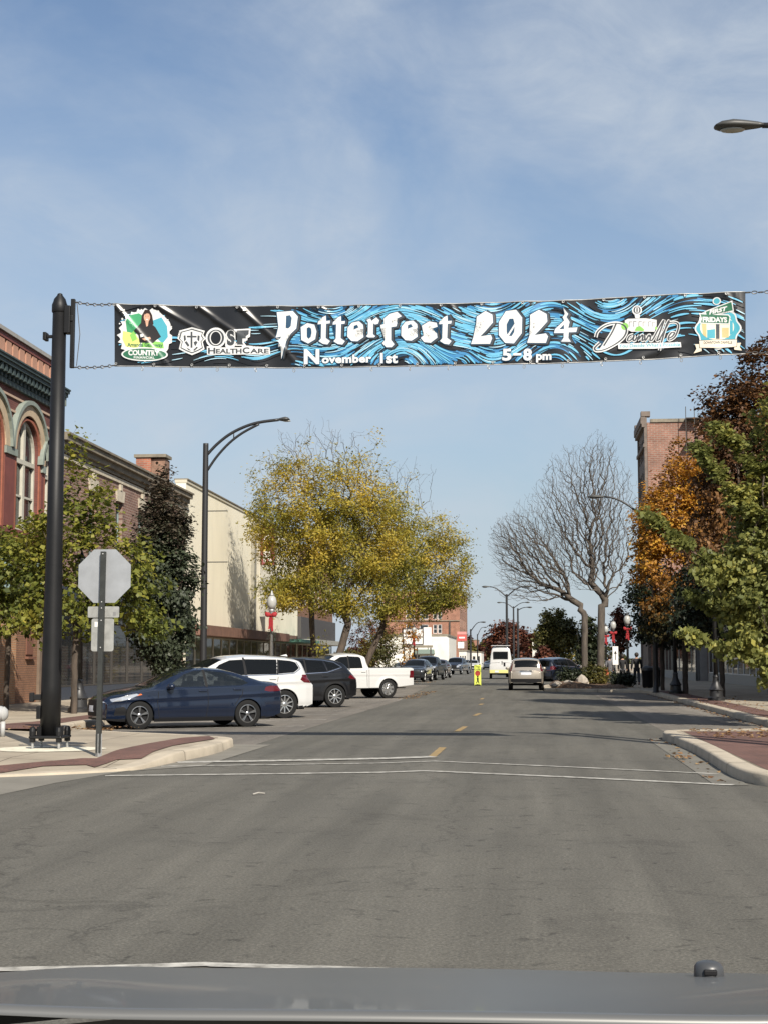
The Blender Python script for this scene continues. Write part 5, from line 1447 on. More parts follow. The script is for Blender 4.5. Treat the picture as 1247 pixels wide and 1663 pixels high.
SEDAN = dict(L=4.57, w=.90, wheels=(.88, 3.58), arch=.355, Rw=.325, crease=.74, crease_slope=.035, bow=(.22, .13), cap=.7, glass=M_glassc,
    top=[(0, .66), (.06, .74), (.2, .80), (.6, .90), (1.0, .965), (1.22, 1.0), (1.36, 1.07), (1.75, 1.26), (2.05, 1.37), (2.35, 1.425), (2.65, 1.437), (3.0, 1.41), (3.35, 1.335), (3.7, 1.225), (4.0, 1.125), (4.15, 1.095), (4.42, 1.075), (4.50, 1.03), (4.57, .92)],
    sh=[(0, .56), (.15, .66), (.5, .78), (1.2, .90), (2.2, .935), (3.2, .965), (3.9, .985), (4.3, .985), (4.57, .84)],
    bot=[(0, .22), (.3, .19), (.9, .17), (3.6, .17), (4.2, .22), (4.57, .32)],
    plan=[(0, .80), (.15, .88), (.4, .955), (.8, .99), (1.5, 1.0), (3.2, 1.0), (3.9, .985), (4.3, .94), (4.57, .86)],
    wr=[(0, .60), (1.2, .70), (1.5, .66), (2.1, .59), (2.6, .575), (3.1, .575), (3.6, .60), (4.0, .66), (4.57, .66)],
    rd=[(0, .03), (1.15, .03), (1.3, .03), (2.0, .04), (2.5, .055), (3.2, .05), (3.7, .045), (4.1, .03), (4.57, .03)],
    side=[('headlight', [(.12, .64), (.35, .655), (.62, .70), (.86, .80), (.80, .825), (.5, .775), (.12, .70)]),
          ('amber', [(.80, .77), (.93, .80), (.90, .825), (.78, .80)]),
          ('taillight', [(4.02, .87), (4.20, .845), (4.60, .86), (4.60, .985), (4.2, .985), (4.06, .955)]),
          ('trim', [(.18, .32), (.52, .33), (.60, .42), (.46, .53), (.22, .50)]),
          ('trim', [(2.50, .97), (2.57, .97), (2.55, 1.40), (2.49, 1.40)]),
          ('trim', [(1.52, .955), (1.72, .955), (1.76, 1.06), (1.62, 1.03)]),
          ('glass', [(1.60, .965), (2.5, .978), (2.5, 1.355), (2.28, 1.345), (2.02, 1.265), (1.72, 1.075)]),
          ('glass', [(2.56, .98), (3.42, 1.0), (3.62, 1.05), (3.45, 1.165), (3.05, 1.305), (2.56, 1.362)])],
    tops=[('glass', 1.27, 2.06, .9), ('glass', 3.12, 4.0, .56)],
    fcap=[('plate', 0, .18, .40, .55), ('chrome', .47, .53, .33, .72), ('chrome', 0, .53, .70, .73), ('grille', 0, .47, .30, .70), ('trim', 0, .9, .2, .27), ('headlight', .55, .9, .62, .74)],
    rcap=[('plate', 0, .26, .45, .60), ('trim', 0, .7, .3, .42)],
    rim='five', rim_m=M_rimd, handles=[(2.42, .875), (3.30, .905)], handle_m=P_blue, mirror=(1.60, .985), mirror_m=P_blue,
    seams=[[(1.33, .92), (1.30, .6), (1.36, .26)], [(2.54, .96), (2.56, .6), (2.52, .26)], [(3.46, 1.0), (3.42, .78), (3.24, .55)] , [(1.36, .26), (3.2, .26)]],
    seats=[(2.25, 1.13), (3.05, 1.1)], dash=1.25, dash_z=.93)
SUV = dict(L=5.0, w=.98, wheels=(.98, 3.98), arch=.43, Rw=.385, crease=.95, crease_slope=.03, bow=(.24, .16), cap=.7, glass=M_glassd,
    top=[(0, .80), (.08, .95), (.3, 1.02), (.8, 1.10), (1.25, 1.17), (1.4, 1.23), (1.8, 1.46), (2.15, 1.64), (2.5, 1.725), (3.0, 1.76), (3.6, 1.745), (4.2, 1.70), (4.5, 1.655), (4.62, 1.60), (4.72, 1.42), (4.84, 1.16), (4.93, 1.05), (5.0, .95)],
    sh=[(0, .70), (.2, .84), (.7, .98), (1.3, 1.08), (2.4, 1.13), (3.6, 1.17), (4.4, 1.20), (4.8, 1.05), (5.0, .88)],
    bot=[(0, .28), (.4, .24), (1, .22), (4, .22), (4.6, .28), (5.0, .38)],
    plan=[(0, .80), (.2, .9), (.6, .975), (1.2, 1.0), (3.6, 1.0), (4.3, .98), (4.7, .94), (5.0, .86)],
    wr=[(0, .66), (1.2, .78), (1.5, .74), (2.2, .66), (2.8, .645), (3.8, .64), (4.4, .63), (4.62, .63), (5.0, .72)],
    rd=[(0, .03), (1.3, .03), (2.1, .05), (2.6, .075), (4.3, .075), (4.62, .06), (5.0, .03)],
    side=[('headlight', [(.12, .82), (.7, .92), (.72, .98), (.12, .92)]),
          ('taillight', [(4.47, 1.06), (4.62, .98), (5.0, .96), (5.0, 1.09), (4.74, 1.20), (4.58, 1.20)]),
          ('trim', [(2.78, 1.1), (2.86, 1.1), (2.86, 1.66), (2.80, 1.66)]), ('trim', [(3.74, 1.2), (3.80, 1.2), (3.90, 1.62), (3.86, 1.62)]),
          ('dglass', [(1.72, 1.18), (2.78, 1.195), (2.80, 1.62), (2.42, 1.60), (2.1, 1.48)]),
          ('dglass', [(2.86, 1.20), (3.74, 1.215), (3.84, 1.62), (2.86, 1.63)]),
          ('dglass', [(3.80, 1.225), (4.28, 1.26), (4.50, 1.38), (4.42, 1.54), (4.26, 1.585), (3.90, 1.615)])],
    tops=[('dglass', 1.38, 2.2, .95), ('dglass', 4.64, 4.83, .60)],
    fcap=[('plate', 0, .2, .42, .56), ('grille', 0, .55, .5, .86), ('headlight', .55, 1, .80, .95), ('trim', 0, 1, .25, .40)],
    rcap=[('plate', 0, .26, .72, .86), ('taillight', .5, 1, .92, 1.2), ('trim', 0, 1, .3, .55)],
    rim='ten', handles=[(2.6, 1.05), (3.6, 1.09)], mirror=(1.75, 1.2), sill=.33,
    seams=[[(1.45, 1.1), (1.40, .7), (1.48, .33)], [(2.82, 1.17), (2.84, .7), (2.80, .33)], [(3.78, 1.2), (3.72, .9), (3.52, .62)]],
    ribbons=[('window_trim', [(1.70, 1.165), (2.8, 1.18), (3.8, 1.205), (4.3, 1.245), (4.52, 1.37), (4.44, 1.56)], .022, M_chrome)])
CROSS = dict(SUV, L=4.60, w=.93, wheels=(.92, 3.675), arch=.42, Rw=.37, crease=.86, crease_slope=.05, glass=M_glassd,
    top=[(0, .78), (.08, .92), (.3, .98), (.8, 1.05), (1.2, 1.11), (1.35, 1.18), (1.75, 1.42), (2.05, 1.58), (2.4, 1.655), (2.9, 1.67), (3.4, 1.64), (3.8, 1.585), (4.05, 1.52), (4.2, 1.40), (4.38, 1.20), (4.5, 1.08), (4.6, .98)],
    sh=[(0, .68), (.2, .82), (.7, .95), (1.2, 1.03), (2.4, 1.08), (3.4, 1.12), (4.0, 1.15), (4.35, 1.06), (4.6, .90)],
    bot=[(0, .30), (.4, .26), (1, .24), (3.7, .24), (4.2, .30), (4.6, .40)],
    plan=[(0, .80), (.2, .9), (.6, .975), (1.2, 1.0), (3.3, 1.0), (3.9, .98), (4.3, .93), (4.6, .85)],
    wr=[(0, .62), (1.2, .74), (1.5, .70), (2.2, .62), (2.8, .61), (3.6, .60), (4.1, .60), (4.6, .68)],
    rd=[(0, .03), (1.3, .03), (2.1, .05), (2.6, .07), (3.8, .07), (4.2, .05), (4.6, .03)],
    side=[('headlight', [(.1, .70), (.5, .78), (.5, .86), (.1, .80)]), ('taillight', [(4.2, .98), (4.34, .93), (4.6, .93), (4.6, 1.03), (4.3, 1.08)]),
          ('trim', [(2.62, 1.05), (2.69, 1.05), (2.69, 1.6), (2.64, 1.6)]), ('dglass', [(1.65, 1.12), (2.62, 1.135), (2.64, 1.55), (2.28, 1.53), (2.0, 1.42)]),
          ('dglass', [(2.69, 1.14), (3.36, 1.16), (3.40, 1.20), (3.30, 1.53), (2.69, 1.56)]), ('dglass', [(3.44, 1.20), (3.95, 1.33), (3.70, 1.46), (3.38, 1.525)])],
    tops=[('dglass', 1.34, 2.1, .95), ('dglass', 4.08, 4.42, .58)],
    rcap=[('plate', 0, .26, .74, .88), ('taillight', .35, 1, .93, 1.03), ('trim', 0, 1, .3, .62)], fcap=[('grille', 0, .7, .5, .82), ('plate', 0, .2, .45, .58), ('headlight', .6, 1, .62, .82), ('trim', 0, 1, .25, .42)],
    rim='multi', clad=(.40, .075), handles=[(2.45, .98), (3.3, 1.02)], mirror=(1.66, 1.13), seats=None,
    seams=[[(1.40, 1.05), (1.36, .7), (1.42, .4)], [(2.66, 1.1), (2.68, .7), (2.64, .4)]],
    ribbons=[('window_trim', [(1.64, 1.105), (2.66, 1.12), (3.42, 1.16), (3.98, 1.32), (3.72, 1.49), (3.3, 1.56), (2.7, 1.59)], .02, M_chrome)])
PICK = dict(L=5.8, w=1.0, wheels=(1.0, 4.55), arch=.45, Rw=.40, crease=1.0, bow=(.16, .05), cap=.5, glass=M_glassd, flare=.03,
    top=[(0, 1.0), (.06, 1.15), (.3, 1.19), (1.0, 1.24), (1.35, 1.27), (1.5, 1.34), (1.85, 1.62), (2.1, 1.80), (2.35, 1.88), (2.8, 1.92), (3.3, 1.90), (3.52, 1.84), (3.60, 1.72), (3.64, 1.36), (3.68, 1.30), (5.70, 1.31), (5.76, 1.30), (5.8, 1.27)],
    sh=[(0, .92), (.2, 1.05), (1.0, 1.13), (2.0, 1.18), (3.5, 1.20), (3.7, 1.24), (5.7, 1.25), (5.8, 1.22)],
    bot=[(0, .42), (.5, .38), (1, .38), (4.5, .42), (5.3, .52), (5.8, .56)],
    plan=[(0, .86), (.2, .94), (.6, .99), (1.2, 1.0), (5.4, 1.0), (5.7, .985), (5.8, .96)],
    wr=[(0, .75), (1.3, .84), (1.6, .80), (2.2, .72), (3.4, .71), (3.62, .78), (3.68, .86), (5.8, .86)],
    rd=[(0, .03), (1.4, .03), (2.1, .06), (2.6, .08), (3.5, .08), (3.66, .02), (5.8, .02)],
    side=[('headlight', [(.05, .95), (.45, .97), (.45, 1.1), (.05, 1.1)]), ('taillight', [(5.56, .86), (5.9, .86), (5.9, 1.17), (5.60, 1.17)]),
          ('trim', [(2.74, 1.2), (2.80, 1.2), (2.80, 1.8), (2.74, 1.8)]), ('dglass', [(1.86, 1.25), (2.74, 1.25), (2.74, 1.76), (2.42, 1.74), (2.16, 1.60)]), ('dglass', [(2.80, 1.26), (3.40, 1.27), (3.36, 1.70), (3.28, 1.75), (2.80, 1.77)])],
    tops=[('dglass', 1.48, 2.2, .95), ('dglass', 3.58, 3.64, .6), ('bed', 3.70, 5.68, .83)],
    fcap=[('grille', 0, .6, .62, 1.05), ('plate', 0, .2, .5, .6), ('headlight', .62, 1, .8, 1.1), ('chrome', 0, 1, .45, .6)],
    rcap=[('taillight', .80, 1.1, .86, 1.17), ('chrome', 0, 1, .5, .66), ('plate', 0, .2, .7, .82)],
    rim='steel', sill=.45, handles=[(2.62, 1.12), (3.40, 1.12)], mirror=(1.95, 1.28),
    seams=[[(1.62, 1.15), (1.60, .8), (1.66, .46)], [(2.76, 1.22), (2.76, .46)], [(3.56, 1.2), (3.58, .5)], [(3.665, 1.28), (3.665, .45)]])
CRV = dict(CROSS, clad=(.36, .05), rcap=[('plate', 0, .24, .80, .93), ('chrome', .0, .38, .935, .965), ('taillight', .56, 1, 1.0, 1.14), ('trim', 0, 1, .42, .60), ('chrome', 0, .75, .36, .42), ('trim', 0, 1, .2, .36)],
    top=[(0, .78), (.08, .92), (.3, .98), (.8, 1.05), (1.2, 1.11), (1.35, 1.18), (1.75, 1.42), (2.05, 1.58), (2.4, 1.665), (2.9, 1.69), (3.6, 1.675), (4.1, 1.635), (4.2, 1.60), (4.32, 1.42), (4.44, 1.16), (4.52, 1.12), (4.6, 1.02)],
    wr=[(0, .62), (1.2, .74), (1.5, .70), (2.2, .66), (2.8, .66), (3.8, .655), (4.2, .65), (4.44, .72), (4.6, .76)],
    tops=[('dglass', 1.34, 2.1, .95), ('dglass', 4.22, 4.43, .60)],
    side=[('headlight', [(.1, .76), (.5, .82), (.5, .9), (.1, .88)]), ('taillight', [(4.18, 1.0), (4.6, .98), (4.6, 1.12), (4.46, 1.16), (4.34, 1.44), (4.24, 1.56), (4.22, 1.2)]),
          ('trim', [(2.62, 1.05), (2.69, 1.05), (2.69, 1.6), (2.64, 1.6)]), ('dglass', [(1.65, 1.12), (2.62, 1.135), (2.64, 1.55), (2.28, 1.53), (2.0, 1.42)]),
          ('dglass', [(2.69, 1.14), (3.5, 1.16), (3.5, 1.56), (2.69, 1.57)]), ('dglass', [(3.56, 1.18), (4.0, 1.25), (4.08, 1.38), (3.95, 1.52), (3.56, 1.555)])], rim='five', rim_m=M_rimd)
# placement: (wheel contact pixel of the near rear/front tyre and the distance it implies)
HB = R(207)     # angle parking: nose to the left kerb and a little toward the camera
def place(px, py, dx, dy, heading):
    """ground point under a pixel, minus the rotated local offset of that point"""
    g = gnd(px, py); c, s = math.cos(heading), math.sin(heading)
    return (g.x - (dx * c - dy * s), g.y - (dx * s + dy * c), .006)
# local offsets: front wheel at L/2-x, near side is the driver's side (+y)
h = R(213)
T1, _ = vehicle('parked_sedan', 'dark blue four-door sedan parked at an angle nearest the corner', place(404, 1181.5, 2.285 - 3.58, .80, h), h, SEDAN, P_blue, 1.15)
h = R(214)
SUVW = dict(SUV)
T2, _ = vehicle('parked_suv', 'large white sport utility car parked just behind the blue sedan', place(464, 1167, 2.5 - 3.98, .87, h), h, SUVW, P_white, 1.0)
mb = MB(); mb.solid = None
h2 = h
fin = MB(); fin.add([(-1.75, -.02, 1.73), (-1.75, .02, 1.73), (-1.98, .02, 1.71), (-1.98, -.02, 1.71), (-1.95, 0, 1.775)], [(0, 1, 4), (1, 2, 4), (2, 3, 4), (3, 0, 4)]); fin.build('antenna_fin', P_white, T2)
h = R(211)
T3, _ = vehicle('parked_suv', 'black compact sport utility car between the white one and the white pickup', place(543, 1149.5, 2.3 - 3.675, .82, h), h, CROSS, P_black, .9)
h = R(211)
T4, _ = vehicle('parked_pickup', 'white extended cab pickup truck, last in the row of angle parked vehicles', place(631, 1134.5, 2.9 - 4.55, .89, h), h, PICK, P_white, .9, cat='truck')
for t_ in (T1, T2, T4): t_.scale = (.97, .97, .97)
# beige SUV driving away
h = R(90.5)
T5, _ = vehicle('driving_suv', 'beige compact sport utility car driving away in the right lane', place(854, 1121.5, -2.3 + .6, 0, h), h, CRV, P_silver, .8)
mb = MB(); mb.box(-2.33, -2.30, -.30, .30, 1.0, 1.03); mb.build('hatch_strip', M_chrome, T5)
# distant cars
def far_car(name, label, px, py, Y, heading, sp, m, res=.42, group=None, cat='car'):
    X = at(px, 1073, Y).x
    sp = dict(sp, seams=None, ribbons=[], seats=None, handles=[])
    return vehicle(name, label, (X, Y, .005), heading, sp, m, res, group, cat)[0]
far_car('parked_suv', 'dark car facing the camera right behind the white pickup', 676, 1105, 109, R(-97), CROSS, P_dark)
far_car('parked_pickup', 'dark pickup facing the camera, second behind the white pickup', 696, 1103, 119, R(-96), PICK, P_black, cat='truck')
far_car('parked_suv', 'dark wine coloured car at the end of the dark parked group', 712, 1100, 133, R(-95), CROSS, P_wine)
far_car('parked_pickup', 'navy pickup facing the camera in the far left lane', 742, 1095, 168, R(-100), PICK, P_navy, cat='truck')
far_car('driving_suv', 'white car facing the camera beyond the yellow sign', 768, 1090, 216, R(-93), CROSS, P_white)
far_car('parked_suv', 'small grey car far down the left side above the yellow sign', 757, 1088, 262, R(-93), CROSS, P_dark)
far_car('driving_sedan', 'tiny white car far away beside the camper van', 792, 1087, 262, R(93), SEDAN, P_white)
far_car('parked_sedan', 'white car half hidden left of the white pickup cargo bed', 655, 1108, 128, R(-97), SEDAN, P_white)
T = far_car('parked_suv', 'dark blue sport utility car parked right of the beige one behind the shrubs', 908, 1112, 97, R(58), SUV, P_navy, .6)
far_car('parked_suv', 'black car with a light roof edge parked beyond the dark blue one', 904, 1110, 112, R(60), SUV, P_black, .5)
# camper van with a raised roof
VAN = dict(L=5.3, w=.98, wheels=(1.1, 4.2), arch=.40, Rw=.35, crease=1.1, bow=(.12, .04), cap=.4, glass=M_glassd, flare=.005,
    top=[(0, .9), (.1, 1.1), (.5, 1.25), (.9, 1.55), (1.3, 2.1), (1.5, 2.5), (1.8, 2.78), (2.4, 2.86), (4.9, 2.84), (5.15, 2.78), (5.22, 2.3), (5.27, 1.5), (5.3, 1.2)],
    sh=[(0, .8), (.5, 1.05), (1.2, 1.3), (2, 1.35), (5, 1.35), (5.3, 1.1)], bot=[(0, .4), (1, .34), (4.2, .36), (5.3, .45)],
    plan=[(0, .86), (.3, .95), (1, 1), (5, 1), (5.3, .97)], wr=[(0, .7), (1.2, .8), (1.8, .74), (5.1, .74), (5.22, .80), (5.3, .88)], rd=[(0, .03), (1.5, .2), (2, .28), (5.1, .28), (5.22, .2), (5.3, .03)],
    side=[('yellow', [(0, .3), (5.4, .3), (5.4, .72), (0, .72)]), ('dglass', [(1.3, 1.4), (2.2, 1.4), (2.2, 1.95), (1.6, 1.95)]), ('dglass', [(3, 1.5), (4.6, 1.5), (4.6, 1.95), (3, 1.95)]), ('taillight', [(5.1, .78), (5.4, .78), (5.4, 1.08), (5.1, 1.08)])],
    tops=[('dglass', 1.0, 1.5, .8)], fcap=[('grille', 0, .6, .5, .8), ('headlight', .6, 1, .6, .9)],
    rcap=[('yellow', 0, 1, .5, .74), ('trim', 0, 1, .3, .5)], rim='steel', mirror=(1.3, 1.5), sill=.3)
Xv = at(811.5, 1073, 126).x
TV, _ = vehicle('camper_van', 'white camper van with a raised roof and a yellow lower edge driving away', (Xv, 126 + 2.6, .005), R(91.5), VAN, P_white, .6, cat='van')
mb = MB(); mb.cbox((-2.632, .02, 1.98), (.03, 1.10, .50), 0); mb.build('rear_window', M_glassd, TV, bevel=.01)
mb = MB(); mb.cbox((-2.628, .02, 1.98), (.02, 1.24, .64), 0); mb.build('window_frame', M_plas, TV)
mb = MB(); mb.cbox((-2.66, -.30, 1.22), (.04, .16, .34)); mb.cbox((-2.66, -.1, 1.35), (.03, .06, .30)); mb.build('spare_bracket', M_plas, TV)
mb = MB(); mb.cbox((-2.665, .35, .62), (.02, .32, .16)); mb.build('licence_plate', M_plate, TV)
mb = MB(); mb.cbox((-2.45, 0, 2.80), (.5, 1.62, .05)); mb.build('roof_edge', P_white, TV, bevel=.02)

# ------------------------------------------------------------------ the bonnet of the car the photo is taken from
P_hood = paint('grey_bonnet_paint', (.135, .135, .13), .35, .36, .2)
OC = thing('own_car', 'grey car in the foreground with only its bonnet and a washer nozzle in view', 'car', (0, 0, 0))
mb = MB(); NX, NY = 56, 44; vs = []
HX0, HY0, HYL, HW, HROT = -.13, 1.50, 1.12, .98, R(3.0)
ZR = at(623, 1643, HY0).z; ZC = at(623, 1571, HY0 + HYL * .86).z
def hood_z(u, v):    # u -1..1 across, v 0 rear .. 1 front
    z = ZR + (ZC - ZR) * (v / .86) + .012 * math.sin(PI * min(1, v / .86)) - 3.2 * max(0, v - .84) ** 2
    z -= .010 * u * u + .02 * u ** 8
    z += .007 * math.exp(-((abs(u - .02) - .50 - .06 * v) / .13) ** 2)          # two raised creases
    if v < .010: z -= .010 * (1 - math.sqrt(max(0, 1 - (1 - v / .010) ** 2)))                            # rolled rear lip
    return z
def hood_xy(u, v):
    x, y = u * HW * (1 - .07 * v), HY0 + HYL * v - .14 * u * u * v - .03 * u * u * (1 - v)
    return HX0 + x * math.cos(HROT) - (y - HY0) * math.sin(HROT), HY0 + (y - HY0) * math.cos(HROT) + x * math.sin(HROT)
for j in range(NY + 1):
    v = (j / NY) ** 2.3
    for i in range(NX + 1):
        u = -1 + 2 * i / NX; vs.append((*hood_xy(u, v), hood_z(u, v)))
mb.add(vs, [(j * (NX + 1) + i, j * (NX + 1) + i + 1, (j + 1) * (NX + 1) + i + 1, (j + 1) * (NX + 1) + i) for j in range(NY) for i in range(NX)])
mb.build('bonnet', P_hood, OC, smooth=True)
for sg in (-1, 1):   # wings
    mb = MB(); pts = []
    for j in range(21):
        v = j / 20; x, y = hood_xy(sg, v); z = hood_z(1, v)
        pts += [(x + sg * .005, y, z - .006), (x + sg * .06, y, z - .09), (x + sg * .08, y, .72), (x + sg * .06, y, .38)]
    mb.add(pts, [(4 * j + k, 4 * j + k + 1, 4 * j + k + 5, 4 * j + k + 4) for j in range(20) for k in range(3)]); mb.build('front_wing', P_hood, OC, smooth=True)
mb = MB(); fr = []
for i in range(25):
    u = -1 + 2 * i / 24; x, y = hood_xy(u, 1)
    fr += [(x, y + .004, hood_z(u, 1) - .01), (x, y + .05, hood_z(u, 1) - .2), (x, y + .06, .35)]
mb.add(fr, [(3 * i + k, 3 * i + k + 1, 3 * i + k + 4, 3 * i + k + 3) for i in range(24) for k in range(2)]); mb.build('nose', P_hood, OC, smooth=True)
mb = MB(); vs = []
for i in range(33):
    u = -1 + 2 * i / 32; x, y = hood_xy(u, 0)
    vs += [(x, y - .012, hood_z(u, 0) - .006), (x, y - .05, ZR - .05), (x, y - .34, ZR - .06), (x, y - .40, ZR - .2)]
mb.add(vs, [(4 * i + k, 4 * i + 4 + k, 4 * i + 5 + k, 4 * i + k + 1) for i in range(32) for k in range(3)])
mb.build('cowl', M_plas, OC, smooth=True)
for xw in (-1.08, .70):
    wheel(OC, xw, 2.10, -1 if xw > 0 else 1, .36, 'ten', M_rim).rotation_euler = (0, 0, PI / 2 if xw > 0 else -PI / 2)
# washer nozzle on the bonnet
d = ray(1151, 1588); best = None
for k in range(600):
    p = CAM + d * (1.5 + k * .002); v = (p.y - HY0) / HYL; u = (p.x - HX0 + (p.y - HY0) * math.sin(HROT)) / HW
    if 0 < v < 1 and abs(u) < 1 and p.z <= hood_z(u, v): best = p; break
if best is None: best = CAM + d * 2.0
mb = MB(); s_ = .0185
mb.lathe([(s_ * 1.0, -.012), (s_ * 1.1, .002), (s_ * 1.06, .014), (s_ * .88, .019), (s_ * .5, .0215), (.001, .022)], 24, tuple(best))
mb.build('washer_nozzle', mat('grey_rubber', (.05, .052, .055), .4), OC, smooth=True)
mb = MB(); mb.cbox((best.x, best.y - s_ * 1.04, best.z + .010), (.018, .006, .008)); mb.build('nozzle_jet', M_plas, OC, bevel=.002)
# ------------------------------------------------------------------ poles, lamps, signs, people
M_blk = mat('black_pole_paint', (.0075, .0075, .008), .50, var=.3, vscale=2.5, bump=.05, spec=.3)
M_blk2 = mat('black_lamp_paint', (.02, .02, .021), .45)
M_alu = mat('sign_back_aluminium', (.36, .37, .38), .48, .5, var=.10, vscale=5)
M_alu2 = mat('dull_aluminium', (.33, .33, .31), .55, .4, var=.2, vscale=9)
M_galv = mat('galvanised_steel', (.36, .36, .35), .5, .6, var=.2, vscale=20)
YB = 23.7       # the plane of the banner
pb = sgnd(81, 1216); PBX, PBY = pb.x, pb.y
zt = at(97, 476, PBY).z
def banner_pole(label, x, y, arm, xr_=None):
    T = thing('banner_pole', label, 'pole', (x, y, .16))
    H = zt - .16
    mb = MB(); mb.lathe([(.163, .16), (.160, 1.0), (.130, 3.4), (.112, H - .32)], 28); mb.build('shaft', M_blk, T, smooth=True)
    mb = MB(); mb.lathe([(.118, H - .33), (.128, H - .31), (.128, H - .20), (.112, H - .16), (.095, H - .10), (.045, H - .035), (.04, H - .012), (.018, H)], 28); smooth_by_angle(mb.build('cap', M_blk, T), 40)
    mb = MB(); mb.box(-.27, .27, -.27, .27, .155, .20); mb.build('base_plate', M_blk, T, bevel=.02)
    for sx in (-1, 1):
        for sy in (-1, 1):
            mb = MB(); cx, cy = sx * .215, sy * .215
            mb.lathe([(.022, .0), (.022, .30)], 10, (cx, cy, 0)); b_ = mb.build('anchor_bolt', M_galv, T)
            mb = MB(); mb.lathe([(.055, .202), (.055, .27), (.042, .33), (.015, .345)], 12, (cx, cy, 0)); mb.lathe([(.05, .10), (.05, .154)], 6, (cx, cy, 0)); mb.build('bolt_cap', M_blk, b_)
    for k in range(4):
        a = k * PI / 2 + PI / 4; mb = MB(); mb.cbox((.18 * math.cos(a), .18 * math.sin(a), .27), (.10, .03, .14), a); mb.build('gusset', M_blk, T)
    # side brackets holding the vertical rail of the banner
    s = arm
    z1 = at(118, 486, PBY).z - .155; z0 = at(117, 598, PBY).z - .155
    xr_ = abs(at(118, 540, PBY).x - PBX)
    mb = MB(); mb.cbox((s * xr_, 0, (z0 + z1) / 2), (.065, .065, z1 - z0)); mb.build('banner_rail', M_blk, T, bevel=.006)
    mb = MB(); mb.cbox((s * (.12 + xr_) / 2, 0, at(110, 518, PBY).z - .155), (xr_ - .10, .10, .10)); mb.cbox((s * .15, 0, at(110, 520, PBY).z - .155), (.10, .17, .46)); mb.build('bracket', M_blk, T, bevel=.01)
    return T
TP = banner_pole('tall thick black steel pole holding the left end of the banner', PBX, PBY, 1)
mb = MB(); zc = at(76, 547, PBY).z - .155
mb.cbox((-.17, 0, zc), (.14, .05, .05)); mb.cbox((-.225, 0, zc), (.055, .16, .13)); mb.build('clamp', M_blk, TP, bevel=.008)
mb = MB(); zc = gnd(60, 1133, 0).z; pz = at(60, 1133, PBY).z - .155
mb.cbox((-.22, -.02, pz), (.20, .10, .09), .2); mb.cbox((-.305, -.03, pz), (.07, .14, .15), .2); mb.build('push_button_box', M_plas, TP, bevel=.012)
mb = MB(); mb.cbox((-.17, -.03, at(66, 1158, PBY).z - .155), (.07, .16, .20)); mb.build('junction_box', M_blk, TP, bevel=.01)
RPX = at(1210, 530, YB).x + 1.35
TP2 = banner_pole('tall thick black steel pole holding the right end of the banner', RPX, YB, -1)

# stop sign seen from behind
ps = sgnd(160, 1229)
T = thing('stop_sign', 'octagonal stop sign seen from behind on a dark post beside the banner pole', 'sign', (ps.x, ps.y, ps.z))
Ysn = ps.y
def zr(py): return at(165, py, Ysn).z - ps.z
def xr__(px, py): return at(px, py, Ysn).x - ps.x
mb = MB(); mb.tube([(0, 0, .0), (0, 0, .34)], .05, 4); smooth_by_angle(mb.build('post_sleeve', M_galv, T), 20)
mb = MB(); zt_ = zr(896); lean = xr__(168.5, 896)
hw = .036
def leanbox(z0, z1, hw, y0, y1):
    x0, x1 = lean * z0 / zt_, lean * z1 / zt_
    mb.add([(x0 - hw, y0, z0), (x0 + hw, y0, z0), (x0 + hw, y1, z0), (x0 - hw, y1, z0), (x1 - hw, y0, z1), (x1 + hw, y0, z1), (x1 + hw, y1, z1), (x1 - hw, y1, z1)],
           [(3, 2, 1, 0), (4, 5, 6, 7), (0, 1, 5, 4), (1, 2, 6, 5), (2, 3, 7, 6), (3, 0, 4, 7)])
leanbox(.06, zt_, hw, -.042, .026); mb.build('post', mat('dark_green_post', (.022, .024, .022), .6, var=.3, vscale=12), T)
for k, py in enumerate((900, 978, 988, 1008, 1052)):
    z = zr(py); mb = MB(); mb.lathe([(.011, 0), (.011, .008), (.004, .011)], 8, (lean * z / zt_, -.042, z), axis='Y'); mb.build('bolt', M_galv, T)
cx, cz = xr__(169, 935.5), (zr(892) + zr(979)) / 2; Ro = (zr(892) - zr(979)) / 2 / math.cos(PI / 8)
mb = MB(); mb.add([(cx + Ro * math.cos(PI / 8 + k * PI / 4), yy, cz + Ro * math.sin(PI / 8 + k * PI / 4)) for yy in (.030, .034) for k in range(8)],
    [tuple(range(8)), tuple(range(15, 7, -1))] + [(k, k + 8, (k + 1) % 8 + 8, (k + 1) % 8) for k in range(8)]); mb.build('octagon_plate', M_alu, T)
mb = MB(); mb.add([(cx + Ro * .99 * math.cos(PI / 8 + k * PI / 4), .0365, cz + Ro * .99 * math.sin(PI / 8 + k * PI / 4)) for k in range(8)], [tuple(range(7, -1, -1))]); mb.build('sign_face', mat('sign_red', (.45, .02, .02), .4), T)
def plate(px0, px1, py0, py1, nm, m, rad):
    a, b = xr__(px0, py0), xr__(px1, py0); z1, z0 = zr(py0), zr(py1); pts = []
    for (qx, qz, a0) in ((b - rad, z1 - rad, 0), (a + rad, z1 - rad, 90), (a + rad, z0 + rad, 180), (b - rad, z0 + rad, 270)):
        pts += [(qx + rad * math.cos(R(a0 + 22.5 * i)), qz + rad * math.sin(R(a0 + 22.5 * i))) for i in range(5)]
    mb = MB(); n = len(pts)
    mb.add([(x, .028, z) for x, z in pts] + [(x, .032, z) for x, z in pts], [tuple(range(n)), tuple(range(2 * n - 1, n - 1, -1))] + [(k, k + n, (k + 1) % n + n, (k + 1) % n) for k in range(n)])
    return mb.build(nm, m, T)
plate(142, 193, 985, 1003, 'small_plate', M_alu2, .02)
plate(148, 184.5, 1004.5, 1058, 'lower_plate', M_alu2, .035)
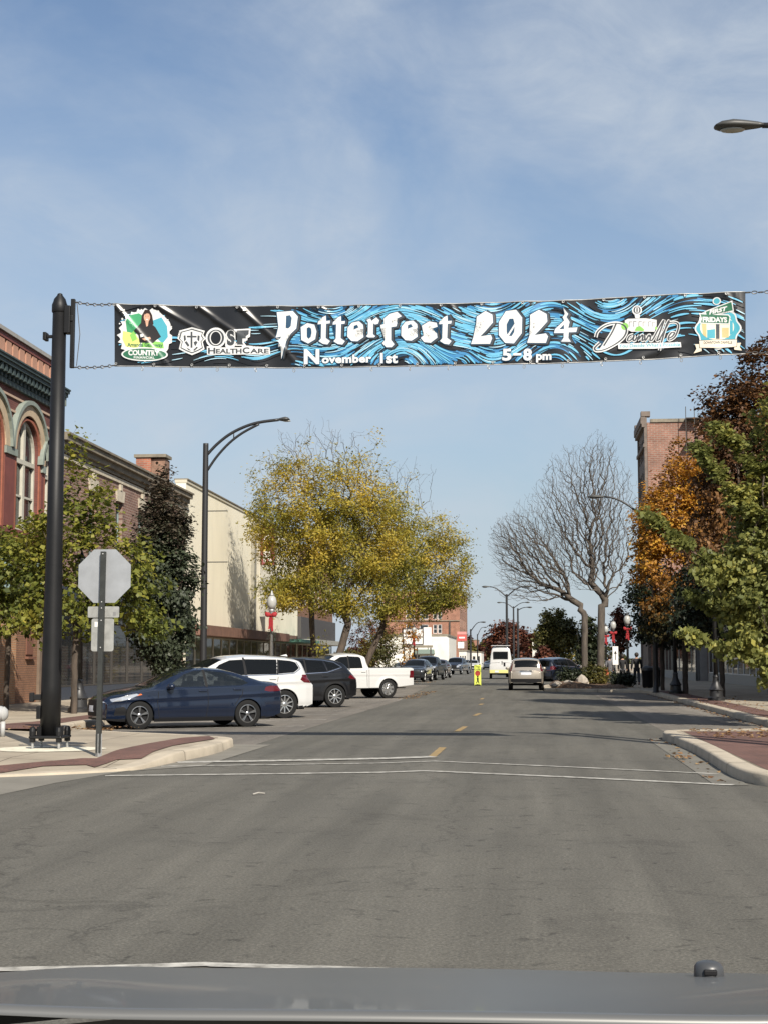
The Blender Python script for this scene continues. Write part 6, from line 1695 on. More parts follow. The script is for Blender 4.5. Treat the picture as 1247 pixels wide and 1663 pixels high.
def sticker(px0, px1, py0, py1, m, nm):
    mb = MB(); a, b = xr__(px0, py0), xr__(px1, py0); z1, z0 = zr(py0), zr(py1); mb.add([(a, .0265, z0), (b, .0265, z0), (b, .0265, z1), (a, .0265, z1)], [(0, 1, 2, 3)]); mb.build(nm, m, T)
sticker(153, 158.5, 1010, 1018, M_white, 'sticker'); sticker(183, 187.5, 994, 1000, mat('grey_sticker', (.18, .18, .18), .6), 'sticker')

# curved street lamps
def arm_points(x0, z0, x1, z1, n=14, rise=1.): return [(x0 + (x1 - x0) * i / n, 0, z0 + (z1 - z0) * math.sin(PI / 2 * i / n) ** rise) for i in range(n + 1)]
def cobra_head(mb, x, z, s, ln=.75):
    """flat luminaire: deeper at the outer half, tapering to the arm"""
    prof = [(0, .035, .045), (.12, .06, .075), (.4, .085, .14), (.62, .10, .17), (.85, .075, .16), (.97, .03, .11), (1.0, .01, .05)]
    vs = []
    for t, hz, hy in prof:
        for k in range(12):
            a = 2 * PI * k / 12; zz_ = math.sin(a); vs.append((x + s * ln * t, hy * math.cos(a), z + (hz * zz_ if zz_ > 0 else hz * .62 * zz_)))
    mb.add(vs, [(i * 12 + k, i * 12 + (k + 1) % 12, (i + 1) * 12 + (k + 1) % 12, (i + 1) * 12 + k) for i in range(len(prof) - 1) for k in range(12)] + [tuple(range(12)), tuple(range(6 * 12, 7 * 12))])
def street_lamp(label, base, H, reach, rise, both=False, rz=0., detail=True, group=None, second=True, zr_=.4, head=.75, head_drop=0., arms=None):
    T = thing('street_lamp', label, 'street lamp', base, rz, group)
    mb = MB(); mb.lathe([(.16, 0), (.16, .03), (.125, .05), (.12, .6), (.095, H - .05), (.095, H), (.02, H + .005)], 14); mb.build('pole', M_blk2, T, smooth=True)
    if arms:
        mb = MB(); mb.tube(arms[0], .052, 8); mb.tube(arms[1], .044, 8); mb.tube([arms[2], arms[3]], .02, 5); mb.build('arm', M_blk2, T, smooth=True)
        e = arms[0][-1]; mb = MB(); cobra_head(mb, e[0] - .02, e[2], 1, head); o = mb.build('lamp_head', mat('bronze_lamp_head', (.045, .045, .042), .5), T, smooth=True)
        mb = MB(); mb.sphere((e[0] + head * .7, 0, e[2] - .05), .09, 12, 6, (1.6, .9, .3)); mb.build('lens', mat('lamp_lens', (.35, .34, .30), .25), o, smooth=True)
        return T
    for s in ((1, -1) if both else (1,)):
        mb = MB(); pts = arm_points(s * .05, H - zr_, s * reach, H - zr_ + rise); mb.tube(pts, [.055] * 6 + [.045] * (len(pts) - 6), 8)
        if second: mb.tube(arm_points(s * .05, H - zr_ - 1.15, s * (reach * .66), H - zr_ + rise * .93, rise=1.05), .038, 8); j = 5; mb.tube([(pts[j][0], 0, pts[j][2]), (pts[j][0] + s * .0, 0, pts[j][2] - .42)], .02, 5)
        mb.build('arm', M_blk2, T, smooth=True)
        mb = MB(); cobra_head(mb, s * (reach - .02), H - zr_ + rise - head_drop, s, head); o = mb.build('lamp_head', mat('bronze_lamp_head', (.045, .045, .042), .5), T, smooth=True)
        mb = MB(); mb.sphere((s * (reach + head * .6), 0, H - zr_ + rise - .055 - head_drop), .12, 12, 6, (1.6, .9, .3)); mb.build('lens', mat('lamp_lens', (.35, .34, .30), .25), o, smooth=True)
    return T
Yl = 49.; bx_ = at(330, 1100, Yl).x
Hl = at(338, 720, Yl).z - .15; rch = at(456, 680, Yl).x - at(338, 720, Yl).x; rs_ = at(456, 681, Yl).z - at(338, 735, Yl).z
T = street_lamp('tall black street lamp with a double curved arm before the cream building', (bx_, Yl, .15), Hl, rch, rs_, zr_=.35, head=.40,
    arms=[[(q.x - bx_ + .0, 0, q.z - .15) for q in [at(a_, b_, Yl) for a_, b_ in refine([(337, 738), (352, 722), (372, 706), (395, 694), (420, 686), (453, 681.5)], 4)]],
          [(q.x - bx_, 0, q.z - .15) for q in [at(a_, b_, Yl) for a_, b_ in refine([(337, 764), (352, 742), (372, 720), (394, 703), (421, 688.5)], 4)]],
          *[tuple(Vector((q.x - bx_, 0, q.z - .15))) for q in (at(380, 701, Yl), at(380, 713, Yl))]])
for py in (830, 913):
    mb = MB(); z = at(338, py, Yl).z - .15; mb.tube([(.09, 0, z), (at(370, py, Yl).x - bx_, 0, z)], .018, 6); mb.build('banner_arm', M_blk2, T)
# overhead lamp of the near right corner: its pole stands outside the frame
Yr = 22.; hz = at(1198, 205, Yr)
hx0 = at(1238, 203, Yr).x; ln = hx0 - at(1157, 203, Yr).x; px_l = 6.2
T = street_lamp('near street lamp whose dark head hangs in from the right edge', (px_l, Yr, .15), at(1238, 203, Yr).z - .15 - .5, px_l - hx0, .9, rz=PI, zr_=.4, second=True, head=ln)
# lamp reaching out of the orange tree
Yq = 66.; tip = at(953, 807, Yq); pole = at(1064, 1073, Yq)
street_lamp('street lamp whose arm reaches out of the orange tree', (pole.x, Yq, .15), tip.z - .15 - 1.0, pole.x - tip.x - .75, 1.3, rz=PI, zr_=.3, second=False, head=.75)
# distant double and single lamps over the street
for lab, px, pyt, tipx, tipy, Y, both, rz in (
    ('far black lamp with arms to both sides above the dark red tree', 823, 965, 784, 955, 130, True, 0), ('second far two armed lamp behind the tall one', 834, 985, 808, 980, 190, True, 0),
    ('third far lamp with drooping arms right of the other two', 841, 988, 862, 989, 170, False, 0), ('far single lamp above the red shop sign reaching right', 764, 1022, 787, 1012, 175, False, 0),
    ('farthest single lamp reaching right over the parked cars', 775, 1030, 789, 1020, 260, False, 0)):
    p = at(px, 1073, Y); tp = at(tipx, tipy, Y); Hh = at(px, pyt, Y).z - .1
    street_lamp(lab, (p.x, Y, .1), Hh, abs(tp.x - p.x) - .6, max(.3, tp.z - Hh + .2), both, rz, zr_=.2, second=False, head=.75, group=None)

# ornamental post lamps with red bows
M_globe = mat('frosted_globe', (.36, .36, .34), .25)
M_bow = mat('red_bow_cloth', (.27, .012, .016), .75)
def post_lamp(label, base, bow=None, group='ornamental post lamps', grey=False):
    T = thing('post_lamp', label, 'street lamp', base, 0, group)
    mb = MB(); mb.lathe([(.30, 0), (.30, .10), (.24, .14), (.22, .34), (.26, .38), (.20, .46), (.13, .62), (.10, .80), (.115, .84), (.09, .90)], 16); smooth_by_angle(mb.build('base', M_blk2, T), 35)
    mb = MB(); mb.lathe([(.085, .88), (.06, 3.3), (.10, 3.36), (.06, 3.42), (.12, 3.52), (.13, 3.60)], 12)
    mb.build('post', M_galv if grey else M_blk2, T, smooth=True)
    mb = MB(); mb.lathe([(.12, 3.60), (.20, 3.78), (.215, 3.95), (.17, 4.10), (.08, 4.20)], 16); mb.build('globe', M_globe, T, smooth=True)
    mb = MB(); mb.lathe([(.10, 4.19), (.13, 4.21), (.06, 4.28), (.035, 4.36), (.015, 4.42)], 12); mb.build('finial', M_blk2 if not grey else M_galv, T, smooth=True)
    if bow:
        Bw = thing('red_bow', bow, 'bow', (base[0], base[1] - .13, base[2] + 3.25), 0, 'red bows tied to post lamps'); Bw.scale = (.66, .8, .85)
        for s in (-1, 1):
            mb = MB(); mb.sphere((s * .20, -.07, .13), .17, 12, 8, (1.15, .55, .72)); mb.sphere((s * .30, -.07, .17), .12, 10, 6, (.9, .5, .95)); mb.build('loop', M_bow, Bw, smooth=True)
            mb = MB(); vs = []
            for i in range(8):
                t = i / 7; x = s * (.02 + .10 * t + .02 * math.sin(t * 6)); z = .05 - .75 * t * (1 if s > 0 else .85)
                vs += [(x - .075, -.05 - .02 * math.sin(t * 7), z), (x + .075, -.07 - .02 * math.sin(t * 7 + 1), z)]
            mb.add(vs, [(2 * i, 2 * i + 1, 2 * i + 3, 2 * i + 2) for i in range(7)]); mb.build('tail', M_bow, Bw)
        mb = MB(); mb.sphere((0, -.09, .10), .07, 10, 6); mb.build('knot', M_bow, Bw, smooth=True)
    return T
p = gnd(128, 1157, .15); post_lamp('black post lamp base left of the blue sedan grille', (p.x, p.y, .15))
Yp = 63.; p = at(441, 1073, Yp); T = post_lamp('grey post lamp with a globe in front of the cream wall', (p.x, Yp, .15), 'red bow with long tails in front of the cream wall', grey=True)
grn = MB(); rg = random.Random(4)
for i in range(90):
    a = rg.random() * 6.3; z = 2.2 + rg.random() * .55; c = Vector((.16 * math.cos(a), .16 * math.sin(a), z)); d = Vector((rg.uniform(-1, 1), rg.uniform(-1, 1), rg.uniform(-1, 1))).normalized() * .14
    e = d.cross(Vector((0, 0, 1))).normalized() * .02; grn.add([c - e, c + e, c + d], [(0, 1, 2)])
grn.build('garland', Lf_dgreen_m if False else mat('garland_green', (.03, .05, .03), .8), T)
for px, py, lab in ((1163, 1138, 'black post lamp nearest on the right pavement under the green tree'), (1097, 1127, 'black post lamp second on the right pavement beside the tree trunk')):
    p = gnd(px, py, .15); post_lamp(lab, (p.x, p.y, .15))
for px, Y, bow, lab in ((1019, 93, 'dark red bow in the shade on the rightmost lamp of the three', 'post lamp nearest of the three with bows right of the bare tree'), (996, 107, 'bright red bow in the middle of the three lamps', 'post lamp in the middle of the three with bows right of the bare tree'), (984, 121, 'red bow half hidden by the bare tree trunk', 'post lamp half hidden by the bare tree trunk')):
    p = at(px, 1073, Y); post_lamp(lab, (p.x, Y, .15), bow)
p = at(688, 1073, 122); post_lamp('post lamp before the white sign board', (p.x - .8, 122, .1), 'small red bow before the white sign board')

# yellow crossing sign standing in the middle of the street
Ym = 92.; p = at(775, 1073, Ym); T = thing('crossing_sign', 'yellow in-street crossing sign standing on the centre line', 'sign', (p.x, Ym, .0))
s = Ym / FPX; zt_ = at(775, 1080, Ym).z; zb_ = at(775, 1114.5, Ym).z
M_fly = mat('fluorescent_yellow', (.60, .66, .10), .5)
mb = MB(); mb.lathe([(.20, 0), (.20, .04), (.05, .07), (.03, .1), (.03, zb_ + .05)], 12); mb.build('base', M_plas, T)
mb = MB(); mb.box(-.21, .21, -.012, .012, zb_, zt_); mb.build('panel', M_fly, T, bevel=.01)
def disc(mb, x, z, r, n=20, y=-.016): mb.add([(x + r * math.cos(2 * PI * k / n), y, z + r * math.sin(2 * PI * k / n)) for k in range(n)], [tuple(range(n))])
mid = (zt_ + zb_) / 2; H_ = zt_ - zb_
mb = MB(); mb.add([(.17 * math.cos(PI / 8 + k * PI / 4), -.016, mid + H_ * .10 + .17 * math.sin(PI / 8 + k * PI / 4)) for k in range(8)], [tuple(range(8))]); mb.build('stop_symbol', mat('sign_red_dark', (.30, .03, .02), .5), T)
mb = MB(); z0 = mid - H_ * .22; disc(mb, 0, z0 + .21, .055); mb.add([(-.07, -.016, z0 + .14), (.07, -.016, z0 + .14), (.05, -.016, z0 - .03), (.11, -.016, z0 - .2), (.05, -.016, z0 - .2), (0, -.016, z0 - .07), (-.06, -.016, z0 - .2), (-.11, -.016, z0 - .2), (-.04, -.016, z0 - .03)][::-1], [tuple(range(9))]); mb.build('walker_symbol', M_plas, T)
text_mesh('STATE', .10, 'lettering', M_plas, T, faceM(Vector((0, -.0145, zt_ - .13)), (1, 0, 0)), .002, extrude=.001)
text_mesh('LAW', .12, 'lettering', M_plas, T, faceM(Vector((0, -.0145, zt_ - .27)), (1, 0, 0)), .002, extrude=.001)
text_mesh('WITHIN', .09, 'lettering', M_plas, T, faceM(Vector((0, -.0145, zb_ + .09)), (1, 0, 0)), .002, extrude=.001)
# arrow sign, bins, hydrant, white post
Y = 84.; p = at(999, 1073, Y); T = thing('arrow_sign', 'white arrow sign on a thin post right of the bare tree', 'sign', (p.x, Y, .15))
z0, z1 = at(1000, 1080, Y).z - .15, at(1000, 1050, Y).z - .15
mb = MB(); mb.tube([(0, .03, 0), (0, .03, z1 - .05)], .03, 6); mb.build('post', M_galv, T)
mb = MB(); mb.box(-.16, .16, -.01, .01, z0, z1); mb.build('panel', M_white, T, bevel=.01)
mb = MB(); zc = (z0 + z1) / 2; mb.add([(-.02, -.0125, zc - .25), (.02, -.0125, zc - .25), (.02, -.0125, zc + .1), (.08, -.0125, zc + .1), (0, -.0125, zc + .28), (-.08, -.0125, zc + .1), (-.02, -.0125, zc + .1)], [tuple(range(7))]); mb.build('arrow', M_plas, T)
for k, (px, py) in enumerate(((1051, 1118), (1064, 1117))):
    p = gnd(px, py, .15); T = thing('litter_bin', ('left' if k == 0 else 'right') + ' one of two black litter bins side by side on the right pavement', 'bin', (p.x, p.y, .15))
    mb = MB(); mb.lathe([(.22, .02), (.25, .1), (.27, .82), (.29, .85), (.29, .9)], 18); smooth_by_angle(mb.build('body', M_plas, T))
    mb = MB(); mb.lathe([(.285, .905), (.26, 1.02), (.15, 1.12), (.08, 1.14)], 18); smooth_by_angle(mb.build('lid', M_blk2, T))
p = gnd(-1, 1197, .15); T = thing('fire_hydrant', 'pale grey hydrant cut by the left edge of the frame', 'hydrant', (p.x, p.y, .15))
M_hyd = mat('pale_grey_paint', (.36, .36, .35), .5, var=.12, vscale=6)
mb = MB(); mb.lathe([(.045, 0), (.045, .28)], 12, (.06, 0, 0)); mb.lathe([(.045, 0), (.045, .28)], 12, (-.12, 0, 0)); mb.build('leg', M_hyd, T, smooth=True)
mb = MB(); mb.lathe([(.05, -.36), (.13, -.33), (.145, -.2), (.145, .05), (.13, .1), (.135, .12), (.09, .17), (.02, .19)], 18, (-.04, 0, .42), axis='X'); smooth_by_angle(mb.build('body', M_hyd, T))
for i, (x, y) in enumerate(((-1.0, 1.2),)):
    pass
# people on the shaded right pavement
M_skin = mat('skin', (.35, .2, .14), .6); M_jack = mat('black_jacket', (.012, .012, .014), .85); M_jean = mat('dark_jeans', (.025, .03, .042), .85)
M_hairp = mat('dark_hair', (.02, .014, .010), .7); M_shoe = mat('dark_shoe', (.02, .018, .016), .7); M_coral = mat('coral_cloth', (.55, .13, .07), .8); M_grey = mat('grey_cloth', (.10, .10, .11), .9)
def person(label, x, y, heading, H, top_m, leg_m, stride=.18, hair=True, wide=1., arm_sw=.18):
    T = thing('person', label, 'person', (x, y, .15), heading)
    k = H / 1.75
    def skin_fig(name, verts, edges, radii, m, root=0):
        me = bpy.data.meshes.new(name); me.from_pydata([tuple(Vector(v) * k) for v in verts], edges, []); me.materials.append(m)
        o = bpy.data.objects.new(name, me); COL.objects.link(o); o.parent = T
        md = o.modifiers.new('skin', 'SKIN'); md.use_smooth_shade = True
        if not me.skin_vertices: pass
        for i, r in enumerate(radii):
            sv = me.skin_vertices[0].data[i]; rr = r if isinstance(r, tuple) else (r, r); sv.radius = (rr[0] * k, rr[1] * k); sv.use_root = (i == root)
        sb = o.modifiers.new('sub', 'SUBSURF'); sb.levels = 1; sb.render_levels = 2
        return o
    # x is forward; body: pelvis, spine, neck, head, arms with hands
    st = stride
    V = [(0, 0, .94), (0, 0, 1.12), (0, 0, 1.30), (0, 0, 1.44), (.01, 0, 1.52), (.02, 0, 1.60), (.02, 0, 1.70),
         (0, .18 * wide, 1.41), (-arm_sw * .4, .24 * wide, 1.14), (arm_sw * .25, .25 * wide, .90), (arm_sw * .35, .25 * wide, .80),
         (0, -.18 * wide, 1.41), (arm_sw * .4, -.24 * wide, 1.14), (arm_sw * 1.1, -.25 * wide, .92), (arm_sw * 1.3, -.25 * wide, .83),
         (0, .09, .88), (st * .55, .10, .50), (st * .6, .10, .10), (st * .6 + .13, .10, .035), (0, -.09, .88), (-st * .3, -.10, .50), (-st * 1.0, -.10, .12), (-st * 1.0 + .13, -.10, .05)]
    E = [(0, 1), (1, 2), (2, 3), (3, 4), (4, 5), (5, 6), (3, 7), (7, 8), (8, 9), (9, 10), (3, 11), (11, 12), (12, 13), (13, 14), (0, 15), (15, 16), (16, 17), (17, 18), (0, 19), (19, 20), (20, 21), (21, 22)]
    Rr = [(.11, .09), (.11, .09), (.11, .09), (.08, .07), .05, .082, .092, .045, .04, .036, .04, .045, .04, .036, .04, .09, .065, .048, .042, .09, .065, .048, .042]
    skin_fig('body', V, E, Rr, M_skin)
    # clothing over the same skeleton, a little larger
    skin_fig('jacket', [V[i] for i in (0, 1, 2, 3, 7, 8, 9, 11, 12, 13)] + [(0, 0, 1.47), (0, 0, .86)], [(0, 1), (1, 2), (2, 3), (3, 4), (4, 5), (5, 6), (3, 7), (7, 8), (8, 9), (3, 10), (0, 11)],
             [(.175 * wide, .14), (.18 * wide, .145), (.185 * wide, .15), (.15, .125), .088, .07, .055, .088, .07, .055, .075, (.175 * wide, .14)], top_m)
    skin_fig('trousers', [V[i] for i in (0, 15, 16, 17, 19, 20, 21)], [(0, 1), (1, 2), (2, 3), (0, 4), (4, 5), (5, 6)], [(.155, .125), .105, .082, .066, .105, .082, .066], leg_m)
    for i in (17, 21):
        a = V[i]; mb = MB(); mb.sphere(((a[0] + .07) * k, a[1] * k, (a[2] - .055) * k), .13 * k, 10, 6, (1., .42, .36)); mb.build('shoe', M_shoe, T, smooth=True)
    if hair:
        mb = MB(); mb.sphere((-.025 * k, 0, 1.69 * k), .128 * k, 12, 8, (1.0, .95, 1.0)); mb.build('hair', M_hairp, T, smooth=True)
        mb = MB(); mb.sphere((.125 * k, 0, 1.62 * k), .02 * k, 6, 5, (1.2, .7, 1.2)); mb.build('nose', M_skin, T, smooth=True)
        mb = MB()
        for s in (-1, 1): mb.sphere((.10 * k, s * .035 * k, 1.66 * k), .012 * k, 6, 4)
        mb.build('eye', M_plas, T)
    return T
p = gnd(1034, 1113, .15); person('person in a wide black jacket and dark trousers walking away', p.x, p.y, R(95), 1.80, M_jack, M_jean, wide=1.15)
p = gnd(1011, 1112, .15); person('person in dark clothes walking beside the low shrub', p.x, p.y, R(88), 1.72, M_jack, M_grey)
p = gnd(990, 1113, .15); person('person in grey holding a coral bag by the bare tree', p.x, p.y, R(100), 1.68, M_grey, M_jean)
mb = MB(); mb.lathe([(.10, 0), (.15, .05), (.17, .28), (.13, .40), (.10, .42)], 14); o = mb.build('carrier_bag', M_coral, None, smooth=True); o.location = (p.x - .22, p.y - .12, .15 + .52); o.scale = (1, .6, 1)
tag(o, 'coral red carrier bag held by the grey dressed person', 'bag')
# rocks on the mulch, dry leaves by the kerbs, stick on the road
M_rock = mat('pale_rock', (.33, .29, .24), .9, var=.25, vscale=5, bump=.5, bscale=9)
rr_ = random.Random(9)
for i, (px, py, sz, lab) in enumerate(((905, 1113, .28, 'flat pale rock at the front of the mulch bed'), (922, 1112, .30, 'long pale rock on the mulch between the shrubs'), (944, 1111, .42, 'tall pointed pale rock beside the bigger shrub'), (899, 1114, .16, 'smallest pale rock beside the flat one'))):
    p = gnd(px, py, .3); mb = MB(); mb.sphere((0, 0, 0), sz, 10, 7, (1.3, .8, .62 if i != 2 else 1.0))
    mb.v = [(x * (1 + rr_.uniform(-.16, .16)), y * (1 + rr_.uniform(-.16, .16)), z * (1 + rr_.uniform(-.2, .2))) for x, y, z in mb.v]
    o = mb.build('rock', M_rock, None); o.location = (p.x, p.y, .32); o.rotation_euler = (0, 0, rr_.random() * 3); tag(o, lab, 'rock', 'rocks on the mulch bed')
p0, p1 = gnd(411, 1292.5), gnd(430, 1291); mb = MB(); mb.tube([(p0.x, p0.y, .015), ((p0.x + p1.x) / 2, p0.y + .05, .03), (p1.x, p1.y, .015)], .009, 6)
tag(mb.build('stick', mat('bleached_wood', (.30, .28, .25), .8), None), 'pale stick lying on the road of the crossing', 'stick')
rs = np.random.RandomState(5); pos = []
def scatter(x0, x1, y0, y1, n, z): pos.append(np.stack([rs.uniform(x0, x1, n), rs.uniform(y0, y1, n), np.full(n, z)], 1))
scatter(2.3, 2.66, 19, 30, 55, .012); scatter(3.2, 7, 27.5, 31, 520, .165); scatter(-10.1, -9.2, 31, 34, 220, .012); scatter(-5.4, -4.6, 60, 75, 260, .012); scatter(5.2, 5.5, 34, 70, 300, .012); scatter(5.6, 8, 33, 60, 260, .165); scatter(-10.6, -8, 29, 31, 90, .17); scatter(1, 6, 74, 78, 200, .2); scatter(-11, -6, 92, 98, 260, .17); scatter(2.1, 2.5, 23.6, 24.2, 25, .04)
pos = np.concatenate(pos); o = leaf_mesh('fallen_leaves', pos, .085, np.clip(.55 + rs.normal(size=len(pos)) * .25, 0, 1), rs, leaf_mat('dry_leaf', [(0, (.08, .04, .02)), (.5, (.24, .13, .06)), (1, (.36, .24, .11))], .2), None, .7, 2.5)
tag(o, 'dry leaves scattered along the kerbs', 'leaves', kind='stuff')
# ------------------------------------------------------------------ the banner: printed vinyl, all print follows the creased cloth
TOPL = [(187, 494.5), (260, 496), (350, 497), (520, 497), (700, 494.5), (800, 492), (918, 487.5), (1100, 478), (1210, 474.5)]
BOTL = [(187, 594), (350, 595), (440, 596), (560, 596), (700, 594), (800, 591.5), (918, 588), (1050, 583), (1140, 577), (1210, 574.5)]
PXM = FPX / YB       # print units: photo pixels on the banner plane
CR = []              # creases: start, end, width, height (in metres)
for (a, b, w_, h_) in (((188, 496), (272, 592), .045, .018), ((256, 497), (318, 532), .045, .020), ((323, 498), (376, 535), .045, .020), ((389, 498), (452, 556), .05, .024), ((452, 556), (482, 590), .05, .016), ((520, 498), (548, 520), .04, .012),
                       ((585, 497), (603, 512), .04, .010), ((730, 494), (742, 508), .04, .010), ((918, 490), (925, 540), .06, .010), ((1010, 590), (1100, 560), .07, .012), ((940, 590), (1010, 562), .06, .010), ((1180, 480), (1202, 520), .05, .010), ((1195, 478), (1204, 560), .05, .008), ((350, 520), (392, 545), .05, .012)):
    CR.append((Vector(a), Vector(b), w_ * 1.2 * PXM, h_ * 1.25))
def ripple(x, y):
    d = .030 * math.sin(x * .011 + .4) + .014 * math.sin(x * .031 + y * .012 + 1.) + .006 * math.sin(x * .075 - y * .05)
    t0 = lerp_table(TOPL, x); s = max(0, min(1, (y - t0) / 100))
    d += .012 * math.cos((x - 187) * 2 * PI / 66) * (1 - s) ** 2 + .010 * math.cos((x - 230) * 2 * PI / 62) * s ** 3
    for a, b, w_, h_ in CR:
        if x < min(a.x, b.x) - 20 or x > max(a.x, b.x) + 20: continue
        ab = b - a; t = ((x - a.x) * ab.x + (y - a.y) * ab.y) / ab.length_squared; dist = abs((x - a.x) * ab.y - (y - a.y) * ab.x) / ab.length
        e = 1 if 0 <= t <= 1 else math.exp(-((t if t < 0 else t - 1) / .15) ** 2)
        d += h_ * e * (1 - .5 * max(0, min(1, t))) * math.exp(-(dist / w_ * 1.4) ** 2)
    return d
_o = at(0, 0, YB); _ex = at(1000, 500, YB) - at(0, 500, YB)
def bpt(x, y, lift=0.):
    p = at(x, y, YB); p.y -= ripple(x, y) + lift
    return p
T = thing('street_banner', 'long black vinyl banner with blue swirls and white lettering hung across the street', 'banner', tuple(at(698, 595, YB)))
ORG = Vector(T.location)
def vinyl(name, col, rough=.34, spec=.45):
    m = mat(name, col, rough, spec=spec); return m
V_black = vinyl('black_vinyl', (.010, .010, .011), .30, .5); V_white = vinyl('white_print', (.62, .62, .61)); V_cyan = vinyl('light_blue_print', (.13, .40, .58)); V_blue = vinyl('blue_print', (.04, .19, .38))
V_navy = vinyl('deep_blue_print', (.012, .05, .10)); V_pale = vinyl('pale_blue_print', (.36, .56, .66)); V_grey = vinyl('grey_print', (.05, .055, .06)); V_green = vinyl('dark_green_print', (.03, .13, .07)); V_lgreen = vinyl('light_green_print', (.22, .48, .10))
V_yel = vinyl('yellow_print', (.62, .64, .18)); V_teal = vinyl('teal_print', (.07, .34, .42)); V_skin = vinyl('skin_print', (.55, .32, .22)); V_hair = vinyl('hair_print', (.03, .016, .012)); V_cloth = vinyl('dark_cloth_print', (.02, .017, .016)); V_tan = vinyl('tan_print', (.55, .42, .20)); V_cream = vinyl('cream_print', (.74, .66, .52)); V_mgreen = vinyl('mid_green_print', (.05, .28, .12))
class Print:
    """collects flat polygons in photo pixels, cuts them finely and lays them on the cloth"""
    def __init__(s): s.bm = bmesh.new(); s.lift = s.bm.verts.layers.float.new('lift')
    def poly(s, pts, lift):
        vs = []
        for p in pts:
            v = s.bm.verts.new((p[0], p[1], 0)); v[s.lift] = lift; vs.append(v)
        try: s.bm.faces.new(vs)
        except ValueError: pass
        return s
    def mesh(s, me, lift, f):
        o = [s.bm.verts.new((*f(v.co), 0)) for v in me.vertices]
        for v in o: v[s.lift] = lift
        for p in me.polygons:
            try: s.bm.faces.new([o[i] for i in p.vertices])
            except ValueError: pass
    def build(s, name, m, cut=2.1, kind=None):
        bm = s.bm
        bmesh.ops.triangulate(bm, faces=[f for f in bm.faces if len(f.verts) > 4])
        if cut:
            xs = [v.co.x for v in bm.verts]; ys_ = [v.co.y for v in bm.verts]
            for ax, lo, hi in ((0, min(xs), max(xs)), (1, min(ys_), max(ys_))):
                q = math.ceil(lo / cut) * cut
                while q < hi:
                    n = (1, 0, 0) if ax == 0 else (0, 1, 0)
                    ed = [e for e in bm.edges if min(e.verts[0].co[ax], e.verts[1].co[ax]) < q < max(e.verts[0].co[ax], e.verts[1].co[ax])]
                    if ed:
                        fs = {f for e in ed for f in e.link_faces}; vs = {v for f in fs for v in f.verts}; es = {e for f in fs for e in f.edges}
                        bmesh.ops.bisect_plane(bm, geom=list(vs) + list(es) + list(fs), plane_co=(q, q, 0), plane_no=n, dist=1e-5)
                    q += cut
        for v in bm.verts: v.co = bpt(v.co.x, v.co.y, v[s.lift]) - ORG
        bmesh.ops.recalc_face_normals(bm, faces=bm.faces)
        for f in bm.faces:
            f.smooth = True
            if f.normal.y > 0: f.normal_flip()
        me = bpy.data.meshes.new(name); bm.to_mesh(me); bm.free(); me.materials.append(m)
        o = bpy.data.objects.new(name, me); COL.objects.link(o); o.parent = T
        if kind: o['kind'] = kind
        return o
# cloth
mb = MB(); NX, NY = 487, 48
for back in (0, 1):
    vs = []
    for i in range(NX + 1):
        x = 187 + (1210 - 187) * i / NX; a, b = lerp_table(TOPL, x), lerp_table(BOTL, x)
        for j in range(NY + 1): vs.append(bpt(x, a + (b - a) * j / NY, -.003 * back) - ORG)
    fs = [(i * (NY + 1) + j, i * (NY + 1) + j + 1, (i + 1) * (NY + 1) + j + 1, (i + 1) * (NY + 1) + j) for i in range(NX) for j in range(NY)]
    mb.add(vs, fs if not back else [f[::-1] for f in fs])
mb.build('cloth', V_black, T, smooth=True)
# swirling brush strokes following a flow of vortices
rs = random.Random(12)
VT = [(655, 592, 1.1, 95), (800, 470, -.8, 90), (755, 575, .5, 50), (900, 590, 1., 80), (985, 470, -.9, 70), (540, 480, -.9, 80), (470, 600, .6, 70), (1100, 590, .8, 90), (360, 610, .7, 70)]
def flow(x, y):
    fx, fy = .75, .30 * math.sin(x * .021 + 1)
    for cx, cy, st, r in VT:
        dx, dy = x - cx, y - cy; q = math.exp(-(dx * dx + dy * dy) / (r * r)); d = math.hypot(dx, dy) + 8
        fx += -dy / d * st * q * 2.2; fy += dx / d * st * q * 2.2
    l = math.hypot(fx, fy) + 1e-6; return fx / l, fy / l
DENS = [(187, .16), (230, .18), (300, .08), (340, .12), (430, .22), (450, .45), (500, .6), (540, .95), (640, 1.0), (760, 1.0), (830, .72), (880, .50), (930, .34), (1000, .26), (1060, .24), (1110, .26), (1150, .2), (1210, .14)]
def dens(x, y):
    d = lerp_table(DENS, x); t = (y - lerp_table(TOPL, x)) / 100
    if x < 440: d *= .25 + 1.6 * max(0, t - .35) if x > 215 else 1.
    if 900 < x < 1110: d *= 1.9 if t < .34 else .55
    d *= .75 + .5 * math.sin(x * .045 + y * .06) * math.sin(y * .07 - x * .02 + 1)
    return d
strokes = {'n': Print(), 'b': Print(), 'c': Print(), 'p': Print(), 'k': Print()}
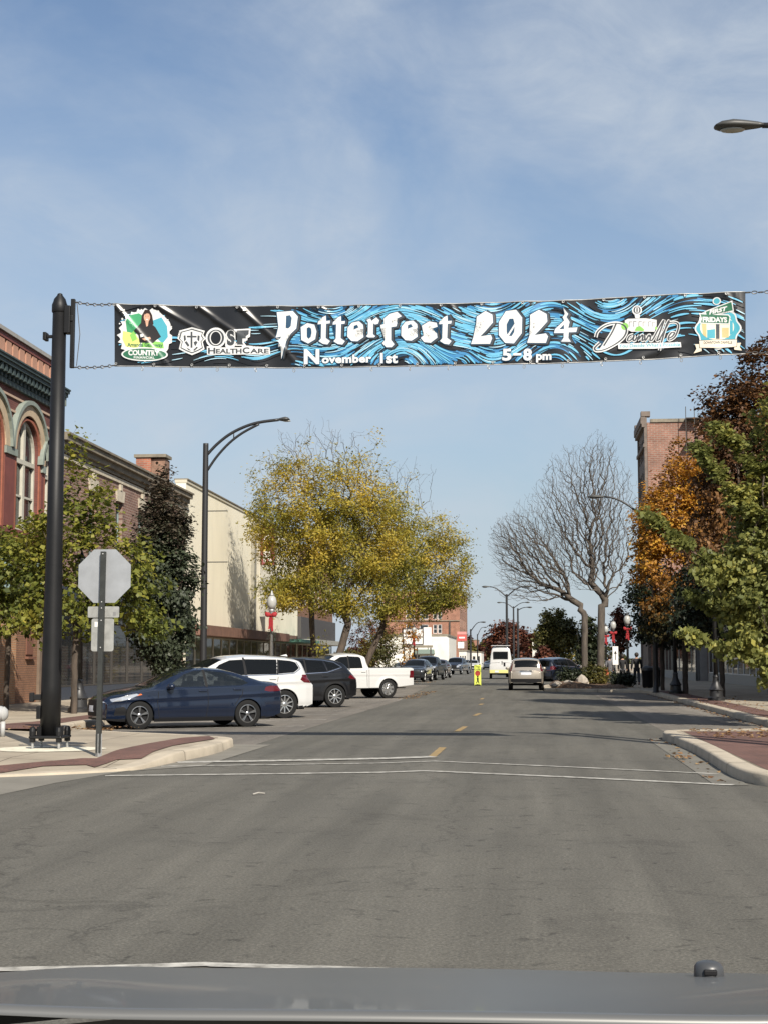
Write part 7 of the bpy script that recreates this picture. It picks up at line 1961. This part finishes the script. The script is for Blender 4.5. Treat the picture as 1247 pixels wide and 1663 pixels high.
def stroke(x, y, ln, wd, key, lift):
    pts = [(x, y)]; n = max(4, int(ln / 4))
    for i in range(n):
        f = flow(x, y); x += f[0] * ln / n; y += f[1] * ln / n
        t, b = lerp_table(TOPL, x), lerp_table(BOTL, x)
        if not (188 < x < 1209 and t + 1.2 < y < b - 1.2): break
        pts.append((x, y))
    if len(pts) < 3: return
    m = len(pts); prev = None
    for i, (px, py) in enumerate(pts):
        a = pts[max(i - 1, 0)]; c = pts[min(i + 1, m - 1)]; l = math.hypot(c[0] - a[0], c[1] - a[1]) + 1e-6; nx, ny = -(c[1] - a[1]) / l, (c[0] - a[0]) / l
        w_ = wd * (.35 + .65 * math.sin(PI * (i + .35) / (m - .3)))
        def cl(q):
            return (min(1209.5, max(187.5, q[0])), min(lerp_table(BOTL, q[0]) - .4, max(lerp_table(TOPL, q[0]) + .4, q[1])))
        cur = (cl((px + nx * w_ / 2, py + ny * w_ / 2)), cl((px - nx * w_ / 2, py - ny * w_ / 2)))
        if prev: strokes[key].poly([prev[0], prev[1], cur[1], cur[0]], lift)
        prev = cur
lift = .0045; k = 0
for key, num, l0, l1, w0, w1 in (('n', 300, 26, 70, 4, 9), ('b', 560, 24, 60, 3, 7.5), ('k', 200, 22, 60, 2, 5.5), ('c', 620, 16, 58, 1.6, 3.8), ('k', 170, 14, 46, 1.2, 2.8), ('p', 190, 14, 46, .9, 1.9), ('c', 120, 14, 40, 1.4, 2.6)):
    made = 0
    while made < num:
        x = rs.uniform(190, 1207); y = rs.uniform(lerp_table(TOPL, x) + 2, lerp_table(BOTL, x) - 2)
        dn = dens(x, y)
        if key in 'nb': dn = dn * 1.1 - .18
        if key == 'p': dn = dn * .8 + .12
        if rs.random() > dn: 
            made += .12; continue
        stroke(x, y, rs.uniform(l0, l1), rs.uniform(w0, w1), key, lift); made += 1; lift += .000012
for key, m in (('n', V_navy), ('b', V_blue), ('c', V_cyan), ('p', V_pale), ('k', V_black)):
    strokes[key].build('swirl_print', m, 0, 'stuff')
LZ = lift + .0035     # print above the swirls starts here
# ---- display lettering, drawn as chiselled outlines
def z2(pts, dx=0, dy=0, s=1.): return [(440 + (x + dx) / 3.1175, 470 + (y + dy) / 3.12) for x, y in pts]
def z3(pts): return [(800 + x / 2.79, 450 + y / 2.788) for x, y in pts]
tS = [(262, 142), (281, 132), (282, 160), (302, 158), (300, 173), (282, 175), (280, 246), (302, 262), (288, 280), (264, 276), (242, 262), (254, 248), (256, 176), (238, 178), (240, 164), (260, 160)]
eS = [(390, 196), (411, 170), (449, 163), (469, 181), (472, 199), (427, 214), (431, 240), (447, 243), (470, 229), (472, 245), (441, 266), (410, 264), (389, 241)]
eH = [(421, 206), (423, 187), (438, 181), (447, 195)]
def sh(p, dx, dy=0): return [(x + dx, y + dy) for x, y in p]
GL = [  # (white polygons, dark counters) in photo pixels
    ([z2([(32, 116), (76, 112), (112, 108), (138, 136), (130, 198), (103, 224), (84, 224), (66, 262), (80, 262), (54, 352), (52, 290), (38, 292), (52, 240), (27, 244), (40, 190)])], [z2([(77, 196), (79, 134), (98, 130), (107, 144), (102, 186), (90, 198)])]),
    ([z2([(152, 190), (185, 169), (222, 178), (233, 212), (226, 252), (190, 274), (155, 256)])], [z2([(183, 196), (194, 190), (205, 198), (207, 218), (203, 240), (192, 250), (183, 240)])]),
    ([z2(tS)], []), ([z2(sh(tS, 76, 2))], []),
    ([z2(eS)], [z2(eH)]),
    ([z2([(486, 158), (506, 149), (512, 162), (536, 144), (552, 160), (546, 178), (530, 182), (521, 176), (520, 230), (533, 240), (524, 247), (496, 247), (484, 240), (493, 230), (494, 170)])], []),
    ([z2([(572, 152), (600, 128), (640, 117), (664, 140), (640, 152), (622, 146), (612, 160), (612, 177), (641, 174), (636, 192), (610, 196), (610, 260), (627, 282), (612, 297), (585, 297), (564, 276), (578, 260), (580, 198), (558, 201), (556, 184), (574, 179)])], []),
    ([z2(sh(eS, 271, -3))], [z2(sh(eH, 271, -3))]),
    ([z2([(763, 186), (800, 164), (838, 172), (844, 192), (815, 202), (811, 188), (799, 189), (795, 200), (840, 226), (843, 247), (808, 273), (775, 269), (757, 248), (772, 235), (790, 238), (796, 252), (806, 250), (807, 238), (768, 212)])], []),
    ([z2(sh(tS, 612, 2))], []),
    ([z2([(1040, 140), (1085, 112), (1120, 130), (1123, 170), (1085, 215), (1060, 240), (1112, 232), (1119, 250), (1108, 279), (1011, 279), (1021, 250), (1074, 180), (1082, 155), (1072, 148), (1060, 168), (1038, 172)])], []),
    ([z3([(27, 205), (58, 155), (105, 149), (133, 185), (131, 255), (95, 302), (55, 300), (27, 265)])], [z3([(62, 215), (75, 190), (92, 190), (98, 212), (66, 262), (62, 250)]), z3([(98, 226), (96, 250), (85, 268), (72, 268)])]),
    ([z3([(168, 172), (208, 148), (243, 166), (247, 200), (212, 240), (190, 262), (240, 254), (250, 268), (240, 298), (154, 298), (164, 268), (205, 212), (212, 190), (202, 184), (192, 202), (168, 206)])], []),
    ([z3([(318, 138), (342, 166), (334, 180), (348, 202), (342, 228), (384, 225), (378, 247), (344, 249), (342, 274), (354, 291), (308, 291), (320, 274), (320, 252), (276, 253), (281, 234), (322, 195), (315, 180), (325, 166)])], [z3([(300, 235), (321, 214), (322, 233)])])]
def offset_poly(P, d):
    n = len(P); a = sum(P[i][0] * P[(i + 1) % n][1] - P[(i + 1) % n][0] * P[i][1] for i in range(n)); sg = 1 if a > 0 else -1; o = []
    for i in range(n):
        p0, p1, p2 = Vector(P[i - 1]), Vector(P[i]), Vector(P[(i + 1) % n]); a_ = (p1 - p0).normalized(); b_ = (p2 - p1).normalized()
        n1 = Vector((a_.y, -a_.x)) * sg; n2_ = Vector((b_.y, -b_.x)) * sg; m = (n1 + n2_); l = m.length
        if l < .35: m = n1; l = 1.
        m = m / l; c = max(.55, m.dot(n1)); o.append(tuple(p1 + m * d / c))
    return o
for i, (ws, hs_) in enumerate(GL):
    out0, out1, wht, dark = Print(), Print(), Print(), Print()
    e = i * .00002
    for wq in ws:
        out0.poly([(x + 3.2, y + 1.0) for x, y in offset_poly(wq, 2.4)], LZ + e)
        out1.poly([(x + 2.6, y + .8) for x, y in offset_poly(wq, 1.1)], LZ + .0012 + e)
        dark.poly(offset_poly(wq, 1.1), LZ + .0024 + e); wht.poly(offset_poly(wq, -.15), LZ + .0036 + e)
    for hq in hs_: dark.poly(hq, LZ + .0048 + e)
    lo = wht.build('letter', V_white)
    for pr, m, nm in ((out0, V_black, 'letter_shadow'), (out1, V_grey, 'letter_shade'), (dark, V_navy, 'letter_outline')): o = pr.build(nm, m); o.parent = lo
# ---- type set with the built-in face
def type_me(txt, bold, spacing=1.):
    c = bpy.data.curves.new('t', 'FONT'); c.body = txt; c.size = 1; c.offset = bold; c.space_character = spacing; c.resolution_u = 3
    o = bpy.data.objects.new('t', c); COL.objects.link(o); dg = bpy.context.evaluated_depsgraph_get()
    me = bpy.data.meshes.new_from_object(o.evaluated_get(dg)); bpy.data.objects.remove(o); return me
def set_type(pr, txt, x0, x1, base, cap, lift, bold=0., rot=0., spacing=1., skew=0.):
    """fit text between x0 and x1 with capital height cap on baseline base (pixels)"""
    me = type_me(txt, bold, spacing); vx = [v.co.x for v in me.vertices]; a, b = min(vx), max(vx)
    sx = (x1 - x0) / (b - a); sy = cap / (.70 + 2 * bold * .7); c, s = math.cos(R(rot)), math.sin(R(rot))
    def f(co):
        x, y = (co.x - a) * sx + skew * co.y * sy, co.y * sy
        return (x0 + x * c + y * s * 0 + y * s, base - y * c - x * s * -1 * -1 if False else base - y * c - x * s)
    pr.mesh(me, lift, f); bpy.data.meshes.remove(me)
for items in ([('N', 494, 519, 590, 24, .3, 1.), ('ovember', 523, 604, 589.5, 13.2, .3, 1.05)], [('1st', 618, 646, 589.8, 16.5, .3, 1.05)], [('5', 815, 830, 585.2, 19, .8, 1.), ('8', 849, 863, 584.6, 19, .8, 1.), ('pm', 870, 895, 583.6, 13.5, .8, 1.)]):
    sub_, subd = Print(), Print()
    for pr, bd, l, g in ((subd, .085, LZ + .0012, .8), (sub_, .04, LZ + .0024, 0)):
        for t_, a_, b_, bl, cp, ro, sp_ in items: set_type(pr, t_, a_ - g, b_ + g, bl, cp, l, bd, ro, sp_)
        if len(items) == 3: pr.poly([(833, 574.2), (846, 573.9), (846, 577.6), (833, 577.9)], l)
    lo = sub_.build('subtitle', V_white); o = subd.build('subtitle_outline', V_navy); o.parent = lo
# ---- shield and health care lettering
def zs(pts): return [(180 + x / 4.6185, 480 + y / 4.616) for x, y in pts]
shO = [(500, 320), (528, 292), (515, 262), (560, 250), (610, 236), (660, 250), (706, 262), (694, 292), (712, 320), (690, 345), (704, 400), (660, 425), (610, 445), (560, 425), (512, 400), (526, 345)]
pr = Print(); pr.poly(zs(shO), LZ); pr.build('shield', V_white)
def inset(pts, f, c=(607, 338)): return [(c[0] + (x - c[0]) * f, c[1] + (y - c[1]) * f) for x, y in pts]
pr = Print(); pr.poly(zs(inset(shO, .88)), LZ + .001); pr.build('shield_line', V_grey)
pr = Print(); pr.poly(zs(inset(shO, .80)), LZ + .002); pr.build('shield_field', V_white)
pr = Print()
for q in ([(600, 270), (614, 270), (614, 390), (600, 390)], [(572, 300), (599.5, 300), (599.5, 313), (572, 313)], [(614.5, 300), (645, 300), (645, 313), (614.5, 313)]): pr.poly(zs(q), LZ + .0035)
for q in ([(548, 300), (562, 296), (566, 330), (552, 345)], [(652, 296), (668, 300), (664, 345), (650, 330)], [(556, 350), (570, 340), (592, 372), (580, 384)], [(622, 350), (640, 338), (652, 350), (634, 380)], [(566, 388), (590, 400), (604, 412), (585, 408)], [(618, 408), (648, 380), (654, 390), (630, 412)]): pr.poly(zs(q), LZ + .003)
pr.build('cross_emblem', V_grey)
halo, blk, ctr = Print(), Print(), Print()
def ell(cx, cy, rx, ry, n=36): return [(cx + rx * math.cos(2 * PI * i / n), cy + ry * math.sin(2 * PI * i / n)) for i in range(n)]
halo.poly(zs(ell(788, 315, 77, 78)), LZ); blk.poly(zs(ell(788, 315, 63, 62)), LZ + .001); halo2 = Print(); halo2.poly(zs(ell(788, 315, 46, 54)), LZ + .002); ctr.poly(zs(ell(788, 315, 38, 47)), LZ + .003); halo2.build('initial_inner_line', V_white)
set_type(halo, 'S', *[q for q in (180 + 858 / 4.6185, 180 + 942 / 4.6185)], 480 + 375 / 4.616, 27.5, LZ, .16)
set_type(blk, 'S', 180 + 872 / 4.6185, 180 + 930 / 4.6185, 480 + 366 / 4.616, 23.5, LZ + .001, .05)
fO = [(946, 262), (1038, 258), (1036, 290), (1020, 280), (990, 282), (990, 305), (1016, 304), (1016, 322), (990, 322), (990, 356), (1000, 368), (950, 368), (962, 356), (962, 275)]
halo.poly(offset_poly(zs(fO), 2.6), LZ + .0002); blk.poly(zs(fO), LZ + .001)
halo.build('large_initials_halo', V_white); blk.build('large_initials', V_grey); ctr.build('initial_counter', V_black)
h2, k2 = Print(), Print(); h2.poly([(336, 562), (351, 561.5), (352, 563.8), (393, 563.8), (394, 561.5), (407, 561.5), (408, 563.8), (438.5, 564), (439, 575.6), (336.5, 575.8)], LZ + .0002)
for pr, bd, l in ((k2, .035, LZ + .0016),):
    set_type(pr, 'H', 338, 350, 573.8, 10, l, bd); set_type(pr, 'EALTH', 351, 393, 573.6, 7.8, l, bd); set_type(pr, 'C', 394.5, 406, 573.7, 10, l, bd); set_type(pr, 'ARE', 407, 437, 573.6, 7.8, l, bd)
h2.build('small_capitals_halo', V_white); k2.build('small_capitals', V_grey)
# ---- portrait roundel
rs = random.Random(3)
pr = Print(); pts = []
for i in range(72):
    a = 2 * PI * i / 72; r = 1 + (.07 if i % 3 == 0 else -.03) + rs.uniform(-.03, .04); pts.append((180 + (262 + 190 * r * math.cos(a)) / 4.6185, 480 + (300 + 188 * r * math.sin(a)) / 4.616))
pr.poly(pts, LZ)
for q in ((235, 112, 9), (330, 128, 8), (360, 124, 10), (430, 185, 7), (455, 235, 7), (440, 330, 6), (75, 215, 6), (95, 180, 8)): pr.poly(zs(ell(*q[:2], q[2], q[2], 10)), LZ)
pr.build('roundel', V_white)
for pts, m, e in (([(120, 200), (150, 150), (215, 135), (262, 165), (230, 260), (190, 300), (130, 290)], V_mgreen, 0), ([(100, 270), (190, 290), (230, 350), (210, 400), (120, 385), (95, 330)], V_yel, .0003), ([(320, 190), (385, 165), (425, 230), (430, 310), (390, 360), (330, 300)], V_teal, .0006), ([(300, 340), (395, 352), (400, 395), (230, 398), (240, 360)], V_lgreen, .0009), ([(150, 300), (180, 268), (205, 330), (170, 350)], V_lgreen, .0011)):
    pr = Print(); pr.poly(zs(pts), LZ + .001 + e); pr.build('colour_wash', m)
for pts, m, nm, e in (([(232, 215), (238, 150), (262, 108), (296, 112), (316, 150), (326, 215), (300, 240), (250, 240)], V_hair, 'portrait_hair', 0), ([(180, 270), (235, 205), (268, 225), (300, 205), (340, 240), (380, 310), (350, 330), (320, 360), (222, 356), (215, 300)], V_cloth, 'portrait_jacket', .0004),
                       (ell(277, 165, 24, 34, 20), V_skin, 'portrait_face', .0008), ([(264, 190), (290, 190), (284, 230), (272, 236)], V_skin, 'portrait_neck', .0010), ([(240, 328), (300, 312), (306, 328), (262, 342)], V_skin, 'portrait_hand', .0012), ([(258, 148), (268, 128), (290, 130), (302, 160), (296, 140), (276, 136)], V_hair, 'portrait_fringe', .0014),
                       ([(268, 178), (288, 178), (282, 186), (273, 186)], V_white, 'portrait_smile', .0016), (ell(268, 157, 3.2, 2.2, 8), V_hair, 'portrait_eye', .0016), (ell(287, 157, 3.2, 2.2, 8), V_hair, 'portrait_eye', .0016), ([(228, 296), (250, 292), (252, 314), (230, 318)], V_white, 'portrait_cup', .0018)):
    pr = Print(); pr.poly(zs(pts), LZ + .0025 + e); pr.build(nm, m)
pr = Print(); set_type(pr, 'Amanda Galloway', 208.5, 265, 563.5, 6.4, LZ + .005, .02); pr.build('name_line', V_green)
pr = Print(); pr.poly(zs(ell(258, 443, 172, 52)), LZ + .0045); pr.build('oval_edge', V_white)
pr = Print(); pr.poly(zs(ell(258, 443, 160, 43)), LZ + .0055); pr.build('oval', V_green)
pr = Print(); set_type(pr, 'COUNTRY', 210, 260, 577.5, 8.6, LZ + .007, .045); set_type(pr, 'FINANCIAL', 219, 252, 583.2, 4, LZ + .007, .03, 0, 1.15); pr.build('oval_lettering', V_white)
# ---- town script logo
def zd(pts): return [(940 + x / 4.4536, 480 + y / 4.45) for x, y in pts]
def pen(pr, pts, w0, lift, n=6, taper=True):
    P = refine(pts, n); m = len(P); prev = None
    for i, (x, y) in enumerate(P):
        a = Vector(P[max(i - 1, 0)]); c = Vector(P[min(i + 1, m - 1)]); t = (c - a); t = t / (t.length + 1e-6); w_ = w0 * (.45 + .55 * abs(t.y) if taper else 1)
        cur = (zd([(x - t.y * w_, y + t.x * w_)])[0], zd([(x + t.y * w_, y - t.x * w_)])[0])
        if prev: pr.poly([prev[0], prev[1], cur[1], cur[0]], lift + i * 2e-6)
        prev = cur
script = [[(120, 300), (135, 258), (190, 215), (260, 198), (320, 212), (342, 250), (322, 300), (270, 345), (190, 388), (130, 398), (112, 378), (150, 340)], [(268, 200), (240, 262), (205, 320), (178, 362)],
          [(392, 282), (366, 290), (350, 318), (362, 328), (390, 305), (398, 284), (390, 318), (402, 326), (418, 300)], [(420, 328), (434, 288), (428, 318), (455, 286), (460, 300), (455, 326), (472, 318)], [(474, 286), (478, 326), (505, 286), (512, 300)], [(520, 288), (512, 322), (524, 326), (540, 305)],
          [(540, 305), (580, 230), (612, 178), (604, 210), (575, 290), (562, 326), (580, 318)], [(585, 310), (640, 210), (650, 180), (632, 215), (600, 320), (580, 398)], [(640, 312), (672, 296), (690, 270), (668, 268), (646, 300), (652, 322), (690, 300), (712, 255), (718, 210), (690, 192), (650, 196)]]
hal, ink = Print(), Print(); lz = LZ
for k_, s_ in enumerate(script): pen(hal, s_, 13 if k_ < 2 else 11, lz + k_ * 4e-5, 5, False)
hal.poly(zd([(270, 208), (322, 222), (336, 255), (312, 300), (205, 378), (140, 392), (180, 340), (225, 270)]), lz - .0004)
hal.poly(zd([(330, 180), (350, 168), (480, 166), (560, 176), (560, 215), (545, 262), (380, 262), (335, 240)]), lz - .0006)
hal.build('script_halo', V_white)
for k_, s_ in enumerate(script): pen(ink, s_, 6.0, lz + .002 + k_ * 6e-5, 5)
ink.build('script_lettering', V_grey)
for q in (ell(330, 222, 26, 26, 16), [(400, 255), (415, 228), (440, 222), (470, 246), (466, 258)], ell(556, 236, 8, 12, 10)): pr = Print(); pr.poly(zd(q), lz + .001); pr.build('tree_print', V_lgreen)
pr = Print()
for x in (360, 392, 430, 460, 500, 530): pr.poly(zd([(x, 186 + x % 7), (x + 22, 186 + x % 7), (x + 22, 189 + x % 7), (x, 189 + x % 7)]), lz + .001); pr.poly(zd([(x, 190 + x % 7), (x + 3, 190 + x % 7), (x + 3, 226), (x, 226)]), lz + .001)
pr.build('skyline_print', V_grey)
pr = Print(); pr.poly(zd(ell(418, 108, 36, 36, 20)), lz); pr.poly(zd([(400, 142), (440, 142), (436, 165), (406, 165)]), lz + .0002); pr.build('balloon_halo', V_white)
pr = Print(); pr.poly(zd(ell(418, 106, 26, 27, 20)), lz + .001); pr.build('balloon', V_grey)
pr = Print(); pr.poly(zd(ell(418, 106, 15, 24, 16)), lz + .0015); pr.build('balloon_gore', V_white)
pr = Print(); pr.poly(zd(ell(418, 106, 5, 24, 12)), lz + .002); pr.build('balloon_gore', V_grey)
tg, tk = Print(), Print()
tg.poly([(1003, 558), (1060, 557), (1105, 556), (1106, 564), (1060, 566.5), (1003.5, 566.8)], lz + .003)
for q, bd, l in ((tk, .012, lz + .004),):
    set_type(q, "You Decide What's Possible", 1004.5, 1104, 564.5, 5.6, l, bd, 1.3)
tg.build('tagline_halo', V_white); tk.build('tagline', V_teal)
# ---- round badge with two street signs
pts = []
for i in range(64):
    a = 2 * PI * i / 64; r = 160 + 9 * math.cos(8 * a); pts.append((1003 + r * math.cos(a), 240 + r * .92 * math.sin(a)))
pr = Print(); pr.poly(zd(pts), lz); pr.poly(zd(ell(994, 42, 30, 28, 18)), lz + .0002); pr.build('badge_edge', V_white)
pr = Print(); pr.poly(zd([(1003 + (x - 1003) * .93, 240 + (y - 240) * .93) for x, y in pts]), lz + .001); pr.poly(zd(ell(994, 42, 22, 21, 18)), lz + .0012); pr.build('badge', V_teal)
pr = Print(); pr.poly(zd(ell(996, 232, 122, 92, 40)), lz + .002); pr.build('badge_field', V_cream)
for q, m, e in (([(885, 205), (920, 205), (920, 306), (895, 285)], V_tan, 0), ([(925, 250), (982, 244), (982, 312), (925, 312)], V_teal, .0003), ([(1032, 236), (1080, 236), (1080, 306), (1032, 306)], V_tan, .0006), ([(1088, 180), (1108, 190), (1110, 270), (1088, 290)], V_teal, .0009), ([(988, 205), (1014, 205), (1014, 316), (988, 316)], V_grey, .0012)):
    pr = Print(); pr.poly(zd(q), lz + .003 + e); pr.build('badge_building', m)
for q, e, dx in (([(915, 118), (1098, 52), (1108, 112), (1092, 108), (925, 148)], 0, 0), ([(876, 135), (1075, 148), (1085, 160), (1078, 205), (880, 196), (888, 166)], .0006, 0)):
    pr = Print(); pr.poly(offset_poly(zd(q), 1.6), lz + .0045 + e); pr.build('sign_edge', V_white); pr = Print(); pr.poly(zd(q), lz + .0055 + e); pr.build('sign_field', V_green)
pr = Print(); set_type(pr, 'FIRST', 1151, 1179, 511, 7.6, lz + .0075, .05, 12); set_type(pr, 'FRIDAYS', 1140.5, 1180, 522.6, 8.4, lz + .0075, .05, -2); pr.build('sign_lettering', V_white)
rb = [(838, 352), (878, 362), (868, 330), (930, 322), (1003, 350), (1070, 326), (1138, 322), (1130, 358), (1168, 346), (1158, 374), (1174, 400), (1120, 392), (1118, 380), (1060, 376), (1003, 392), (940, 378), (885, 384), (886, 398), (828, 418), (848, 386)]
rb = [(868, 328), (1138, 322), (1136, 372), (1003, 382), (872, 378)]
for q in ([(838, 352), (885, 352), (885, 402), (828, 418), (848, 386)], [(1120, 346), (1168, 346), (1158, 374), (1174, 402), (1120, 394)]):
    pr = Print(); pr.poly(zd(q), lz + .004); pr.build('ribbon_tail', V_cream)
pr = Print(); pr.poly(offset_poly(zd(rb), .8), lz + .006); pr.build('ribbon_edge', V_grey); pr = Print(); pr.poly(zd(rb), lz + .007); pr.build('ribbon', V_cream)
pr = Print(); set_type(pr, 'DOWNTOWN DANVILLE', 1142, 1188, 559.2, 4.4, lz + .0085, .02, .3); pr.build('ribbon_lettering', V_grey)
# ---- hem, grommets, hooks and the chains at both ends
for tab, dy in ((TOPL, -.6), (BOTL, .6)):
    mb = MB(); mb.tube([bpt(x, lerp_table(tab, x) + dy) - ORG for x in np.linspace(123 if tab is TOPL else 123, 1247 + 60, 120)] if False else [bpt(x, lerp_table(tab, x) + dy) - ORG for x in np.linspace(187, 1210, 120)], .010, 6); mb.build('edge_cable', M_galv, T, smooth=True)
mg = None
for tab, x0, st in ((TOPL, 188, 66), (BOTL, 190, 61)):
    x = x0
    while x < 1210:
        p = bpt(x, lerp_table(tab, x) + (2.4 if tab is TOPL else -2.4), LZ + .012) - ORG
        if mg is None:
            mb = MB(); mb.lathe([(.010, 0), (.012, .004), (.020, .005), (.024, 0)], 12, axis='Y', cap=False); o = mb.build('grommet', M_galv, T); mg = o.data; o.location = p
        else: link_mesh(mg, 'grommet', T, p)
        x += st
mh = None
for x in [232, 292, 354, 415, 478, 540, 603, 666, 728, 792, 851, 913, 976, 1040, 1106, 1170]:
    p = bpt(x, lerp_table(BOTL, x) + .5) - ORG
    if mh is None:
        mb = MB(); mb.tube([(0, 0, 0), (.003, 0, -.022)], .008, 6)
        mb.tube([(0.0 + .019 * math.sin(a), 0, -.045 - .030 * math.cos(a + PI)) for a in [2 * PI * i / 14 for i in range(15)]], .0055, 5); o = mb.build('hook', M_galv, T); mh = o.data; o.location = p
    else: link_mesh(mh, 'hook', T, p, (0, (x * .37) % .5 - .25, (x * .7) % 1.5))
M_chain = mat('dark_chain', (.10, .095, .09), .5, .5)
def chain(name, label, a, b, sag=.05, n=11):
    C = thing(name, label, 'chain', tuple(a)); me = None; d = b - a
    for i in range(n):
        t = (i + .5) / n; p = d * t - Vector((0, 0, sag * 4 * t * (1 - t)))
        if me is None:
            mb = MB(); l = d.length / n * .62; ring = [(l * math.cos(q) * .5 * 1.35, .022 * math.sin(q), 0) for q in [2 * PI * k_ / 10 for k_ in range(11)]]; mb.tube(ring, .009, 5); o = mb.build('link', M_chain, C); me = o.data; o.location = p
        else: o = link_mesh(me, 'link', C, p)
        o.rotation_euler = (PI / 2 * (i % 2), -math.atan2(d.z, math.hypot(d.x, d.y)), math.atan2(d.y, d.x))
    return C
rl = Vector((at(121, 490, PBY).x, PBY, at(121, 490, PBY).z)); rlb = Vector((at(120, 596, PBY).x, PBY, at(120, 596, PBY).z))
chain('chain', 'upper chain between the left banner pole and the banner', rl, bpt(188, 494.5), .03); chain('chain', 'lower chain between the left banner pole and the banner', rlb, bpt(188, 593.5), .02)
xr2 = RPX - abs(at(118, 540, PBY).x - PBX)
chain('chain', 'upper chain at the right end of the banner', bpt(1209, 475), Vector((xr2, YB, bpt(1209, 475).z + .06)), .02); chain('chain', 'lower chain at the right end of the banner', bpt(1209, 573), Vector((xr2, YB, bpt(1209, 573).z)), .02)
mb = MB(); a, b = rl + Vector((.045, 0, -.02)), rlb + Vector((.045, 0, .02)); mb.tube([(0, 0, 0), tuple(Vector((.06, 0, (b - a).z * .5))), tuple(b - a)], .007, 5); o = mb.build('rope', M_chain, None); o.location = a
tag(o, 'thin rope hanging along the rail of the left banner pole', 'rope')
